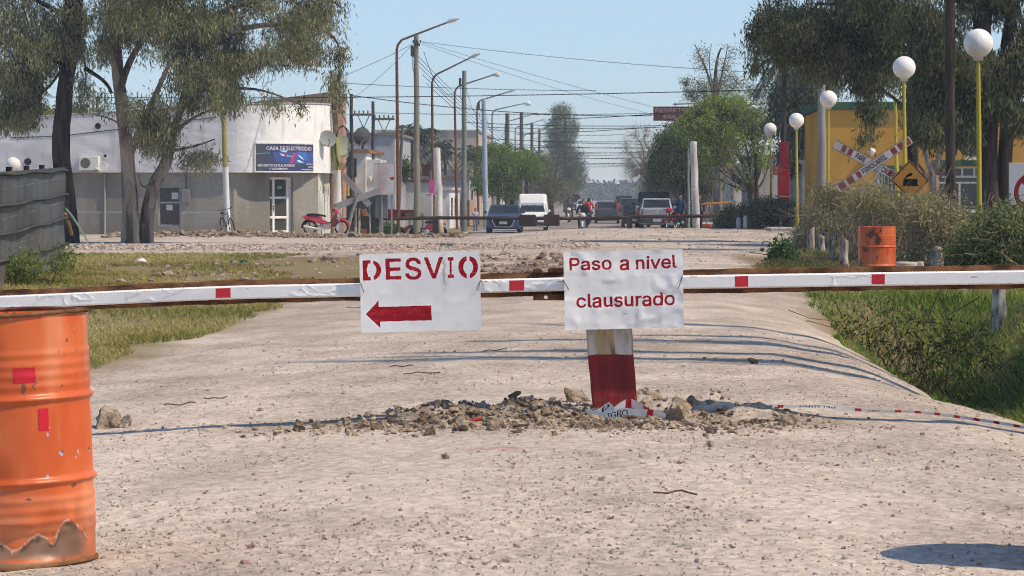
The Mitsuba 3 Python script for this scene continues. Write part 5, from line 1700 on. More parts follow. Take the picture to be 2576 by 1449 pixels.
for k in range(9):
    a = -11.9 + k * .24
    part(t, 'slat', bx(a, a + .15, 157.86, 157.96, -.75, .35), ('worn', (0.50, 0.50, 0.50)), False)
part(t, 'red_sign', bx(X(1062, 157), X(1086, 157), 157.0, 157.1, Z(443, 157), Z(413, 157)), ('worn', (0.085, 0.04, 0.04)), False)
house('long beige flat roofed building rising behind the palms', -19, -10.8, 235, 262, 6.4, (0.46, 0.42, 0.35), wins=((238, 240, 3, 4.3), (244, 246, 3, 4.3)), roof=(0.40, 0.37, 0.32))
house('bright white house with red door panels right of the white concrete post', -12.5, -9.6, 172, 184, 1.55, (0.72, 0.72, 0.72), wins=((174, 175.5, 0, 1.1), (178, 179.5, 0, 1.1)), roof=(0.5, 0.5, 0.5))
house('grey house half hidden by the green street tree', -13.5, -9.4, 192, 206, 2.4, (0.40, 0.37, 0.37), wins=((195, 197, .2, 1.5),), roof=(0.25, 0.2, 0.18))
t = thing('brick_garden_wall', 'red brick garden wall behind the grey green utility pole', 'wall')
part(t, 'wall', bx(-9.5, -9.2, 186, 196, -1, .95), 'far_brick', False)
part(t, 'front', bx(-11.2, -9.51, 185.8, 186.0, -1, .9), 'far_brick', False)
for i, (a, b, zt_, col) in enumerate(((215, 232, 3.0, (0.5, 0.47, 0.42)), (270, 290, 3.4, (0.6, 0.58, 0.55)), (330, 350, 3.0, (0.45, 0.35, 0.28)))):
    house(('cream', 'pale grey', 'tan')[i] + ' far house on the left side of the street behind the trees', -16, -10.5, a, b, zt_, col, wins=((a + 3, a + 5, .3, 1.7), (a + 9, a + 11, .3, 1.7)), roof=(0.3, 0.22, 0.18))

# ------------------------------------------------------------------ vehicles
def loft(sections, closed=True):
    """Joins rings of equal length into a skin with end caps."""
    s = np.asarray(sections, float)
    n, k = s.shape[:2]
    i, j = np.meshgrid(np.arange(n - 1), np.arange(k), indexing='ij')
    q = np.stack([i * k + j, i * k + (j + 1) % k, (i + 1) * k + (j + 1) % k, (i + 1) * k + j], -1).reshape(-1, 4)
    f = [q[:, [0, 1, 2]], q[:, [0, 2, 3]]]
    v = s.reshape(-1, 3)
    v = np.vstack([v, s[0].mean(0), s[-1].mean(0)])
    a, b = n * k, n * k + 1
    jj = np.arange(k)
    f += [np.stack([jj * 0 + a, (jj + 1) % k, jj], 1), np.stack([jj * 0 + b, (n - 1) * k + jj, (n - 1) * k + (jj + 1) % k], 1)]
    m = tm(v, np.vstack(f))
    if m.volume < 0:
        m.invert()
    return m


def car_ring(y, w, zb, zt, wt=None, n=5, rb=0.10, rt=0.10):
    """A cross section across the car: bottom half width w, top half width wt, rounded corners."""
    wt = w if wt is None else wt
    pts = []
    for (cx, cz, r, a0) in ((w, zb, rb, -90), (wt, zt, rt, 0), (-wt, zt, rt, 90), (-w, zb, rb, 180)):
        sx, sz = (1 if cx > 0 else -1), (1 if cz == zt else -1)
        for a in np.linspace(a0, a0 + 90, n):
            pts.append([cx - sx * r + r * math.cos(math.radians(a)), y, cz - sz * r + r * math.sin(math.radians(a))])
    return pts


def wheel(x, y, r, w, side):
    t = lathe([[r * .58, -w / 2], [r * .92, -w / 2], [r, -w * .32], [r, w * .32], [r * .92, w / 2], [r * .58, w / 2]], 24)
    t = tm(np.stack([t.vertices[:, 2] + x, t.vertices[:, 0] + y, t.vertices[:, 1] + r], 1), t.faces)
    rim = lathe([[0, -w * .3], [r * .6, -w * .36], [r * .6, w * .36], [0, w * .3]], 20)
    rim = tm(np.stack([rim.vertices[:, 2] + x, rim.vertices[:, 0] + y, rim.vertices[:, 1] + r], 1), rim.faces)
    for m in (t, rim):
        if m.volume < 0:
            m.invert()
    return t, rim


GL = ('glass', (0.018, 0.022, 0.026))
BLK = ('matte', (0.015, 0.015, 0.016))


def plate_kit(y, z, facing, w=.40, h=.13, text='AB 274', dark=False):
    s = facing
    g = [('number_plate', bx(-w / 2, w / 2, min(y, y + s * .012), max(y, y + s * .012), z - h / 2, z + h / 2), ('gloss', (0.03, 0.03, 0.03) if dark else (0.62, 0.62, 0.64)))]
    tx = prism(fit(glyphs(text, True), -.42 * w, .42 * w, -.3 * h, .3 * h), .003)
    g.append(('number_plate__lettering', place(tx, (0, y + s * .0125, z), (-s, 0, 0), (0, 0, 1), (0, s, 0)), ('matte', (0.6, 0.6, 0.6) if dark else (0.02, 0.02, 0.02))))
    return g


def car(kind, col, L=4.3, W=1.78, Ht=1.45, hood=0.92, belt=0.95, cowl=1.15, roof0=1.9, roof1=3.4, rear=4.0, trunk=0.98, open_bed=False, box_top=None, plate='AB 274', dark_plate=False, bumper=None, wr=.31):
    """A vehicle with its nose at y=0 pointing to -y and its tail at +y = L. Returns [(part path, mesh, material)]."""
    w = W / 2
    paint = ('gloss', col)
    bump_ = ('matte', bumper) if bumper else paint
    K = []
    top = lambda y: np.interp(y, [0, .12, cowl, rear, L - .1, L], [hood - .22, hood - .10, belt, trunk if not open_bed else belt, trunk if not open_bed else belt, (trunk if not open_bed else belt) - .05])
    ys_ = [0, .05, .14, .35, .8, cowl, roof0, (roof0 + roof1) / 2, roof1, min(rear, L - .3), L - .14, L - .04, L]
    ws_ = [w * .72, w * .84, w * .93, w * .98, w, w, w, w, w, w, w * .97, w * .92, w * .82]
    zb_ = [.34, .25, .21, .2, .2, .2, .2, .2, .2, .2, .24, .29, .38]
    secs = [car_ring(y, a, b, float(top(y)), a * .97, rb=.08, rt=.09) for y, a, b in zip(ys_, ws_, zb_)]
    K.append(('body', loft(secs), paint))
    # cabin
    if not open_bed:
        cab_y = [(cowl, .96, belt - .03), (roof0, .80, Ht), (roof1, .79, Ht - .02), (rear, .92, trunk - .02)]
    else:
        cab_y = [(cowl, .96, belt - .03), (roof0, .80, Ht), (roof1, .79, Ht - .01), (rear, .90, belt - .02)]
    zb = belt - .08
    cab = []
    for y, a, zt in cab_y:
        cab.append(car_ring(y, w * .965, zb, max(zt, zb + .02), w * a, rb=.005, rt=.06 if zt > belt + .2 else .005))
    K.append(('cabin', loft(cab), paint))

    def pane(pts, off):
        o = np.asarray(off, float)
        p = np.asarray(pts, float)
        c = p.mean(0)
        p = c + (p - c) * .97
        return hull(np.vstack([p + o * .012, p - o * .02]))
    wz0, wz1 = belt + .02, Ht - .07
    fy = lambda z: cowl + (roof0 - cowl) * (z - belt + .03) / (Ht - belt + .03)
    ry = lambda z: rear - (rear - roof1) * (z - (trunk if not open_bed else belt) + .02) / (Ht - (trunk if not open_bed else belt))
    wx = lambda z: w * (.955 - (.955 - .80) * (z - belt) / (Ht - belt)) - .05
    K.append(('windscreen', pane([[-wx(wz0), fy(wz0), wz0], [wx(wz0), fy(wz0), wz0], [wx(wz1), fy(wz1), wz1], [-wx(wz1), fy(wz1), wz1]], (0, -1, .5)), GL))
    rz0 = max(belt, trunk) + .06 if not open_bed else belt + .06
    K.append(('rear_window', pane([[-wx(rz0) + .05, ry(rz0), rz0], [wx(rz0) - .05, ry(rz0), rz0], [wx(wz1), ry(wz1), wz1], [-wx(wz1), ry(wz1), wz1]], (0, 1, .4)), GL))
    for s in (-1, 1):
        sx = lambda z: s * (w * (.965 - (.965 - .80) * (z - zb) / (Ht - zb)) + .002)
        mid = (roof0 + roof1) / 2
        for a0, a1, b0, b1 in ((fy(wz0) + .22, mid - .04, fy(wz1) + .12, mid - .04), (mid + .04, ry(rz0) - .28, mid + .04, ry(wz1) - .14)):
            if a1 - a0 > .2:
                K.append(('side_window', pane([[sx(wz0), a0, wz0], [sx(wz0), a1, wz0], [sx(wz1), b1, wz1], [sx(wz1), b0, wz1]], (s, 0, .2)), GL))
        K.append(('mirror', hull(ball((s * (w + .09), fy(wz0) + .22, belt + .08), (.10, .06, .075), 1).vertices), paint))
    # lamps, bumpers
    for s in (-1, 1):
        K.append(('headlight', ball((s * w * .70, .085, hood - .20), (.17, .06, .075), 2), ('gloss', (0.62, 0.64, 0.66))))
        K.append(('tail_light', bx(min(s * w * .72, s * w * .93), max(s * w * .72, s * w * .93), L - .14, L + .008 - .02, (trunk if not open_bed else belt) - .42, (trunk if not open_bed else belt) - .10, .02), ('gloss', (0.36, 0.015, 0.02))))
    K.append(('grille', bx(-w * .42, w * .42, -.012, .08, .36, hood - .20, .03), BLK))
    K.append(('front_bumper', loft([car_ring(y, a, .28, .47, a, rb=.05, rt=.05) for y, a in ((-.06, w * .70), (-.03, w * .86), (.12, w * .955), (.3, w * .985))]), bump_))
    K.append(('rear_bumper', loft([car_ring(y, a, .30, .52, a, rb=.05, rt=.05) for y, a in ((L - .25, w * .985), (L - .08, w * .955), (L + .03, w * .90), (L + .06, w * .8))]), bump_))
    K += plate_kit(-.075, .42, -1, text=plate, dark=dark_plate)
    K += plate_kit(L + .062, .44, 1, text=plate, dark=dark_plate)
    for y in (.82, L - .85):
        for s in (-1, 1):
            t, r = wheel(s * (w - .10), y, wr, .20, s)
            K.append(('wheel', t, BLK))
            K.append(('wheel_rim', r, ('metal', (0.35, 0.35, 0.36))))
            arch = lathe([[0, -.012], [wr * 1.14, -.012], [wr * 1.14, .012], [0, .012]], 24)
            K.append(('wheel_arch', tm(np.stack([arch.vertices[:, 2] + s * (w - .006), arch.vertices[:, 0] + y, np.maximum(arch.vertices[:, 1] + wr, .2)], 1), arch.faces), BLK))
    if open_bed:
        K.append(('bed_floor', bx(-w * .88, w * .88, rear + .05, L - .06, belt - .03, belt + .004), ('matte', (0.02, 0.02, 0.02))))
        K.append(('tailgate', bx(-w * .80, w * .80, L - .05, L + .012, .56, belt + .01, .03), paint))
        for s in (-1, 1):
            K.append(('bed_rail', bx(min(s * w * .90, s * w * .98), max(s * w * .90, s * w * .98), rear, L - .05, belt - .02, belt + .05, .02), paint))
    if box_top:
        y0, h = box_top
        K.append(('cargo_box', loft([car_ring(y, w * 1.0, belt - .1, z, w * b, rt=.12) for y, z, b in ((y0, h - .5, .86), (y0 + .28, h - .1, .90), (y0 + .6, h, .90), (L - .15, h, .90), (L - .02, h - .08, .88))]), paint))
    return K


def kit(K):
    out = []
    for path, m, mat in K:
        out.append((path, make(m, mat, 32)))
    return out


def park(name, label, K, px, y, back, group='vehicles in the street', yaw=0.0, cat_='car'):
    """Stands a vehicle so that its near end is seen at px; back: its tail is towards the camera."""
    t = thing(name, label, cat_, group)
    x = X(px, y)
    z = float(np.interp(0, [0, 1], [0, 0])) + max(H(x, y), H(x, y + 3)) + 0.02 + 0.05 * max(0, 1 - ((x + 1.8) / 6.4) ** 2)
    if y > 121:
        z = float(hz(np.array([x]), np.array([y + 1.5]), False)[0]) + 0.06
    L = max(m.vertices[:, 1].max() for p, m, _ in K)
    xf = T().translate([x, y, z])
    if back:
        xf = xf @ T().rotate([0, 0, 1], 180 + yaw) @ T().translate([0, -L, 0])
    else:
        xf = xf @ T().rotate([0, 0, 1], yaw)
    put(t, kit(K), xf)
    return t, (x, y, z)


DEEP = (0.025, 0.050, 0.115)
AUDI = car('hatch', DEEP, L=4.3, W=1.80, Ht=1.46, hood=0.98, belt=0.98, cowl=1.2, roof0=2.0, roof1=3.5, rear=4.15, plate='AB 274 RT')
gp = np.array([[-.52, .82], [.52, .82], [.58, .62], [.42, .30], [-.42, .30], [-.58, .62]])
AUDI = [k for k in AUDI if k[0] != 'grille']
fr_ = Polygon(gp).difference(Polygon(gp * [.93, .90] + [0, .055]))
AUDI.append(('grille', place(prism(Polygon(gp), .03), (0, -.055, 0), (1, 0, 0), (0, 0, 1)), BLK))
AUDI.append(('grille__frame', place(prism(fr_, .012), (0, -.086, 0), (1, 0, 0), (0, 0, 1)), ('metal', (0.6, 0.6, 0.6))))
for k in range(4):   # ringed emblem on the grille
    a = np.linspace(0, 2 * np.pi, 17)
    AUDI.append(('grille__emblem_ring', tube(np.stack([-.105 + .07 * k + .045 * np.cos(a), a * 0 - .095, .73 + .045 * np.sin(a)], 1), .008, 5, caps=False), ('metal', (0.8, 0.8, 0.8))))
AUDI = [(p, (tm(m.vertices + [0, -.03, .10], m.faces) if p.startswith('number_plate') and m.vertices[:, 1].max() < 0 else m), c) for p, m, c in AUDI]
park('parked_car', 'dark blue hatchback facing the crossing, left of the white van', AUDI, 1266, 149, False)
VAN = car('van', (0.70, 0.71, 0.71), L=4.0, W=1.66, Ht=1.46, hood=.98, belt=1.0, cowl=1.0, roof0=1.72, roof1=2.2, rear=2.4, trunk=1.0, box_top=(1.62, 2.02), bumper=(0.05, 0.05, 0.055), plate='AA 518 KD')
park('delivery_van', 'white delivery van with tall cargo box behind the dark blue hatchback', VAN, 1337, 158, False, cat_='van')
SAV = car('pickup', (0.30, 0.315, 0.345), L=4.4, W=1.68, Ht=1.52, hood=.98, belt=.98, cowl=1.2, roof0=1.95, roof1=2.6, rear=2.95, open_bed=True, plate='LXK 274', bumper=(0.07, 0.07, 0.075))
SAV.append(('emblem', tube(np.stack([.06 * np.cos(np.linspace(0, 6.28, 14)), np.full(14, 4.415), .83 + .06 * np.sin(np.linspace(0, 6.28, 14))], 1), .01, 5, caps=False), ('metal', (0.75, 0.75, 0.75))))
park('pickup_truck', 'silver small pickup seen from behind, next to the parked red motorcycle', SAV, 1653, 141.5, True, cat_='pickup')
SUV = car('suv', (0.014, 0.017, 0.026), L=5.2, W=1.88, Ht=1.86, hood=1.15, belt=1.15, cowl=1.3, roof0=2.1, roof1=4.5, rear=5.1, trunk=1.1, plate='AC 103 BV', dark_plate=False, wr=.38)
park('parked_car', 'tall black off-road wagon parked just in front of the silver pickup', SUV, 1645, 148.5, True)
CITY = car('hatch', (0.055, 0.058, 0.068), L=3.9, W=1.70, Ht=1.52, hood=1.0, belt=1.02, cowl=1.0, roof0=1.8, roof1=3.4, rear=3.85, trunk=1.0, plate='OMB 640')
CITY = [k for k in CITY if k[0] != 'tail_light']
for s in (-1, 1):
    CITY.append(('tail_light', bx(min(s * .62, s * .82), max(s * .62, s * .82), 3.60, 3.885, .92, 1.42, .03), ('gloss', (0.45, 0.03, 0.04))))
park('moving_car', 'small dark grey hatchback driving away in the middle of the street', CITY, 1527, 196, True)
MPV = car('van', (0.075, 0.045, 0.075), L=4.8, W=1.85, Ht=2.05, hood=1.12, belt=1.18, cowl=.9, roof0=1.6, roof1=4.6, rear=4.75, trunk=1.3, plate='GHT 381')
park('passenger_van', 'dark purple passenger van coming down the left side far away', MPV, 1442, 330, False, cat_='van')
for i, (px, y, back, col, kw, lb) in enumerate((
        (1600, 176, True, (0.022, 0.024, 0.028), dict(Ht=1.5, L=4.3), 'black car parked on the right just left of the black off-road wagon'),
        (1583, 222, True, (0.10, 0.09, 0.075), dict(Ht=1.72, L=4.4, belt=1.08, hood=1.08, trunk=1.05), 'grey brown wagon parked farther up on the right side'),
        (1570, 262, True, (0.022, 0.026, 0.03), dict(Ht=1.9, L=4.8, belt=1.15, hood=1.12, trunk=1.1), 'tall dark car with bright roof edge, farthest parked on the right'),
        (1470, 300, False, (0.5, 0.5, 0.5), dict(Ht=1.46), 'pale car coming behind the motorcycles'),
        (1705, 158, True, (0.02, 0.022, 0.026), dict(Ht=1.5, L=4.3), 'dark car parked on the right beyond the silver pickup, under the trees'))):
    K = car('c', col, W=1.76, plate=('FGB 271', 'HTD 904', 'KPA 655', 'AA 072 FZ', 'JXE 318')[i], **{**dict(L=4.3), **kw})
    park('parked_car' if back else 'moving_car', lb, K, px, y, back)


# ------------------------------------------------------------------ motorcycles, bicycles
def moto(col, seat=(0.02, 0.02, 0.02), shield=True, front_light=True):
    """A small underbone motorcycle, 1.9 m long, pointing to +y, on the ground z = 0."""
    K = []

    def tyre(y, r, w=.075):
        a = np.linspace(0, 2 * np.pi, 33)
        return tube(np.stack([a * 0, y + (r - w / 2) * np.cos(a), r + (r - w / 2) * np.sin(a)], 1), w / 2, 8, caps=False)
    for y, nm in ((0.28, 'rear_wheel'), (1.53, 'front_wheel')):
        r = .285
        K.append((nm, tyre(y, r), ('matte', (0.018, 0.018, 0.018))))
        a = np.linspace(0, 2 * np.pi, 33)
        K.append((nm + '__rim', tube(np.stack([a * 0, y + .215 * np.cos(a), r + .215 * np.sin(a)], 1), .016, 6, caps=False), ('metal', (0.6, 0.6, 0.6))))
        sp = []
        for k in range(10):
            b = k * math.pi / 5
            sp.append(tube([[.02 * (-1) ** k, y + .04 * math.cos(b), r + .04 * math.sin(b)], [0, y + .21 * math.cos(b + .25), r + .21 * math.sin(b + .25)]], .005, 4))
        K.append((nm + '__spokes', cat(sp), ('metal', (0.6, 0.6, 0.6))))
        K.append((nm + '__hub', tube([[-.06, y, r], [.06, y, r]], .055, 10), ('metal', (0.5, 0.5, 0.5))))
    P_ = ('gloss', col)
    rb = [(.0, .045, .66, .74), (.12, .10, .62, .78), (.4, .12, .54, .77), (.72, .115, .42, .70), (.92, .08, .36, .56), (1.0, .05, .36, .48)]
    K.append(('rear_fairing', loft([car_ring(y, w, a, b, w * .8, n=4, rb=min(w * .6, .05), rt=min(w * .6, .05)) for y, w, a, b in rb]), P_))
    K.append(('seat', loft([car_ring(y, w, z, z + h, w * .85, n=4, rb=.03, rt=.03) for y, w, z, h in ((.14, .07, .76, .07), (.3, .125, .755, .10), (.6, .13, .745, .085), (.85, .10, .72, .07), (.92, .06, .71, .06))]), ('matte', seat)))
    K.append(('tail_light', bx(-.06, .06, -.035, .03, .67, .74, .015), ('gloss', (0.50, 0.06, 0.02))))
    for s in (-1, 1):
        K.append(('indicator', ball((s * .13, .01, .68), (.035, .03, .03), 1), ('gloss', (0.6, 0.25, 0.03))))
        K.append(('front_fork', tube([[s * .06, 1.53, .285], [s * .06, 1.42, .62], [s * .05, 1.36, .80]], .02, 7), ('metal', (0.45, 0.45, 0.46))))
        K.append(('grip', tube([[s * .22, 1.22, 1.0], [s * .35, 1.17, .99]], .02, 7), ('matte', (0.02, 0.02, 0.02))))
        K.append(('mirror', ball((s * .27, 1.27, 1.19), (.055, .012, .04), 2), ('matte', (0.03, 0.03, 0.03))))
        K.append(('mirror_stem', tube([[s * .2, 1.25, 1.0], [s * .26, 1.28, 1.16]], .006, 5), ('matte', (0.03, 0.03, 0.03))))
    K.append(('handlebar', tube([[-.30, 1.19, .99], [-.12, 1.27, 1.0], [.12, 1.27, 1.0], [.30, 1.19, .99]], .016, 7), ('matte', (0.03, 0.03, 0.03))))
    K.append(('headlight_cowl', loft([car_ring(y, w, a, b, w * .8, n=4, rb=.04, rt=.04) for y, w, a, b in ((1.18, .09, .93, 1.02), (1.27, .15, .86, 1.06), (1.38, .14, .84, 1.03), (1.44, .08, .86, .98))]), P_))
    K.append(('headlight', ball((0, 1.43, .925), (.075, .03, .055), 2), ('gloss', (0.7, 0.7, 0.7))))
    if shield:
        for s in (-1, 1):
            K.append(('leg_shield', loft([car_ring(z_y, w, a, b, w, n=3, rb=.01, rt=.01) for z_y, w, a, b in ((1.14, .015, .34, .50), (1.2, .02, .30, .70), (1.3, .02, .42, .86), (1.36, .015, .60, .88))]).apply_translation([s * .13, 0, 0]), ('gloss', tuple(c * .35 for c in col))))
    K.append(('front_mudguard', tube([[0, 1.53 + .32 * math.cos(a), .285 + .32 * math.sin(a)] for a in np.linspace(.2, 2.5, 12)], .05, 7), P_))
    K.append(('engine', loft([car_ring(y, w, a, b, w, n=3, rb=.03, rt=.03) for y, w, a, b in ((.72, .08, .24, .40), (.85, .13, .2, .44), (1.02, .12, .22, .42), (1.12, .06, .27, .38))]), ('metal', (0.45, 0.45, 0.45))))
    K.append(('exhaust', tube([[.10, 1.0, .24], [.12, .7, .22], [.14, .45, .27], [.15, .02, .36]], [.02, .03, .045, .05], 9), ('metal', (0.62, 0.62, 0.63))))
    K.append(('frame', cat([tube([[0, 1.34, .85], [0, 1.1, .48], [0, .7, .42]], .035, 7), tube([[.05, .72, .36], [.05, .28, .285]], .022, 6), tube([[-.05, .72, .36], [-.05, .28, .285]], .022, 6), tube([[.07, .28, .3], [.09, .22, .66]], .022, 6), tube([[-.07, .28, .3], [-.09, .22, .66]], .022, 6)]), BLK))
    K.append(('rear_mudguard', tube([[0, .28 + .31 * math.cos(a), .285 + .31 * math.sin(a)] for a in np.linspace(1.4, 3.2, 9)], .05, 7), BLK))
    K.append(('stand', tube([[.03, .75, .24], [.16, .72, .0]], .012, 5), BLK))
    return K


def stand(name, label, K, px, y, yaw, lean=0.0, group='motorcycles', dz=0.0, cat_='motorcycle', center=0.9):
    t = thing(name, label, cat_, group)
    x = X(px, y)
    z = H(x, y) + dz if y < 121.5 else float(hz(np.array([x]), np.array([y]), False)[0]) + 0.06 + dz
    xf = T().translate([x, y, z]) @ T().rotate([0, 0, 1], yaw) @ T().rotate([0, 1, 0], lean) @ T().translate([0, -center, 0])
    put(t, kit(K), xf)
    return t, xf


REDM = moto((0.48, 0.025, 0.05))
stand('motorcycle', 'red motorcycle with dark seat parked side-on at the corner shop', REDM, 819, 115.7, -86, 6, dz=.02)
stand('motorcycle', 'red motorcycle half hidden behind the right side of the silver pickup', moto((0.55, 0.02, 0.05)), 1694, 139.5, 22, -4)
stand('motorcycle', 'dark motorcycle parked under the far rail left of the white concrete post', moto((0.20, 0.02, 0.03)), 1070, 127.0, 100, 5)


# ------------------------------------------------------------------ people: a skeleton posed in metres, fleshed out as one skin
def fleshed(bones, grow=1.0, ref=0.05):
    """One continuous smooth surface round the bones [(a, ra, b, rb)]."""
    tot = None
    for a, ra, b, rb in bones:
        pts = []
        for c, r in ((a, ra), (b, rb)):
            s = trimesh.creation.icosphere(subdivisions=1 if r > .02 else 0)
            pts.append(s.vertices * r * grow + np.asarray(c, float))
        h = manifold3d.Manifold.hull_points(np.vstack(pts))
        tot = h if tot is None else tot + h
    m = tot.refine_to_length(ref).to_mesh()
    t_ = trimesh.Trimesh(m.vert_properties[:, :3], m.tri_verts, process=True)
    trimesh.smoothing.filter_taubin(t_, lamb=.5, nu=.53, iterations=6)
    return tm(t_.vertices, t_.faces)


SKIN = (0.36, 0.21, 0.145)


def person_kit(J, shirt, trousers, hair=(0.015, 0.012, 0.01), helmet=None, shoes=(0.03, 0.025, 0.02), bag=None, sleeves=True):
    """J: joints; left and right given as name_l and name_r. The figure faces +y."""
    K = []
    B = []
    n, hd = np.array(J['neck']), np.array(J['head'])
    ch, pv = np.array(J['chest']), np.array(J['pelvis'])
    B.append((pv, .125, ch, .135))
    B.append((ch, .12, n, .06))
    B.append((n, .055, hd - (hd - n) * .3, .055))
    B.append((hd + [0, .015, -.055], .062, hd + [0, -.01, .035], .092))
    B.append((hd + [0, .085, -.01], .014, hd + [0, .075, .025], .012))     # nose
    B.append((hd + [0, .055, -.085], .028, hd + [0, .03, -.05], .05))      # chin
    for s in 'lr':
        sh, el, wr, hp, kn, an, to = (np.array(J[f'{k}_{s}']) for k in ('shoulder', 'elbow', 'wrist', 'hip', 'knee', 'ankle', 'toe'))
        hn = np.array(J.get(f'hand_{s}', wr + (wr - el) / np.linalg.norm(wr - el) * .09))
        B += [(ch, .10, sh, .06), (sh, .056, el, .042), (el, .041, wr, .028), (pv, .11, hp, .092), (hp, .09, kn, .058), (kn, .056, an, .038), (an, .036, to, .03)]
        B.append((hd + [.095 * (1 if s == 'r' else -1), -.01, -.01], .014, hd + [.085 * (1 if s == 'r' else -1), -.01, .025], .016))   # ear
        # hand: palm, four unequal fingers and a thumb, slightly curled
        d = (hn - wr) / (np.linalg.norm(hn - wr) + 1e-9)
        side = np.cross(d, [0, 0, 1.0])
        side = side / np.linalg.norm(side) if np.linalg.norm(side) > .2 else np.array([0, 1.0, 0])
        dn = np.cross(side, d)
        B.append((wr, .026, wr + d * .07, .03))
        for k, (o, l) in enumerate(((-.033, .055), (-.011, .068), (.011, .064), (.033, .048))):
            r0 = wr + d * .075 + side * o
            r1 = r0 + d * l * .6 - dn * .008
            r2 = r1 + d * l * .45 - dn * .028
            B += [(r0 - d * .02, .0095, r1, .009), (r1, .009, r2, .008)]
        B.append((wr + d * .03 - side * .03, .012, wr + d * .07 - side * .058 - dn * .015, .009))
    K.append(('body', fleshed(B, ref=.045), ('matte', SKIN)))
    tor = [(pv, .14, ch, .152), (ch, .135, n - [0, 0, .03], .075)]
    leg = [(pv, .132, pv + [0, 0, .03], .135)]
    for s in 'lr':
        sh, el, wr, hp, kn, an, to = (np.array(J[f'{k}_{s}']) for k in ('shoulder', 'elbow', 'wrist', 'hip', 'knee', 'ankle', 'toe'))
        tor += [(ch, .115, sh, .075)]
        tor += [(sh, .072, el, .058)] + ([(el, .056, wr - (wr - el) * .1, .042)] if sleeves else [])
        leg += [(pv, .125, hp, .107), (hp, .105, kn, .076), (kn, .075, an + (kn - an) * .12, .056)]
        K.append((f'shoe', fleshed([(an + [0, -.02, -.02], .05, to, .042)], ref=.05), ('matte', shoes)))
    K.append(('shirt', fleshed(tor), ('matte', shirt)))
    K.append(('trousers', fleshed(leg), ('matte', trousers)))
    if helmet:
        K.append(('helmet', fleshed([(hd + [0, -.02, .03], .128, hd + [0, -.005, -.03], .12)]), ('gloss', helmet)))
    else:
        K.append(('hair', fleshed([(hd + [0, -.035, .045], .092, hd + [0, -.045, -.02], .082), (hd + [0, .0, .07], .075, hd + [0, -.03, .05], .09)]), ('matte', hair)))
    if bag:
        K.append(('bag', fleshed([(ch + [0, -.17, -.02], .10, pv + [0, -.18, .1], .11)]), ('matte', bag)))
    return K


def rider(**k):
    """Sitting on the motorcycle of moto(), hands on the grips, feet on the pegs."""
    J = dict(pelvis=(0, .52, .90), chest=(0, .62, 1.26), neck=(0, .66, 1.45), head=(0, .71, 1.60))
    for s, g in (('l', -1), ('r', 1)):
        J.update({f'shoulder_{s}': (g * .19, .64, 1.38), f'elbow_{s}': (g * .30, .88, 1.16), f'wrist_{s}': (g * .29, 1.12, 1.02), f'hand_{s}': (g * .29, 1.20, 1.01), f'hip_{s}': (g * .10, .54, .88), f'knee_{s}': (g * .22, .98, .78), f'ankle_{s}': (g * .20, .82, .36), f'toe_{s}': (g * .21, .98, .31)})
    return person_kit(J, **k)


def stander(step=0.12, **k):
    J = dict(pelvis=(0, 0, .92), chest=(0, .0, 1.27), neck=(0, .0, 1.46), head=(0, .035, 1.61))
    for s, g in (('l', -1), ('r', 1)):
        J.update({f'shoulder_{s}': (g * .19, 0, 1.40), f'elbow_{s}': (g * .25, -g * step * .5, 1.12), f'wrist_{s}': (g * .24, .08 - g * step * .6, .88), f'hip_{s}': (g * .09, 0, .90), f'knee_{s}': (g * .10, .03 + g * step * .5, .49), f'ankle_{s}': (g * .11, -.02 + g * step, .08), f'toe_{s}': (g * .13, .13 + g * step, .045)})
    return person_kit(J, **k)


def mount(label, K, xf, group='people on motorcycles'):
    t = thing('person', label, 'person', group)
    put(t, kit(K), xf)


for px, y, yaw, col, who, hel, lb, plb in (
        (1467, 146, 178, (0.55, 0.55, 0.55), dict(shirt=(0.03, 0.03, 0.035), trousers=(0.04, 0.045, 0.06), sleeves=True), None, 'white motorcycle coming towards the crossing in mid street', 'person in black shirt riding the nearest white motorcycle'),
        (1432, 205, 176, (0.60, 0.58, 0.52), dict(shirt=(0.12, 0.10, 0.10), trousers=(0.05, 0.05, 0.07)), None, 'pale motorcycle farther left in front of the purple van', 'person in dark shirt riding the pale motorcycle before the purple van'),
        (1550, 330, 0, (0.2, 0.03, 0.03), dict(shirt=(0.50, 0.10, 0.11), trousers=(0.05, 0.05, 0.07)), None, 'small dark red motorcycle beyond the grey hatchback', 'person in pink red shirt riding beyond the grey hatchback')):
    t, xf = stand('motorcycle', lb, moto(col), px, y, yaw)
    mount(plb, rider(**who), xf)


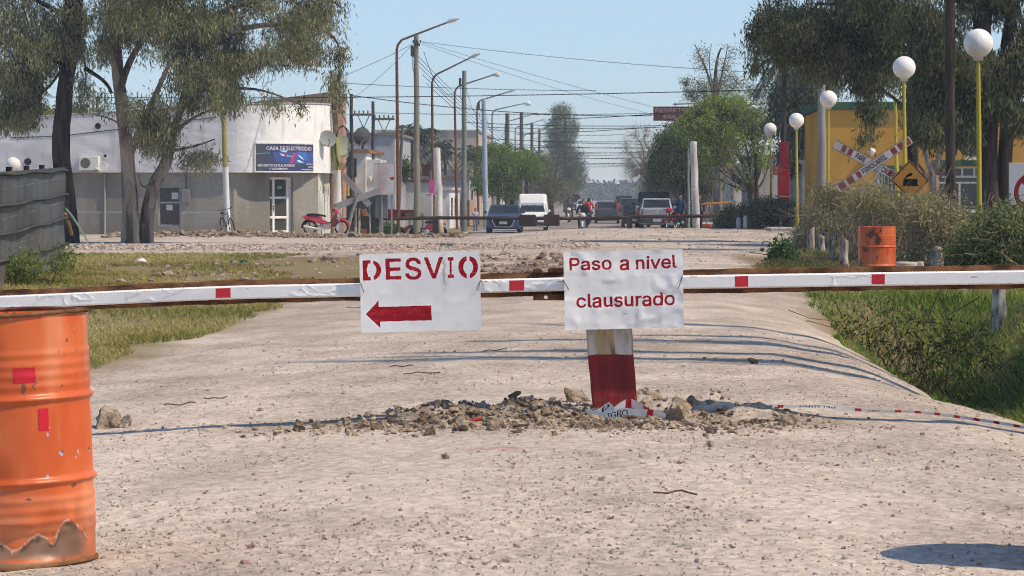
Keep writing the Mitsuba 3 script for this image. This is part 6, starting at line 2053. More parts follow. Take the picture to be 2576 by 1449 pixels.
def bicycle(col):
    K = []
    for y, nm in ((0.33, 'rear_wheel'), (1.38, 'front_wheel')):
        a = np.linspace(0, 2 * np.pi, 33)
        K.append((nm, tube(np.stack([a * 0, y + .31 * np.cos(a), .33 + .31 * np.sin(a)], 1), .022, 6, caps=False), ('matte', (0.02, 0.02, 0.02))))
        K.append((nm + '__spokes', cat([tube([[0, y + .3 * math.cos(b), .33 + .3 * math.sin(b)], [0, y - .3 * math.cos(b), .33 - .3 * math.sin(b)]], .004, 4) for b in np.linspace(0, 3.14, 8)[:-1]]), ('metal', (0.5, 0.5, 0.5))))
    fr = [[[0, .33, .33], [0, .72, .30]], [[0, .72, .30], [0, .58, .82]], [[0, .58, .76], [0, 1.2, .84]], [[0, 1.22, .78], [0, .72, .30]], [[0, .33, .33], [0, .58, .76]], [[0, 1.18, .94], [0, 1.38, .33]]]
    K.append(('frame', cat([tube(f, .018, 7) for f in fr]), ('gloss', col)))
    K.append(('saddle', loft([car_ring(y, w, .82, .88, w * .8, n=3, rb=.02, rt=.02) for y, w in ((.44, .05), (.52, .075), (.62, .05), (.72, .025))]), BLK))
    K.append(('handlebar', tube([[-.29, 1.06, 1.02], [-.12, 1.17, 1.0], [.12, 1.17, 1.0], [.29, 1.06, 1.02]], .014, 6), BLK))
    K.append(('pedals', cat([tube([[0, .72, .30], [.07, .80, .18]], .012, 5), bx(.06, .15, .76, .84, .165, .185), tube([[0, .72, .30], [-.07, .64, .42]], .012, 5), bx(-.15, -.06, .60, .68, .41, .43)]), BLK))
    return K


stand('bicycle', 'old brown bicycle leaning at the white lamp pole in front of the corner shop', bicycle((0.10, 0.06, 0.05)), 577, 110.2, 205, 12, 'bicycles', cat_='bicycle')
stand('bicycle', 'dark bicycle ridden by the person in the red shirt', bicycle((0.03, 0.03, 0.04)), 1481, 188, 4, 0, 'bicycles', cat_='bicycle')
J = dict(pelvis=(0, .60, .96), chest=(0, .72, 1.30), neck=(0, .78, 1.48), head=(0, .82, 1.63))
for s, g in (('l', -1), ('r', 1)):
    J.update({f'shoulder_{s}': (g * .19, .75, 1.41), f'elbow_{s}': (g * .29, .93, 1.20), f'wrist_{s}': (g * .28, 1.05, 1.07), f'hand_{s}': (g * .28, 1.13, 1.03), f'hip_{s}': (g * .09, .62, .92), f'knee_{s}': (g * .11, .88 - .06 * g, .62 - .08 * g), f'ankle_{s}': (g * .11, .74 + .07 * g, .34 - .11 * g), f'toe_{s}': (g * .11, .88 + .07 * g, .29 - .11 * g)})
xf = T().translate([X(1481, 188), 188, float(hz(np.array([-1.4]), np.array([188.]), False)[0]) + .06]) @ T().rotate([0, 0, 1], 4) @ T().translate([0, -.9, 0])
mount('person in red shirt and blue trousers riding the dark bicycle away', person_kit(J, shirt=(0.45, 0.03, 0.04), trousers=(0.06, 0.08, 0.17), sleeves=False), xf, None)


def standing(px, y, yaw, label, scale=1.0, **k):
    t = thing('person', label, 'person')
    x = X(px, y)
    z = float(hz(np.array([x]), np.array([y]), False)[0]) + 0.03
    put(t, kit(stander(**k)), T().translate([x, y, z]) @ T().rotate([0, 0, 1], yaw) @ T().scale(scale))


standing(1712, 144.5, 150, 'person in navy blue shirt standing beside the red motorcycle right of the silver pickup', shirt=(0.03, 0.07, 0.15), trousers=(0.03, 0.03, 0.035), step=.04)
standing(1196, 160, 200, 'small person in pale patterned top standing beside the pale blue pole', scale=.72, shirt=(0.45, 0.42, 0.52), trousers=(0.12, 0.2, 0.32), step=.02, hair=(0.03, 0.018, 0.012))
standing(1758, 138, 180, 'person in dark clothes standing under the trees right of the white concrete post', shirt=(0.03, 0.035, 0.05), trousers=(0.02, 0.02, 0.025), step=.06)

# ------------------------------------------------------------------ right side: yellow house
YH = thing('yellow_house', 'yellow plastered house with green cornice and green door surround behind the trees', 'house')
HY = 105.0
xl, xr, zt_ = X(2066, HY), X(2066, HY) + 12.0, Z(277, HY)
dx0, dx1 = X(2395, HY), X(2552 - 60, HY)
gx0, gx1 = X(2337, HY), X(2345, HY)


def wx_(px):
    return X(px, HY)


# openings: upper window, shop window and door with fanlight, barred window
holes = [(wx_(2432), wx_(2482), Z(398, HY), Z(330, HY)), (wx_(2360), wx_(2482), Z(530, HY), Z(420, HY)), (wx_(2217), wx_(2290), Z(512, HY), Z(428, HY))]
face = sbox(xl, -1.4, xr, zt_)
for a, b, c, d in holes:
    face = face.difference(sbox(a, c, b, d))
m = prism(face, 0.3)
part(YH, 'front_wall', tm(np.stack([m.vertices[:, 0], HY + .3 - m.vertices[:, 2], m.vertices[:, 1]], 1), m.faces), 'yellow_plaster', False)
part(YH, 'side_wall', bx(xl, xl + .3, HY + .302, HY + 9, -1.4, zt_ - .003), 'yellow_plaster', False)
part(YH, 'back_wall', bx(xl + .302, xr, HY + 8.7, HY + 9, -1.4, zt_ - .003), 'yellow_plaster', False)
part(YH, 'roof', bx(xl + .002, xr, HY + .002, HY + 9, zt_ + .001, zt_ + .1), ('worn', (0.22, 0.2, 0.18)), False)
GRN = ('worn', (0.030, 0.105, 0.065))
part(YH, 'cornice', bx(xl - .18, xr, HY - .18, HY + .02 - .025, zt_ + .02, Z(257, HY), .03), GRN, False)
part(YH, 'cornice', bx(xl - .181, xl - .003, HY - .004, HY + 9, zt_ + .022, Z(257, HY) - .002, .03), GRN, False)
part(YH, 'base_band', bx(xl - .03, xr, HY - .03, HY - .002, -1.4, Z(532, HY)), GRN, False)
for k, (a, b, c, d) in enumerate(holes):
    w = part(YH, 'window', bx(a, b, HY + .17, HY + .18, c, d), ('glass', (0.035, 0.04, 0.045)), False)
    fr = [(a, a + .07, c, d), (b - .07, b, c, d), (a + .07, b - .07, c, c + .06), (a + .07, b - .07, d - .06, d)]
    if k == 1:
        hgt = d - c
        fr += [(a + .07, b - .07, c + hgt * .62, c + hgt * .66), (a + .07, b - .07, c + hgt * .75, c + hgt * .80)] + [(a + (b - a) * q - .035, a + (b - a) * q + .035, c + hgt * .80, d - .06) for q in (.25, .5, .75)] + [(a + (b - a) * .43, a + (b - a) * .47, c + .06, c + hgt * .62)]
    if k == 2:
        fr += [(a + (b - a) * q - .02, a + (b - a) * q + .02, c + .06, d - .06) for q in np.linspace(.12, .88, 7)]
    for e in fr:
        part(w, 'frame' if k != 2 else 'bar', bx(e[0], e[1], HY + .10, HY + .169, e[2], e[3]), ('matte', (0.45, 0.45, 0.44) if k < 2 else (0.35, 0.35, 0.34)), False)
    part(w, 'sill', bx(a - .08, b + .08, HY - .11, HY + .09, c - .08, c - .005, .01), ('worn', (0.6, 0.59, 0.55)), False)
    if k == 1:
        for e in ((a - .24, a - .03, c - .5, d + .03), (b + .03, b + .24, c - .5, d + .03), (a - .24, b + .24, d + .031, d + .24)):
            part(YH, 'green_surround', bx(e[0], e[1], HY - .05, HY - .031, e[2], e[3]), GRN, False)
    if k == 2:
        for e in ((a - .16, a - .02, c, d + .02), (b + .02, b + .16, c, d + .02), (a - .16, b + .16, d + .021, d + .16)):
            part(YH, 'green_surround', bx(e[0], e[1], HY - .05, HY - .031, e[2], e[3]), GRN, False)
part(YH, 'wall_lamp', ball((wx_(2192), HY - .18, Z(382, HY)), .14, 2), ('gloss', (0.7, 0.68, 0.62)), True)
structure('house_pavement', bx(xl - 2.0, xr, HY - 3.0, HY - .03, -1.2, H(xl + 3, HY - 2) + .12, .03), ('worn', (0.45, 0.42, 0.37)), 'pale pavement before the yellow house', False)
# yellow street pole before the yellow house
straight_pole('yellow_pole', 'second slim yellow pole behind the railway crossbuck', ((2251, 240), (2258, 500)), 98, .075, .055, ('worn', (0.50, 0.42, 0.05)))
straight_pole('concrete_pole', 'grey concrete utility pole at the corner of the yellow house', ((2067, 188), (2068, 470)), 100, .17, .12, ('worn', (0.27, 0.255, 0.25)), group=None, cat_='pole')
# red pillar sign and neighbours
RP = thing('red_pillar', 'tall red pillar sign behind the bushes left of the yellow house', 'sign')
ry = 116
part(RP, 'lower_panel', bx(X(1957, ry), X(1986, ry), ry, ry + .35, -.9, Z(425, ry), .02), ('worn', (0.36, 0.020, 0.035)), False)
part(RP, 'upper_panel', bx(X(1960, ry), X(1984, ry), ry + .05, ry + .3, Z(424.5, ry), Z(357, ry), .02), ('worn', (0.24, 0.018, 0.03)), False)
straight_pole('dark_post', 'dark iron post left of the farthest globe lamp', ((1902, 385), (1902, 530)), 118, .07, .06, ('matte', (0.03, 0.028, 0.026)))
BSN = thing('street_name_sign', 'small brown street name plate on a thin post among the branches', 'sign')
by = 119
part(BSN, 'post', tube([[X(1939, by), by, -.7], [X(1939, by), by, Z(410, by)]], .03, 8), ('worn', (0.25, 0.22, 0.20)), True)
part(BSN, 'plate', bx(X(1943, by), X(1995, by) - .35, by - .01, by + .02, Z(440, by), Z(416, by), .008), ('worn', (0.20, 0.075, 0.045)), False)
for i, tx in enumerate(('CALLE SAN', 'MARTIN')):
    zt2 = Z(421 + i * 10, by)
    part(BSN, 'lettering', place(prism(fit(glyphs(tx, True), X(1948, by), X(1970, by), zt2 - .09, zt2), .003), (0, by - .0115, 0), (1, 0, 0), (0, 0, 1)), ('matte', (0.45, 0.30, 0.26)), False)
t = house('low dark shop with blue green panel behind the farthest globe lamps', 8.2, 16, 124, 140, 2.6, (0.33, 0.33, 0.36), roof=(0.2, 0.19, 0.18), front_wins=((9.6, 11.2, 0, 1.5),))
part(t, 'panel', bx(X(1975, 123.5), X(2000, 123.5) - .9, 123.5, 123.6, -.7, .05), ('worn', (0.045, 0.17, 0.16)), False)
t = house('brown boarded house behind the concrete utility pole', 8.6, 13, 112.5, 120, 1.0, (0.20, 0.15, 0.12), roof=(0.42, 0.40, 0.37))
for k in range(9):
    part(t, 'plank', bx(8.6, 12.9, 112.44, 112.498, -.5 + k * .165, -.5 + k * .165 + .13), ('worn', (0.13, 0.095, 0.08)), False)
for i, (a, b, zt2, col) in enumerate(((150, 168, 3.2, (0.45, 0.42, 0.40)), (178, 200, 2.8, (0.55, 0.52, 0.45)), (215, 240, 3.4, (0.5, 0.42, 0.35)), (262, 290, 3.1, (0.42, 0.42, 0.42)))):
    house(('grey', 'cream', 'tan', 'pale grey')[i] + ' far house on the right side of the street behind the trees', 7.6, 15, a, b, zt2, col, wins=((a + 3, a + 5, .3, 1.7), (a + 9, a + 11, .3, 1.7)), roof=(0.3, 0.22, 0.18))
# hardware shop sign
FS = thing('hardware_shop_sign', 'rusty brown hanging sign reading FERRETERIA above the right side trees', 'sign')
fy_ = 146
a, b = X(1643, fy_), X(1762, fy_)
z0, z1 = Z(304, fy_), Z(268, fy_)
part(FS, 'panel', bx(a, b, fy_, fy_ + .1, z0, z1, .01), ('worn', (0.105, 0.038, 0.034)), False)
for tx, p0, p1, q0, q1 in (('FERRETERIA', 1648, 1758, 283, 272), ('SAN JUAN', 1668, 1745, 299, 288)):
    part(FS, 'lettering', place(prism(fit(glyphs(tx, True), X(p0, fy_), X(p1, fy_), Z(q0, fy_), Z(q1, fy_)), .01), (0, fy_ - .003, 0), (1, 0, 0), (0, 0, 1)), ('matte', (0.34, 0.25, 0.24)), False)
part(FS, 'arm', tube([[b + 1.0, fy_ + .05, z1 + .22], [a + 1.0, fy_ + .05, z1 + .12]], .05, 8), ('worn', (0.42, 0.38, 0.33)), True)
for q_ in (a + 1.1, b - .3):
    part(FS, 'hanger', tube([[q_, fy_ + .05, z1 - .02], [q_, fy_ + .05, z1 + .2]], .02, 6), ('matte', (0.1, 0.08, 0.07)), True)
part(FS, 'post', tube([[b + 1.0, fy_ + .05, -.7], [b + 1.0, fy_ + .05, z1 + .3]], .1, 10), ('worn', (0.25, 0.2, 0.17)), True)
# slim green pole, orange bar, small white bollards
straight_pole('green_pole', 'slim pale green pole just left of the right white concrete post', ((1731, 330), (1733, 560)), 136, .045, .04, ('worn', (0.42, 0.48, 0.40)))
OB = thing('orange_bar', 'orange bar on a stand right of the white concrete post', 'barrier')
oy = 121.5
part(OB, 'bar', tube([P(1762, 514, oy), P(1842, 509, oy)], .045, 8), ('gloss', (0.55, 0.20, 0.03)), True)
for px in (1778, 1838):
    c_ = P(px, 512, oy)
    part(OB, 'leg', tube([c_, [c_[0], oy, H(c_[0], oy) - .2]], .03, 7), ('worn', (0.4, 0.25, 0.12)), True)
BK = X(1780, 121.2)
solo('orange_bucket', lathe([[0, 0], [.15, 0], [.2, .35], [.215, .35], [.215, .31], [.2, .31], [.19, .3], [0, .05]], 20, (BK, 121.2, H(BK, 121.2) + .1)), ('gloss', (0.48, 0.09, 0.03)), 'orange bucket on the grass right of the white concrete post', 'bucket', smooth=40)
for i, px in enumerate((1858, 1875)):
    y = 109.3
    x = X(px, y)
    g = H(x, y)
    solo('white_bollard', lathe([[0, g - .2], [.085, g - .2], [.08, g + .36 + .06 * i], [.05, g + .43 + .06 * i], [0, g + .44 + .06 * i]], 14, (x, y, 0)), 'whitewash', ('left', 'right')[i] + ' one of two low white bollards at the foot of the dark hedge', 'bollard', 'low white bollards', smooth=40)
# old wooden stumps along the crossing road
for i, (px, yt, yb, y, r, lb) in enumerate(((2008, 574, 610, 74, .085, 'grey wooden post farthest away in the row beside the crossing'), (2037, 578, 622, 66, .085, 'second farthest grey wooden post in the row'), (2065, 590, 632, 62, .07, 'thin grey wooden post in the middle of the row'), (2095, 592, 646, 58, .08, 'grey wooden post second nearest of the row'), (2127, 601, 660, 54, .085, 'whitewashed wooden post nearest in the row, left of the far orange drum'),
                                                  (2315, 657, 690, 46.5, .09, 'low sawn stump right of the white bucket'), (2358, 632, 690, 47.5, .10, 'round topped whitewashed post right of the far orange drum'), (2420, 706, 745, 38.6, .075, 'short dark post below the rail near the right edge'), (2508, 700, 785, 34.5, .085, 'cracked whitish post standing in the ditch bank below the rail'))):
    x = X(px, y)
    z1_, g = Z(yt, y, px), H(x, y)
    n_ = 8
    zz = np.linspace(min(g, z1_ - .3) - .25, z1_, n_)
    rr = r * (1 + .08 * np.sin(np.arange(n_) * 1.7 + i))
    if i == 6:
        zz = np.append(zz, [z1_ + .05, z1_ + .08])
        rr = np.append(rr, [r * .75, r * .3])
    pp = np.stack([x + .03 * np.sin(zz * 2 + i), y + 0 * zz, zz], 1)
    m = tube(pp, rr, 11)
    m = tm(m.vertices + np.c_[0.012 * (meshkit.noise(m.vertices * [30, 30, 2], 5) - .5)[:, None] * [1, 1, 0]], m.faces)
    if i not in (5, 6):   # splintered slanting top
        sel = m.vertices[:, 2] > z1_ - .01
        v = m.vertices.copy()
        v[sel, 2] += (v[sel, 0] - x) * (.7 if i % 2 else -.6)
        m = tm(v, m.faces)
    solo('wooden_post', m, 'grey_wood', lb, 'post', 'old wooden posts beside the crossing', smooth=True)
wx0 = X(2278, 44.6)
g = H(wx0, 44.6)
solo('white_bucket', lathe([[0, g], [.17, g], [.185, g + .30], [.19, g + .31], [.18, g + .33], [0, g + .34]], 24, (wx0, 44.6, 0)), ('worn', (0.50, 0.48, 0.40)), 'cream bucket turned upside down right of the far orange drum', 'bucket', smooth=40)
solo('net_bag', rock(np.random.default_rng(4), .16, .5, 3, 1.0).apply_translation([wx0 - .22, 44.4, g + .12]), ('matte', (0.42, 0.38, 0.42)), 'crumpled net bag between the far orange drum and the cream bucket', 'bag', smooth=True)

# ------------------------------------------------------------------ railway signs
def zoomr(cx, cy):   # close-up of the crossbuck
    return (3200 + cx / 4.14) / 1.5528, (500 + cy / 4.14) / 1.5528


XB = thing('railway_crossbuck', 'railway crossbuck reading PARE FERROCARRIL CRUCE, rising out of the dry bushes', 'sign')
XY_ = 66.0


class Board:
    def __init__(self, p, q, wpx, y):
        self.p, self.q = P(*zoomr(*p), y), P(*zoomr(*q), y)
        d = self.q - self.p
        self.L = np.linalg.norm(d)
        self.d = d / self.L
        self.n = np.array([-self.d[2], 0, self.d[0]])
        self.w = wpx / 4.14 / 1.5528 * y / 7270
        self.y = y

    def poly(self, shape, off, th):
        return place(prism(shape, th), self.p - [0, off, 0], self.d, self.n, np.array([0, -1.0, 0]))


b1 = Board((248, 262), (1330, 830), 132, XY_)
b2 = Board((300, 985), (1480, 185), 132, XY_ - .05)
WB = ('worn', (0.46, 0.44, 0.45))
RB = ('worn', (0.20, 0.045, 0.045))
for b in (b1, b2):
    part(XB, 'arm', b.poly(sbox(0, -b.w / 2, b.L, b.w / 2), 0, .03), WB, False)
    for e in (-b.w / 2 - .012, b.w / 2):
        part(XB, 'edge_trim', b.poly(sbox(0, e, b.L, e + .012), .002, .036), ('worn', (0.12, 0.07, 0.06)), False)
for b, spans in ((b1, ((.105, .165), (.20, .262), (.80, .86), (.9, .95))), (b2, ((.02, .10), (.135, .215), (.26, .315), (.735, .80), (.83, .90), (.925, .985)))):
    for s0, s1 in spans:
        part(XB, 'red_block', b.poly(sbox(s0 * b.L, -b.w * .42, s1 * b.L, b.w * .42), .031, .002), RB, False)
for b, tx, s0, s1 in ((b1, 'PARE', .315, .46), (b1, 'CRUCE', .70, .90), (b2, 'FERROCARRIL', .335, .665)):
    part(XB, 'lettering', b.poly(fit(glyphs(tx, True).buffer(.035), s0 * b.L, s1 * b.L, -b.w * .36, b.w * .36), .0335, .002), ('matte', BLACK), False)
cx = zoomr(935, 600)
part(XB, 'post', tube([P(*cx, XY_ + .12), [P(*cx, XY_ + .12)[0] + .02, XY_ + .12, H(6, XY_) - .4]], .05, 10), ('worn', (0.5, 0.5, 0.49)), True)
WS = thing('railway_warning_sign', 'yellow diamond warning sign with black steam locomotive', 'sign')
WY = 58.0
c = [np.array(P(*zoomr(*p), WY)) for p in ((1455, 515), (1785, 850), (1475, 1160), (1145, 845))]
ctr = sum(c) / 4
e1, e2 = (c[1] - c[0]), (c[3] - c[0])
dia = Polygon([(p[0], p[2]) for p in c])


def flat(shape, off, th, mat, nm, parent=WS):
    m = prism(shape, th)
    part(parent, nm, tm(np.stack([m.vertices[:, 0], WY - off - m.vertices[:, 2], m.vertices[:, 1]], 1), m.faces[:, ::-1] if False else m.faces), mat, False)


flat(dia, 0, .02, ('worn', (0.42, 0.20, 0.045)), 'plate')
flat(dia.buffer(-.012, join_style=2).difference(dia.buffer(-.035, join_style=2)), .0205, .002, ('matte', BLACK), 'border')


def zr(cx, cy):
    p = P(*zoomr(cx, cy), WY)
    return p[0], p[2]


loco = [Polygon([zr(*p) for p in ((1355, 935), (1355, 845), (1590, 845), (1590, 935))]), Polygon([zr(*p) for p in ((1365, 846), (1365, 825), (1585, 825), (1585, 846))]), Polygon([zr(*p) for p in ((1325, 925), (1620, 925), (1620, 938), (1325, 938))]), Polygon([zr(*p) for p in ((1372, 826), (1385, 795), (1420, 755), (1480, 722), (1512, 742), (1500, 768), (1435, 792), (1395, 826))])]
for i in range(4):
    loco.append(shapely.Point(*zr(1385 + i * 58, 905)).buffer(.03))
flat(shapely.union_all(loco), .0205, .003, ('matte', BLACK), 'locomotive_symbol')
ps = P(2298, 500, WY)
part(WS, 'post', tube([[ps[0], WY + .06, ps[2] + .3], [ps[0] + .0, WY + .06, H(ps[0], WY) - .4]], .035, 8), ('worn', (0.60, 0.62, 0.56)), True)
NP = thing('no_entry_sign', 'white sign with red ring and crossed bars at the right edge', 'sign')
ny = 56.0
zc, xc, R = Z(485, ny, 2590), X(2603, ny), .40
part(NP, 'plate', bx(X(2538, ny), X(2538, ny) + 1.05, ny, ny + .02, Z(548, ny), Z(410, ny), .004), ('worn', (0.47, 0.50, 0.54)), False)
ringp = shapely.Point(xc, zc).buffer(R, 48).difference(shapely.Point(xc, zc).buffer(R * .78, 48))
bars = shapely.union_all([LineString([(xc - R * .62, zc - R * .62 * s), (xc + R * .62, zc + R * .62 * s)]).buffer(R * .10, cap_style=2) for s in (-1, 1)]).intersection(shapely.Point(xc, zc).buffer(R * .8, 48))
for shp, mat, nm, off in ((ringp, ('matte', (0.22, 0.020, 0.028)), 'red_ring', .001), (bars.difference(ringp), ('matte', (0.22, 0.020, 0.028)), 'red_bar', .001), (fit(glyphs('E', True), xc - .12, xc + .12, zc - .2, zc + .2).difference(bars), ('matte', BLACK), 'letter', .0008)):
    m = prism(shp, .003)
    part(NP, nm, tm(np.stack([m.vertices[:, 0], ny - off - m.vertices[:, 2], m.vertices[:, 1]], 1), m.faces), mat, False)
for q_ in (.15, .9):
    part(NP, 'post', tube([[X(2538, ny) + q_, ny + .05, -.8], [X(2538, ny) + q_, ny + .05, Z(415, ny)]], .03, 8), ('worn', (0.4, 0.4, 0.4)), True)

# ------------------------------------------------------------------ plants
EUC = [(0.0778, 0.0826, 0.0408), (0.162, 0.1681, 0.0816), (0.2657, 0.2707, 0.1376), (0.4018, 0.4061, 0.2332)]
DARK = [(0.034, 0.0442, 0.0217), (0.0678, 0.0846, 0.0408), (0.1274, 0.1472, 0.0708), (0.2123, 0.2208, 0.1157)]  # leaf colours darkened to carry the shade of the right-hand crowns
DRY = [(0.1024, 0.1067, 0.0479), (0.1934, 0.1822, 0.0858), (0.3185, 0.2845, 0.1496), (0.546, 0.4555, 0.2593)]
GRN_ = [(0.0467, 0.0722, 0.0233), (0.0956, 0.1317, 0.0426), (0.1806, 0.2231, 0.0814), (0.3187, 0.3506, 0.1648)]


def leaf_mesh(p, d, L, W, rng, cols):
    """One pointed blade of two triangles per leaf: p stalk, d direction, L length, W width; cols (n, 3)."""
    n = len(p)
    s = np.cross(d, rng.normal(size=(n, 3)))
    s /= np.linalg.norm(s, axis=1, keepdims=True) + 1e-9
    L, W = np.broadcast_to(L, n)[:, None], np.broadcast_to(W, n)[:, None]
    m = p + d * L * .45
    v = np.stack([p, m + s * W / 2, p + d * L, m - s * W / 2], 1).reshape(-1, 3)
    k = np.arange(n)[:, None] * 4
    f = np.stack([k + [0, 1, 2], k + [0, 2, 3]], 1).reshape(-1, 3)
    return tm(v, f), np.repeat(cols, 4, axis=0)


def blob_points(blobs, n, rng, shell=.45, holes=0.36, scale=1.1, seed=0):
    """n points in a set of ellipsoids (centre, radii, weight), thinned by noise so that sky shows through."""
    c = np.array([b[0] for b in blobs], float)
    r = np.array([b[1] for b in blobs], float)
    w = np.array([(b[2] if len(b) > 2 else 1) * np.prod(b[1]) ** (2 / 3) for b in blobs])
    out = []
    got = 0
    while got < n:
        i = rng.choice(len(blobs), n, p=w / w.sum())
        u = rng.normal(size=(n, 3))
        u /= np.linalg.norm(u, axis=1, keepdims=True)
        rad = (rng.uniform(0, 1, n) ** shell)[:, None]
        p = c[i] + u * rad * r[i]
        keep = meshkit.fbm(p * scale + seed, 3, seed) > holes
        out.append(p[keep])
        got += keep.sum()
    return np.vstack(out)[:n]


def foliage(blobs, n, per, L, W, droop, spread, cols, seed, holes=0.40, scale=.9, shell=.45):
    rng = np.random.default_rng(seed)
    if cols not in (EUC, DARK, DRY, GRN_):
        cols = np.array(cols) * [2.05, 2.0, 1.75]
    c = blob_points(blobs, n, rng, shell, holes, scale, seed)
    tone = np.clip(meshkit.fbm(c * 1.4, 3, seed + 1) * 2 - .5 + rng.normal(0, .12, n), 0, 1)
    base = np.repeat(c, per, axis=0)
    m = len(base)
    q = base + rng.normal(size=(m, 3)) * np.array(spread)
    d = rng.normal(size=(m, 3)) * .55 + [0, 0, -droop]
    d /= np.linalg.norm(d, axis=1, keepdims=True)
    cols = np.array(cols)
    t = np.clip(np.repeat(tone, per) + rng.normal(0, .2, m), 0, 1)[:, None] * (len(cols) - 1)
    i = np.minimum(t.astype(int), len(cols) - 2)[:, 0]
    col = cols[i] * (1 - (t - i[:, None])) + cols[i + 1] * (t - i[:, None])
    return leaf_mesh(q, d, L * rng.uniform(.6, 1.25, m), W * rng.uniform(.7, 1.3, m), rng, col), c


def px_blobs(lst, y, depth=None):
    out = []
    for e in lst:
        px, py, rx, ry = e[:4]
        w = e[4] if len(e) > 4 else 1
        dy = e[5] if len(e) > 5 else 0
        s = 7270 / (y + dy)
        out.append((P(px, py, y + dy), (rx / s, (depth or max(rx, ry) * .8 / s), ry / s), w))
    return out


def twigs(starts, ends, r, rng, sag=.05):
    """Many thin three-sided twigs as one mesh."""
    n = len(starts)
    mid = (starts + ends) / 2 + rng.normal(size=(n, 3)) * np.linalg.norm(ends - starts, axis=1, keepdims=True) * sag
    d = ends - starts
    a = np.cross(d, rng.normal(size=(n, 3)))
    a /= np.linalg.norm(a, axis=1, keepdims=True) + 1e-9
    b = np.cross(d, a)
    b /= np.linalg.norm(b, axis=1, keepdims=True) + 1e-9
    r = np.broadcast_to(r, n)[:, None]
    rings = []
    for p, k in ((starts, 1.0), (mid, .75), (ends, .3)):
        for t in range(3):
            ang = t * 2 * math.pi / 3
            rings.append(p + (a * math.cos(ang) + b * math.sin(ang)) * r * k)
    v = np.stack(rings, 1).reshape(-1, 3)
    f = []
    for s in (0, 3):
        for t in range(3):
            u = (t + 1) % 3
            f += [[s + t, s + u, s + 3 + u], [s + t, s + 3 + u, s + 3 + t]]
    f = (np.array(f)[None] + (np.arange(n) * 9)[:, None, None]).reshape(-1, 3)
    return tm(v, f)


def crooked(p, q, n, rng, amp):
    t = np.linspace(0, 1, n)
    pts = np.asarray(p) + (np.asarray(q) - np.asarray(p)) * t[:, None]
    off = rng.normal(size=(n, 3)) * amp * np.linalg.norm(np.asarray(q) - np.asarray(p))
    off[0] = off[-1] = 0
    return CubicSpline(t, pts + off)(np.linspace(0, 1, n * 3))




def tree(name, label, trunks, limbs, blobs, n, per, L, W, droop, spread, cols, seed, bark='pale_bark', holes=.40, scale=.9, ntwig=300, group=None, cat_='tree', shell=.45, twig_col=(0.10, 0.085, 0.07), rtwig=.012):
    """trunks, limbs: (points, radii). blobs: where the foliage hangs."""
    rng = np.random.default_rng(seed)
    t = thing(name, label, cat_, group)
    for pts, r in trunks:
        pts = np.asarray(pts, float)
        cs = CubicSpline(np.arange(len(pts)), pts)
        k = np.linspace(0, len(pts) - 1, len(pts) * 7)
        m = tube(cs(k), np.interp(k, np.arange(len(pts)), r), 18)
        v = m.vertices
        c0 = cs(np.repeat(k, 18)) if len(v) - 2 == len(k) * 18 else None
        wob = (meshkit.fbm(v * [2.3, 2.3, .5], 3, seed) - .5)[:, None]
        if c0 is not None:
            v = v.copy()
            v[:-2] += (v[:-2] - c0) * wob[:-2] * .7
        part(t, 'trunk', tm(v, m.faces), bark, True)
    ends = []
    for pts, r in limbs:
        pts = np.asarray(pts, float)
        c = crooked(pts[0], pts[-1], 5, rng, .05) if len(pts) == 2 else CubicSpline(np.arange(len(pts)), pts)(np.linspace(0, len(pts) - 1, 16))
        part(t, 'limb', tube(c, np.linspace(r[0], r[-1], len(c)), 9), bark, True)
        ends.append(c)
    if n:
        (fm, fc), cl = foliage(blobs, n, per, L, W, droop, spread, cols, seed, holes, scale, shell)
        k = part_key(t, 'crown')
        PARENTS.add(k)
        scene[k] = mikit.ply(fm, 'leaf', smooth=False, color=fc)
        labels[k] = {'kind': 'stuff'}
    else:
        cl = blob_points(blobs, ntwig, rng, shell, holes, scale, seed)
    if ntwig and ends:
        pool = np.vstack([e[len(e) // 4:] for e in ends])
        pick = cl[rng.choice(len(cl), min(ntwig, len(cl)), replace=False)]
        near = pool[np.argmin(((pick[:, None] - pool[None]) ** 2).sum(-1), axis=1)]
        near = near + (pick - near) * rng.uniform(0, .45, (len(pick), 1))
        part(t, 'twigs', twigs(near, pick + rng.normal(size=pick.shape) * .1, rtwig, rng, .08), ('matte', twig_col), False, kind='stuff')
    return t


def pp(y, *pts):
    return [P(a, b, y + (c[0] if c else 0)) for a, b, *c in pts]


def foot(px, y, py_hint=None):
    x = X(px, y)
    return [x, y, H(x, y) - .3]


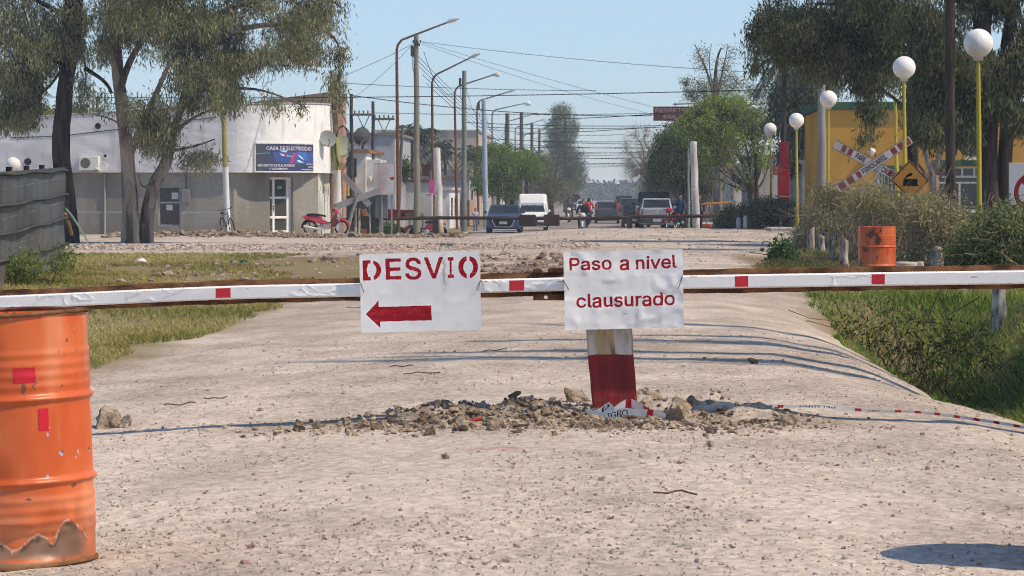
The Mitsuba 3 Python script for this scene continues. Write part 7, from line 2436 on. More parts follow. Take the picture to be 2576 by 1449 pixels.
# --- left: dark leaning eucalyptus trunk with foliage at the far left
Y1 = 92.0
tree('eucalyptus_tree', 'dark thick eucalyptus trunk rising behind the right end of the dark fence',
     [(np.array([foot(176, Y1), *pp(Y1, (172, 560), (164, 470), (155, 380), (157, 300), (168, 190), (178, 100), (188, 0), (198, -90), (205, -220))]), [.34, .30, .30, .29, .27, .27, .29, .32, .30, .26])],
     [(pp(Y1, (185, 165), (120, 150), (60, 120)), (.06, .03)), (pp(Y1, (190, 60), (110, 10), (40, -20)), (.1, .05)), (pp(Y1, (180, 90), (212, 150), (212, 240)), (.04, .02)), (pp(Y1, (165, 150), (110, 230, 1), (40, 250, 1)), (.05, .03)), (pp(Y1, (215, 170), (235, 185), (262, 205), (280, 235)), (.07, .05))],
     px_blobs([(35, 60, 105, 75), (100, 140, 55, 60), (40, 190, 60, 60), (10, 285, 75, 45, 1.2), (72, 235, 30, 60), (185, 40, 45, 45, .7), (150, 90, 45, 60, .7), (200, 130, 22, 40, .5), (208, 225, 13, 55, .5), (60, 300, 35, 20, .8), (45, -60, 150, 60)], Y1, 1.6),
     2700, 12, .20, .034, 1.3, (.13, .13, .15), EUC, 101, 'dark_bark', .44, .75, 500)
# --- left: forked pale eucalyptus with the wide crown
Y2 = 91.0
tree('eucalyptus_tree', 'large pale eucalyptus with two trunks and a wide drooping crown before the corner shop',
     [(np.array([foot(328, Y2), *pp(Y2, (328, 570), (326, 500), (322, 430), (316, 350), (307, 270), (298, 190), (290, 100), (284, 0), (278, -150))]), [.33, .27, .25, .24, .21, .20, .185, .18, .17, .15]),
      (np.array([foot(364, Y2 + .5), *pp(Y2, (366, 570, .5), (376, 510, .5), (394, 450, .6), (412, 420, .7), (432, 350, 1.0), (455, 270, 1.4), (480, 190, 1.6), (500, 90, 1.8), (520, -40, 2))]), [.27, .24, .22, .21, .18, .15, .13, .11, .09, .07])],
     [(pp(Y2, (322, 400), (355, 320, -.5), (395, 230, -1), (430, 150, -1)), (.13, .06)), (pp(Y2, (303, 230), (340, 130, .5), (400, 50, .5), (470, -30, .5)), (.12, .06)), (pp(Y2, (292, 60), (272, 35), (262, 0)), (.06, .04)),
      (pp(Y2, (470, 230, 1.5), (540, 224), (600, 222), (660, 228), (720, 248), (760, 265)), (.075, .012)), (pp(Y2, (490, 120, 1), (580, 80), (700, 60), (800, 70), (850, 110), (855, 170)), (.11, .02)), (pp(Y2, (500, 60, 1), (620, 10), (760, -10), (860, 20)), (.10, .03)),
      (pp(Y2, (405, 440, .6), (365, 470), (350, 440)), (.04, .02)), (pp(Y2, (420, 380, .9), (480, 370), (540, 350)), (.06, .02)), (pp(Y2, (316, 330), (280, 300), (245, 290), (228, 283)), (.035, .01)), (pp(Y2, (300, 190), (270, 140), (250, 100)), (.04, .015)), (pp(Y2, (440, 330, 1), (500, 290), (560, 270)), (.07, .02))],
     px_blobs([(330, 40, 100, 70), (430, 60, 140, 80, 1.2), (560, 60, 140, 75, 1.2), (690, 50, 130, 60), (810, 40, 75, 55), (590, 140, 75, 45), (690, 130, 70, 35, .9), (770, 120, 60, 40), (450, 180, 130, 85, 1.3), (380, 260, 70, 80, 1.3), (450, 300, 85, 70, 1.3), (480, 375, 50, 45, 1.3), (560, 230, 42, 60, 1.2), (515, 380, 32, 40, .8), (400, 350, 50, 50, .8), (845, 120, 36, 60, 1.1), (838, 195, 20, 36, .9), (850, 235, 9, 25, .5), (262, 120, 26, 45, .6), (275, 255, 26, 30, .7), (640, 255, 60, 20, .16), (745, 265, 22, 20, .3), (690, 265, 22, 24, .3), (560, 255, 28, 14, .4), (330, -60, 260, 60), (650, -60, 260, 50)], Y2, 2.6),
     6200, 13, .20, .034, 1.25, (.12, .12, .16), EUC, 103, 'pale_bark', .475, .62, 900)
# --- trees behind the shop roof
tree('background_tree', 'rounded green trees peeping over the left end of the shop roof', [(np.array([[X(150, 150), 150, -1], P(150, 330, 150)]), [.2, .15])], [], px_blobs([(120, 300, 60, 22), (185, 296, 40, 24), (250, 302, 35, 16), (60, 318, 50, 12)], 150, 1.5), 700, 14, .22, .10, .5, (.2, .2, .2), [(0.045, 0.055, 0.025), (0.09, 0.105, 0.05), (0.14, 0.15, 0.08)], 105, 'dark_bark', .36, .9, 0)

# --- right: tall dark eucalyptus group
Y3 = 72.0
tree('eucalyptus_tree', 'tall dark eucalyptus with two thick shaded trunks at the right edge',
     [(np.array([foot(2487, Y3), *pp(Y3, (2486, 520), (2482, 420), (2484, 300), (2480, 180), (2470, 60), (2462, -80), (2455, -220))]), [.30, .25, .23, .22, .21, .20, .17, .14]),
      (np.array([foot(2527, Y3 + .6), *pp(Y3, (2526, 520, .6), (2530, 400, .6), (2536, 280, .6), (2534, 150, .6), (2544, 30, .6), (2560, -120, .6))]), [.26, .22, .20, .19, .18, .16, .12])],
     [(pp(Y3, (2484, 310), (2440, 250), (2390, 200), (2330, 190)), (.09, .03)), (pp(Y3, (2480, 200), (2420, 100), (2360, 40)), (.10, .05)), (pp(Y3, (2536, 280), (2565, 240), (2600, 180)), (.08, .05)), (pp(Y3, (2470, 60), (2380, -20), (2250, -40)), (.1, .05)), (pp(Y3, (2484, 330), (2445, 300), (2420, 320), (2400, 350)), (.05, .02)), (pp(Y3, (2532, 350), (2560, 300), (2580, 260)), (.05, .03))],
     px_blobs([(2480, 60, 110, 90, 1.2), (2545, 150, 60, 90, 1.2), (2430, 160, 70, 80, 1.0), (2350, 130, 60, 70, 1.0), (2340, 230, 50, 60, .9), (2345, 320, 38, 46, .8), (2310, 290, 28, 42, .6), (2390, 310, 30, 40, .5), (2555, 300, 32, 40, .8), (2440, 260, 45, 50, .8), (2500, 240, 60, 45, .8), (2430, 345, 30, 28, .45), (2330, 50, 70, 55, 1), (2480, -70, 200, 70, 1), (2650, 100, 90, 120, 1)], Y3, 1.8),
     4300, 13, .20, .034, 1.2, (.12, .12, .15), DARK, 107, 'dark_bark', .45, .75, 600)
Y4 = 78.0
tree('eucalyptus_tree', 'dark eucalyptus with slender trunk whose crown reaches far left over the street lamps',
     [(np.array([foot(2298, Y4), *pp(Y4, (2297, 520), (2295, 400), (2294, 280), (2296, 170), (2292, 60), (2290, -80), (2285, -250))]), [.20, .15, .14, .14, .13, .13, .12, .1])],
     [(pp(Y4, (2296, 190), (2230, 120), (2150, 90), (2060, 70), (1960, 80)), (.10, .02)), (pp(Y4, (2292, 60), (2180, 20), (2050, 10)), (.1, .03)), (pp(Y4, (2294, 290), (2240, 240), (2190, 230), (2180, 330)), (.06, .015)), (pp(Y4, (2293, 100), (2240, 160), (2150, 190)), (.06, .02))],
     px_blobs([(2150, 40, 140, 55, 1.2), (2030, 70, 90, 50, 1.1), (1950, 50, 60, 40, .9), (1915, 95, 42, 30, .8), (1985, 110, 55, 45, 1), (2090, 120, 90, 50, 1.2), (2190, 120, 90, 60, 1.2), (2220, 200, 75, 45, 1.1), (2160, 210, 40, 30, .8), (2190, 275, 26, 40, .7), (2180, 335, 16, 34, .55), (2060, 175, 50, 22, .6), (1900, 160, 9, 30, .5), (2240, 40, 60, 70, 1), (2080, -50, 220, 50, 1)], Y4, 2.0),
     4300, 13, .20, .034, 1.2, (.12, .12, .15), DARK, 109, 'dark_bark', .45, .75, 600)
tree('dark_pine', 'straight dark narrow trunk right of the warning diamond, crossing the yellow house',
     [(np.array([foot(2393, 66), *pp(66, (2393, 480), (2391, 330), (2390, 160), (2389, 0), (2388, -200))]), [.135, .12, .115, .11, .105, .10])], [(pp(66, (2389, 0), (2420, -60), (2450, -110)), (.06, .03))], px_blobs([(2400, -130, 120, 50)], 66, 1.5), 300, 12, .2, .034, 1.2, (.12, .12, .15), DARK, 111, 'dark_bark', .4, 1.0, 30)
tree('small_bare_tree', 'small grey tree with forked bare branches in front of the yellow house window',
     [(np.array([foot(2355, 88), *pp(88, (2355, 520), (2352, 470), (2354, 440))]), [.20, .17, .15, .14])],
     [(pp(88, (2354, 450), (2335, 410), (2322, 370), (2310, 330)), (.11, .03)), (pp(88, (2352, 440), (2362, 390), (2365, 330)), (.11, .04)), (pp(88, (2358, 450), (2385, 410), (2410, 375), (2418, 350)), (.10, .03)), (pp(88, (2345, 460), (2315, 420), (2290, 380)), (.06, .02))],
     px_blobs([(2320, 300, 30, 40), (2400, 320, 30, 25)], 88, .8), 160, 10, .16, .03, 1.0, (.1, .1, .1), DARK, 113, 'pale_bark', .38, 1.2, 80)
# --- dark trees standing behind the globe lamps
tree('background_tree', 'dark drooping trees behind the concrete utility pole and the red pillar',
     [(np.array([foot(2040, 126), P(2040, 300, 126), P(2036, 180, 126)]), [.3, .25, .15])], [(pp(126, (2040, 320), (1990, 260), (1960, 220)), (.1, .04))],
     px_blobs([(2000, 225, 60, 50), (1985, 300, 40, 60), (2035, 290, 45, 90), (2060, 210, 60, 45), (1990, 390, 32, 45), (2040, 400, 36, 50), (1955, 260, 26, 40, .6)], 126, 2.0), 1700, 12, .26, .06, .9, (.2, .2, .22), [(0.018, 0.026, 0.018), (0.040, 0.055, 0.036), (0.08, 0.10, 0.065)], 115, 'dark_bark', .40, .8, 200)
# --- bright green street tree with fan of bare limbs
Y5 = 131.0
fan = [(a, b) for a, b in ((1690, 330), (1720, 300), (1745, 350), (1760, 270), (1790, 330), (1800, 250), (1830, 300), (1850, 240), (1868, 330), (1890, 270), (1905, 350), (1925, 320), (1935, 400), (1800, 400), (1760, 420), (1850, 380))]
tree('street_tree', 'big bright green street tree with a fan of bare limbs, right side of the street',
     [(np.array([foot(1896, Y5), P(1895, 500, Y5), P(1892, 460, Y5)]), [.34, .28, .22])],
     [(pp(Y5, (1894, 485), ((1894 + a) / 2 + 6, (470 + b) / 2 + 18), (a, b)), (.075, .02)) for a, b in fan],
     px_blobs([(1840, 270, 75, 34, 1.3), (1785, 300, 60, 45, 1.2), (1890, 300, 55, 45, 1.0), (1840, 330, 80, 50, .55), (1905, 370, 45, 60, .4), (1780, 370, 60, 60, .6), (1740, 330, 40, 45, .7), (1830, 430, 70, 50, .25), (1920, 300, 30, 40, .6)], Y5, 1.7), 1900, 12, .17, .055, .5, (.15, .15, .15), [(0.06, 0.085, 0.022), (0.11, 0.15, 0.035), (0.17, 0.21, 0.055)], 117, 'pale_bark', .46, .6, 700, twig_col=(0.20, 0.165, 0.125), rtwig=.016)
tree('street_tree', 'dark green leafy street tree under the hardware shop sign',
     [(np.array([foot(1722, 150), P(1722, 510, 150), P(1716, 420, 150)]), [.22, .18, .12])], [(pp(150, (1720, 460), (1690, 400), (1670, 370)), (.08, .03)), (pp(150, (1718, 440), (1740, 380), (1745, 330)), (.08, .03))],
     px_blobs([(1700, 350, 50, 50, 1.2), (1735, 330, 50, 40), (1675, 400, 45, 40), (1740, 400, 50, 60), (1710, 450, 45, 45, .8), (1655, 420, 20, 25, .6)], 150, 1.9), 1900, 12, .16, .06, .6, (.16, .16, .16), [(0.022, 0.034, 0.014), (0.045, 0.065, 0.026), (0.08, 0.105, 0.045)], 119, 'dark_bark', .45, .6, 250)
tree('street_tree', 'half bare street trees on the right behind the parked cars',
     [(np.array([foot(1676, 176), P(1676, 500, 176), P(1674, 440, 176)]), [.2, .15, .1]), (np.array([foot(1745, 165), P(1744, 500, 165), P(1740, 450, 165)]), [.2, .15, .1])], [(pp(176, (1674, 450), (1650, 400), (1640, 360)), (.08, .03)), (pp(165, (1741, 460), (1760, 430), (1780, 410)), (.08, .03)), (pp(165, (1741, 460), (1715, 430), (1700, 400)), (.08, .03))],
     px_blobs([(1655, 430, 45, 45, .8), (1700, 475, 50, 30, .8), (1770, 470, 50, 40, .8), (1640, 470, 25, 30, .7)], 170, 1.9), 900, 11, .15, .05, .6, (.2, .2, .2), [(0.05, 0.05, 0.03), (0.09, 0.095, 0.05), (0.13, 0.14, 0.07)], 121, 'dark_bark', .40, .8, 700, twig_col=(0.12, 0.10, 0.08), rtwig=.016)
tree('bare_street_tree', 'leafless pinkish grey street tree beyond the parked cars',
     [(np.array([foot(1632, 205), P(1632, 480, 205), P(1628, 420, 205)]), [.2, .16, .1])],
     [(pp(205, (1630, 450), (a, b)), (.07, .02)) for a, b in ((1590, 400), (1600, 340), (1625, 325), (1650, 350), (1575, 370), (1610, 380), (1660, 400))],
     px_blobs([(1620, 360, 55, 58), (1602, 430, 42, 55), (1650, 400, 34, 55), (1578, 400, 22, 65, .7)], 205, 1.9), 900, 8, .14, .02, .6, (.3, .3, .3), [(0.16, 0.14, 0.115), (0.22, 0.19, 0.16)], 123, 'pale_bark', .34, .8, 2600, twig_col=(0.19, 0.155, 0.135), rtwig=.014)
tree('conifer_tree', 'thin grey araucaria-like tree with bare upper branches behind the green street tree',
     [(np.array([foot(1805, 165), P(1806, 400, 165), P(1804, 300, 165), P(1800, 200, 165), P(1815, 120, 165)]), [.25, .22, .17, .10, .04])],
     [(pp(165, (1804, 310), (1790, 220), (1770, 160), (1748, 112)), (.10, .025)), (pp(165, (1802, 250), (1818, 180), (1830, 120)), (.09, .02)), (pp(165, (1803, 280), (1780, 240), (1750, 200)), (.05, .02)), (pp(165, (1802, 270), (1835, 230), (1870, 200)), (.05, .02)), (pp(165, (1804, 320), (1850, 280), (1900, 230)), (.05, .02)), (pp(165, (1800, 230), (1785, 170), (1790, 110)), (.04, .02)), (pp(165, (1802, 300), (1760, 270), (1725, 215)), (.05, .02))],
     px_blobs([(1790, 230, 60, 40, .8), (1765, 150, 22, 35, .35), (1830, 160, 35, 55, .45), (1860, 220, 45, 45, .55), (1740, 240, 26, 30, .6), (1810, 270, 60, 25, .9), (1725, 205, 14, 14, .5), (1905, 240, 22, 24, .5)], 165, 2.0), 750, 10, .16, .04, .2, (.16, .16, .16), [(0.07, 0.08, 0.055), (0.11, 0.12, 0.08), (0.16, 0.165, 0.115)], 125, 'pale_bark', .40, .8, 900, twig_col=(0.15, 0.135, 0.115), rtwig=.015)
# --- left side of the street
tree('street_tree', 'round yellow green street tree above the blue car and the white van',
     [(np.array([foot(1288, 186), P(1288, 500, 186), P(1290, 450, 186)]), [.2, .16, .12])], [(pp(186, (1290, 470), (1250, 420), (1225, 400)), (.07, .03)), (pp(186, (1290, 470), (1320, 420), (1335, 400)), (.07, .03))],
     px_blobs([(1290, 430, 65, 60, 1.2), (1235, 415, 50, 45), (1340, 440, 30, 55), (1225, 455, 40, 35), (1300, 480, 55, 25), (1205, 400, 20, 25, .6), (1260, 375, 40, 20, .7)], 186, 2.2), 2300, 12, .16, .06, .6, (.18, .18, .18), [(0.035, 0.055, 0.014), (0.075, 0.11, 0.028), (0.14, 0.18, 0.055)], 127, 'dark_bark', .45, .6, 200)
tree('conifer_tree', 'tall grey green tree standing over the left side of the far street',
     [(np.array([foot(1425, 330), P(1424, 400, 330), P(1420, 270, 330)]), [.4, .3, .1])], [],
     px_blobs([(1412, 285, 25, 22, .9), (1395, 320, 22, 22, .8), (1440, 320, 16, 22, .5), (1408, 355, 38, 28, 1), (1425, 400, 55, 35, 1.1), (1432, 445, 52, 35, 1.1), (1410, 470, 45, 25, .9)], 330, 3.4), 2300, 12, .26, .075, .3, (.3, .3, .3), [(0.035, 0.045, 0.032), (0.065, 0.080, 0.052), (0.11, 0.12, 0.075)], 129, 'dark_bark', .41, .55, 0)
tree('street_tree', 'brownish half bare trees between the round street tree and the tall far tree',
     [(np.array([foot(1385, 260), P(1385, 500, 260), P(1380, 430, 260)]), [.3, .22, .1])], [(pp(260, (1383, 470), (1360, 420), (1350, 380)), (.1, .04)), (pp(260, (1383, 470), (1400, 430), (1405, 390)), (.1, .04))],
     px_blobs([(1375, 440, 35, 45, .8), (1365, 400, 26, 35, .5), (1400, 480, 40, 30, .9), (1355, 480, 30, 30, .7)], 260, 2.5), 900, 11, .17, .06, .6, (.25, .25, .25), [(0.06, 0.05, 0.038), (0.09, 0.085, 0.055), (0.12, 0.12, 0.07)], 131, 'dark_bark', .40, .6, 600, twig_col=(0.13, 0.10, 0.085), rtwig=.02)
rngf = np.random.default_rng(5)
for i in range(15):
    left = i < 7
    y = (390, 450, 520, 600, 690, 790, 900)[i] if left else (250, 300, 350, 410, 480, 560, 650, 760)[i - 7]
    x = (-11.5 if left else 9.5) + rngf.uniform(-1.2, 1.2)
    hgt, wdt = rngf.uniform(5.5, 8.5) * (1 if y < 420 else .72), rngf.uniform(2.4, 3.4)
    t = key_for('street_tree')
    cols = ([(0.035, 0.050, 0.022), (0.07, 0.095, 0.04), (0.11, 0.14, 0.06)], [(0.05, 0.048, 0.032), (0.085, 0.085, 0.052), (0.13, 0.13, 0.08)])[i % 2]
    tree('street_tree', f'{("nearest" if i in (0, 7) else ORD[i if left else i - 7])} small far tree up the {"left" if left else "right"} side of the street', [(np.array([[x, y, -1], [x, y, hgt * .5]]), [.3, .18])], [],
         [((x, y, hgt * .55 - .7), (wdt, wdt, hgt * .36)), ((x + 1, y + 1, hgt * .75 - .7), (wdt * .6, wdt * .6, hgt * .22)), ((x - 1, y - 1, hgt * .4 - .7), (wdt * .8, wdt * .8, hgt * .2))], 330, 10, .5, .25, .5, (.4, .4, .4), cols, 200 + i, 'dark_bark', .38, .45, 0, 'far trees along the street')
rngt = np.random.default_rng(77)
n = 12000
far_x = rngt.uniform(-170, 170, n)
far_y = rngt.uniform(950, 1100, n)
hgt = 2.5 + 4.5 * meshkit.fbm(np.stack([far_x * .035, far_y * .01, far_x * 0], -1), 3, 6)
c = np.stack([far_x, far_y, -0.7 + hgt * rngt.uniform(0, 1, n) ** .6], -1)
q = np.repeat(c, 4, axis=0) + rngt.normal(size=(n * 4, 3)) * .8
d = rngt.normal(size=(n * 4, 3))
d /= np.linalg.norm(d, axis=1, keepdims=True)
fm, fc = leaf_mesh(q, d, 1.6, 1.1, rngt, np.repeat(np.array([[0.04, 0.055, 0.03]]) * rngt.uniform(.6, 1.6, (n, 1)), 4, axis=0))
k = key_for('far_woods')
scene[k] = mikit.ply(fm, 'leaf', smooth=False, color=fc)
labels[k] = {'label': 'hazy blue green woods closing the far end of the street', 'category': 'woods', 'kind': 'stuff'}


# --- palms
def palm(px, py, y, r, label, seed, nf=26, trunk=True):
    rng = np.random.default_rng(seed)
    t = thing('palm_tree', label, 'palm', 'palms')
    c = P(px, py, y)
    if trunk:
        g = H(c[0], y)
        part(t, 'trunk', tube([[c[0] + .1, y, g - .3], [c[0], y, (g + c[2]) / 2], c], [.17, .11, .09], 12), 'dark_bark', True)
    for i in range(nf):
        a, el = rng.uniform(0, 6.28), rng.uniform(-.35, 1.25)
        u = np.array([math.cos(a) * math.cos(el), math.sin(a) * math.cos(el), math.sin(el)])
        L = r * rng.uniform(.8, 1.15)
        s = np.linspace(0, 1, 14)
        rib = c + u * (s * L)[:, None] - np.array([0, 0, 1.0]) * (s ** 2 * L * rng.uniform(.45, .8))[:, None]
        tg = np.gradient(rib, axis=0)
        tg /= np.linalg.norm(tg, axis=1, keepdims=True)
        sd = np.cross(tg, [0, 0, 1.0])
        sd /= np.linalg.norm(sd, axis=1, keepdims=True) + 1e-9
        kk = np.repeat(np.linspace(1.5, 13, 34), 2)
        sgn = np.tile([1, -1], 34)[:, None]
        q = np.stack([np.interp(kk, np.arange(14), rib[:, j]) for j in range(3)], 1)
        si = np.stack([np.interp(kk, np.arange(14), sd[:, j]) for j in range(3)], 1)
        ti = np.stack([np.interp(kk, np.arange(14), tg[:, j]) for j in range(3)], 1)
        d = si * sgn * .8 + ti * .55 + rng.normal(size=q.shape) * .1 - [0, 0, .55]
        d /= np.linalg.norm(d, axis=1, keepdims=True)
        col = np.array([[0.075, 0.088, 0.052]]) * rng.uniform(.5, 1.7, (len(q), 1))
        fm, fc = leaf_mesh(q, d, r * .26, r * .022, rng, col)
        k = part_key(t, 'frond')
        PARENTS.add(k)
        scene[k] = mikit.ply(fm, 'leaf', smooth=False, color=fc)


palm(1035, 350, 176, 2.5, 'large palm with hanging grey green fronds behind the tall utility pole', 1, 34)
palm(1120, 383, 200, 1.9, 'palm behind the left white concrete post', 2)
palm(1195, 388, 212, 1.9, 'palm behind the pale blue utility pole', 3)
palm(1252, 385, 230, 1.7, 'palm rising behind the round yellow green street tree', 4)
palm(1325, 395, 222, 2.0, 'palm at the right of the round yellow green street tree', 6)
palm(1972, 150, 121, 1.9, 'palm with drooping fronds under the dark eucalyptus crown', 5)


# --- bushes
def bush(name, label, blobs, n, per, L, W, cols, seed, y_front, stem_col=(0.20, 0.16, 0.11), nst=260, droop=0.0, group=None, holes=.34, rs=.007, scale=1.6, cat_='bush'):
    rng = np.random.default_rng(seed)
    t = thing(name, label, cat_, group)
    (fm, fc), cl = foliage(blobs, n, per, L, W, droop, (.10, .10, .10), cols, seed, holes, scale, .5)
    gz = hz(fm.vertices[:, 0], fm.vertices[:, 1], False)
    fm.vertices[:, 2] = np.maximum(fm.vertices[:, 2], gz + .01)
    k = part_key(t, 'leaves')
    PARENTS.add(k)
    scene[k] = mikit.ply(fm, 'leaf', smooth=False, color=fc)
    labels[k] = {'kind': 'stuff'}
    pick = cl[rng.choice(len(cl), min(nst, len(cl)), replace=False)]
    st = pick.copy()
    st[:, :2] += rng.normal(size=(len(pick), 2)) * .35
    st[:, 2] = np.minimum(hz(st[:, 0], st[:, 1], False), pick[:, 2] - .1)
    half = len(pick) // 2
    st[half:] = pick[half:] + rng.normal(size=(len(pick) - half, 3)) * [.35, .35, .25]
    part(t, 'stems', twigs(st, pick + rng.normal(size=pick.shape) * [.12, .12, .1] + [0, 0, .06], rs * rng.uniform(.6, 1.4, len(pick)), rng, .10), ('matte', stem_col), False, kind='stuff')
    return t


bush('dry_bush', 'tan dry bush below the railway crossbuck, left of the far orange drum', px_blobs([(2075, 560, 75, 60), (2130, 530, 70, 60), (2040, 600, 50, 35), (2120, 610, 60, 50), (2090, 500, 60, 30)], 68, 1.6), 1500, 13, .075, .026, DRY, 301, 66, (0.30, 0.25, 0.17), 1100)
bush('dry_bush', 'tan dry bush behind the far orange drum', px_blobs([(2220, 540, 80, 65), (2290, 560, 75, 60), (2240, 620, 80, 60), (2330, 620, 70, 55), (2190, 500, 60, 32)], 57, 1.5), 1800, 13, .07, .024, DRY, 302, 55, (0.30, 0.25, 0.17), 1200)
bush('dry_bush', 'olive bush right of the railway warning diamond', px_blobs([(2370, 560, 60, 55), (2400, 610, 60, 60), (2360, 640, 60, 40), (2330, 530, 40, 30)], 52, 1.2), 1300, 13, .07, .028, DRY, 303, 50, (0.24, 0.2, 0.13), 700)
bush('green_bush', 'dark green leafy bush at the right edge behind the barrier', px_blobs([(2470, 610, 70, 70), (2540, 600, 60, 75), (2500, 650, 90, 50), (2590, 620, 60, 80), (2440, 650, 50, 40), (2525, 560, 50, 30)], 46, 1.1), 2000, 13, .065, .034, GRN_, 304, 45, (0.20, 0.17, 0.11), 600)
bush('dark_hedge', 'long dark hedge at the right corner of the crossing behind the two white bollards', px_blobs([(1850, 545, 50, 28), (1910, 540, 60, 34), (1970, 545, 55, 36), (1825, 555, 26, 18), (2010, 560, 40, 40), (1940, 520, 60, 22)], 112, 1.8), 2100, 12, .10, .045, [(0.022, 0.028, 0.014), (0.045, 0.052, 0.026), (0.085, 0.088, 0.046), (0.13, 0.125, 0.07)], 305, 110, (0.16, 0.13, 0.09), 500)
bush('green_weed', 'dark green weed on the grassy edge left of the wooden posts', px_blobs([(1966, 640, 26, 34), (1985, 660, 26, 20), (1955, 665, 20, 14)], 56, .25), 130, 12, .10, .05, [(0.020, 0.045, 0.016), (0.04, 0.075, 0.028), (0.07, 0.11, 0.045)], 306, 55, (0.06, 0.07, 0.03), 40, cat_='weed')
bush('green_weed', 'green weeds at the foot of the dark fence', px_blobs([(45, 690, 40, 22), (70, 670, 30, 20), (15, 700, 30, 20), (160, 660, 10, 18)], 42.5, .5), 260, 12, .09, .02, [(0.035, 0.06, 0.018), (0.07, 0.105, 0.035), (0.12, 0.15, 0.06)], 307, 42, (0.09, 0.1, 0.045), 60, droop=-.8, cat_='weed')
bush('green_weed', 'low green weeds under the farm trailer', px_blobs([(980, 575, 16, 14), (965, 580, 12, 10)], 122.5, .5), 120, 10, .12, .06, [(0.02, 0.045, 0.012), (0.05, 0.09, 0.026)], 308, 120, (0.06, 0.07, 0.03), 20, cat_='weed')
bush('dark_shrub', 'dark green shrub behind the leaning thin post and the palm', px_blobs([(975, 435, 26, 35), (1010, 430, 26, 30), (985, 400, 16, 14)], 156, 1.2), 420, 12, .16, .08, [(0.012, 0.02, 0.008), (0.03, 0.045, 0.018), (0.06, 0.08, 0.035)], 309, 150, (0.06, 0.05, 0.04), 30)


bush('dead_brush', 'dark brown brush added as shade on the far bank of the ditch', [((2.9, 32.6, -.30), (.45, .6, .22)), ((3.4, 32.0, -.38), (.5, .7, .26)), ((3.9, 31.4, -.42), (.4, .6, .22)), ((3.2, 31.0, -.72), (.4, .5, .12))], 110, 10, .075, .018, [(0.018, 0.014, 0.009), (0.034, 0.027, 0.016), (0.06, 0.046, 0.027)], 311, 30, (0.085, 0.062, 0.042), 90, holes=.3, cat_='brush')  # dark clump added to stand in for the shaded ditch bank


# --- grass
def grass(name, label, x, y, h, w, cols, seed, lean=.5):
    rng = np.random.default_rng(seed)
    n = len(x)
    base = np.stack([x, y, hz(x, y) - .01], -1)
    d = np.stack([rng.normal(0, lean, n), rng.normal(0, lean, n), np.ones(n)], -1)
    d /= np.linalg.norm(d, axis=1, keepdims=True)
    a = rng.uniform(0, 6.28, n)
    s = np.stack([np.cos(a), np.sin(a), a * 0], -1) * (w / 2)[:, None]
    bend_ = np.stack([rng.normal(0, .25, n), rng.normal(0, .25, n), -.12 * np.ones(n)], -1) * h[:, None]
    mid = base + d * (h * .55)[:, None]
    v = np.stack([base - s, base + s, mid + s * .7, base + d * h[:, None] + bend_, mid - s * .7], 1).reshape(-1, 3)
    k = np.arange(n)[:, None] * 5
    f = np.stack([k + [0, 1, 2], k + [0, 2, 4], k + [4, 2, 3]], 1).reshape(-1, 3)
    cols = np.array(cols)
    t = np.clip(meshkit.fbm(np.stack([x * .8, y * .5, x * 0], -1), 3, seed) * 1.9 - .45 + rng.normal(0, .22, n), 0, .999) * (len(cols) - 1)
    i = t.astype(int)
    c = cols[i] * (1 - (t - i))[:, None] + cols[np.minimum(i + 1, len(cols) - 1)] * (t - i)[:, None]
    kk = key_for(name)
    scene[kk] = mikit.ply(tm(v, f), 'leaf', smooth=False, color=np.repeat(c, 5, axis=0))
    labels[kk] = {'label': label, 'category': 'grass', 'kind': 'stuff'}


rg = np.random.default_rng(21)
n = 130000
y = 20.5 * (62 / 20.5) ** rg.uniform(0, 1, n)
x = -3.9 - rg.uniform(0, 1, n) ** 1.0 * (y * .165 + 0.6)
edge = -4.05 + 1.1 * (meshkit.fbm(np.stack([x * 0, y * .35, y * 0], -1), 3, 2) - .5) - 2.6 * ss(36, 60, y)
bare = meshkit.fbm(np.stack([x * .5, y * .25, y * 0 + 4], -1), 3, 12)
keep = (x < edge) & (bare > .34 + .14 * ss(45, 60, y)) & (y < 60 + 3 * bare) & (rg.uniform(0, 1, n) < .35 + .65 * ss(.38, .55, bare))
x, y = x[keep], y[keep]
STRAW = [(0.1803, 0.1928, 0.0475), (0.2885, 0.2678, 0.0855), (0.3884, 0.3494, 0.1244), (0.508, 0.4348, 0.1897)]
grass('field_grass', 'short sunburnt grass left of the dirt road', x, y, rg.uniform(.04, .115, len(x)) * (1 + .3 * ss(30, 22, y)), .009 + .00022 * y, STRAW, 31)
n = 95000
y = 16.2 * (42 / 16.2) ** rg.uniform(0, 1, n)
x = 2.2 + rg.uniform(0, 1, n) ** .8 * (y * .145 - 1.2 + 1.2)
edge = 2.55 + .55 * ss(21, 16, y) + .7 * (meshkit.fbm(np.stack([x * 0, y * .7, y * 0], -1), 3, 5) - .5)
keep = x > edge
x, y = x[keep], y[keep]
LUSH = [(0.065, 0.117, 0.0216), (0.156, 0.2405, 0.0456), (0.2457, 0.3071, 0.0769), (0.4212, 0.3861, 0.154)]
grass('ditch_grass', 'green and straw coloured grass filling the ditch on the right', x, y, rg.uniform(.06, .20, len(x)) * (.7 + .6 * ss(3.0, 4.2, x)), .010 + .00022 * y, LUSH, 33, .45)
n = 34000
y = rg.uniform(40, 74, n)
x = 2.4 + rg.uniform(0, 1, n) * 5.0
edge = 2.5 + 2.6 * ss(48, 78, y) + .8 * (meshkit.fbm(np.stack([x * 0, y * .4, y * 0], -1), 3, 6) - .5)
keep = x > edge
x, y = x[keep], y[keep]
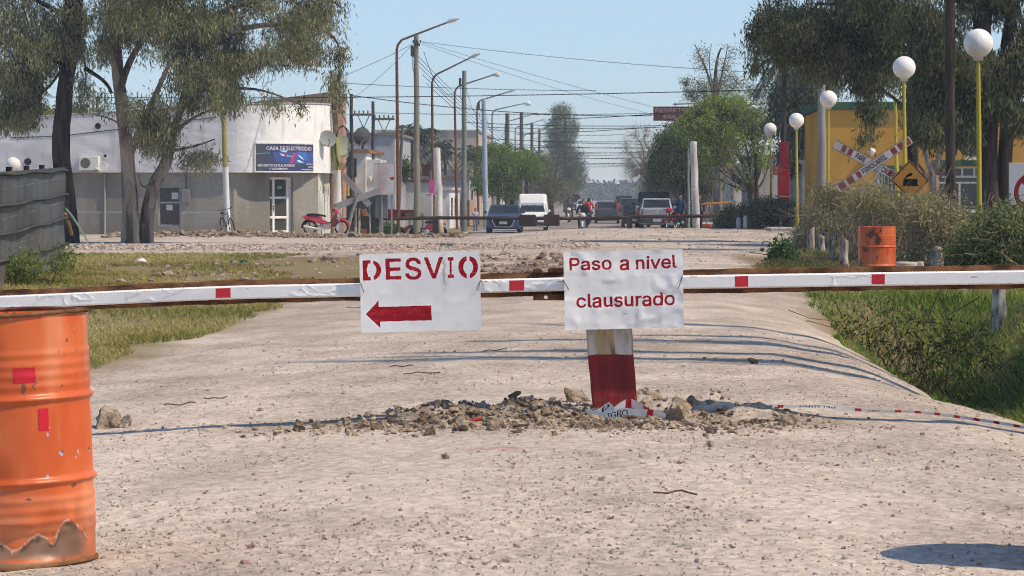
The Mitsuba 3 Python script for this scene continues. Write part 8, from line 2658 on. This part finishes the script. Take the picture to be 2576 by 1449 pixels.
grass('verge_grass', 'mixed grass round the wooden posts and the far orange drum', x, y, rg.uniform(.05, .16, len(x)), .009 + .00022 * y, [(0.065, 0.085, 0.025), (0.13, 0.135, 0.045), (0.22, 0.19, 0.09), (0.30, 0.25, 0.14)], 35)
n = 9000
y = rg.uniform(120.5, 150, n)
x = -rg.uniform(7.0, 12.5, n)
grass('kerb_grass', 'bright green grass strip under the left white concrete post', x, y, rg.uniform(.06, .22, n), np.full(n, .03), [(0.08, 0.135, 0.027), (0.14, 0.20, 0.047), (0.23, 0.26, 0.09)], 37)
n = 4000
y = rg.uniform(112, 132, n)
x = rg.uniform(3.9, 5.4, n) + .05 * (y - 118)
grass('kerb_grass', 'green grass patch at the foot of the right white concrete post', x, y, rg.uniform(.05, .2, n), np.full(n, .03), [(0.05, 0.095, 0.02), (0.09, 0.14, 0.03), (0.15, 0.18, 0.06)], 39)

# --- trees standing outside the view on the right, whose shadows cross the road and the ditch
rs_ = np.random.default_rng(9)
for i, (x0, y0, h) in enumerate(((10.4, 18.2, 16.5), (10.9, 18.9, 16.0), (10.6, 20.6, 15.4), (11.6, 21.3, 14.6), (10.2, 24.0, 13.2))):
    base = np.array([x0, y0, H(x0, y0) - .3])
    top = base + [rs_.uniform(-.4, .4), rs_.uniform(-.3, .3), h]
    lim = []
    for k in range(6):
        a = base + (top - base) * rs_.uniform(.35, .9)
        lim.append(([a, a + [rs_.uniform(-.5, .5), rs_.uniform(-.45, .45), rs_.uniform(1.4, 3.2)]], (.08, .025)))
    tree('bare_poplar', f'{ORD[i] if i else "nearest"} tall bare poplar standing right of the ditch outside the view', [(np.array([base, base + (top - base) * .5 + [.06, .04, 0], top]), [.33, .24, .09])], lim, [((top[0], top[1], top[2] - 1.5), (.5, .5, 1.5))], 0, 0, 0, 0, 0, 0, EUC, 400 + i, 'pale_bark', .2, 1.0, 60, 'poplars right of the ditch')
bush('roadside_shrub', 'tall dense shrubs right of the ditch just outside the view', [((8.4, 30.0, 2.2), (1.5, 1.6, 2.4)), ((8.6, 30.4, 4.6), (1.4, 1.5, 1.7)), ((9.6, 33.5, 3.0), (1.6, 1.5, 2.6)), ((7.6, 21.5, 2.2), (.9, 1.1, 2.0)), ((7.0, 17.0, 1.7), (.8, 1.0, 1.7))], 3600, 12, .10, .05, GRN_, 410, 30, (0.15, 0.12, 0.09), 300, holes=.3)

# ------------------------------------------------------------------ overhead cables
def cable(label, a, b, r=.013, sag=.02, col=(0.03, 0.032, 0.035), n=18):
    a, b = np.asarray(a, float), np.asarray(b, float)
    t = np.linspace(0, 1, n)
    L = np.linalg.norm(b - a)
    p = a + (b - a) * t[:, None]
    p[:, 2] -= 4 * sag * L * t * (1 - t)
    solo('overhead_cable', tube(p, r, 5, caps=False), ('matte', col), label, 'cable', 'overhead cables', smooth=True)


W_ = lambda px, py, y: P(px, py, y)
spec = [
    ('longest level cable crossing the view above the corner shop', (120, 244, 121), (2060, 222, 101), .016, .004),
    ('cable sloping down from the stout pole to the street', (841, 208, 118.6), (1500, 228, 125), .012, .006),
    ('second cable crossing at the height of the dark telegraph poles', (884, 240, 127), (1640, 291, 146), .02, .012),
    ('level cable below the telegraph cross arms', (940, 284, 132), (1760, 282, 140), .014, .006),
    ('cable from the shop corner to the second telegraph pole', (600, 262, 119.5), (938, 288, 132), .010, .01),
    ('cable from the tallest utility pole far to the right', (1062, 105, 122.5), (2050, 190, 100), .009, .006),
    ('cable from the tallest utility pole to the right side trees', (1062, 106, 122.5), (1900, 330, 145), .008, .006),
    ('lower cable from the tallest utility pole across the street', (1060, 110, 122.5), (1720, 305, 160), .008, .006),
    ('cable from the tallest utility pole down to the shop side', (1040, 110, 122.5), (842, 200, 118.6), .010, .01),
    ('thin cable from the tallest utility pole down to the telegraph pole', (1038, 112, 122.5), (884, 250, 127), .008, .02),
    ('slack cable between the tallest pole and the second pole', (1066, 130, 122.5), (1166, 190, 150), .012, .05),
    ('slack cable between the second pole and the pale blue pole', (1170, 205, 150), (1217, 262, 172), .012, .05),
    ('slack cable leaving the pale blue pole', (1219, 275, 172), (1276, 300, 215), .012, .04),
    ('cable bundle hanging from the right trees over the street', (1380, 300, 150), (1960, 255, 135), .02, .008),
    ('second bundle over the street below it', (1300, 338, 170), (1640, 320, 170), .022, .006),
    ('third bundle over the street', (1230, 325, 160), (1570, 338, 190), .016, .006),
]
for lb, a, b, r, sg in spec:
    cable(lb, W_(*a), W_(*b), r, sg)
for k in range(15):
    y = 185 + k * 16
    x0, x1 = -9.3, 8.8
    z0 = 5.9 - .16 * (k % 4) + .25 * math.sin(k * 1.7)
    z1 = z0 + .35 * math.sin(k * 2.3)
    cable(f'{ORD[k]} far cable strung across the street, counted from the crossing', (x0, y, z0), (x1, y + 1.5, z1), .016 + .00004 * y, .012)
for k in range(5):
    cable(f'{ORD[k]} cable running along the left poles, from the top', (-8.4 + .15 * k, 122.5, 7.4 - .35 * k), (-8.8 + .15 * k, 330, 6.6 - .35 * k), .012, .004)

# ------------------------------------------------------------------ haze
scene['dusty_air'] = {'type': 'homogeneous', 'albedo': rgb((0.86, 0.93, 0.98)), 'sigma_t': rgb((0.00034, 0.00038, 0.00046))}
scene['haze'] = {'type': 'cube', 'to_world': T().translate([0, 1600, 14]).scale([1200, 1750, 22]), 'bsdf': {'type': 'null'}, 'interior': {'type': 'ref', 'id': 'dusty_air'}}
labels['haze'] = {'label': 'thin dusty air over the whole place', 'category': 'haze', 'kind': 'stuff'}
scene['camera']['medium'] = {'type': 'ref', 'id': 'dusty_air'}
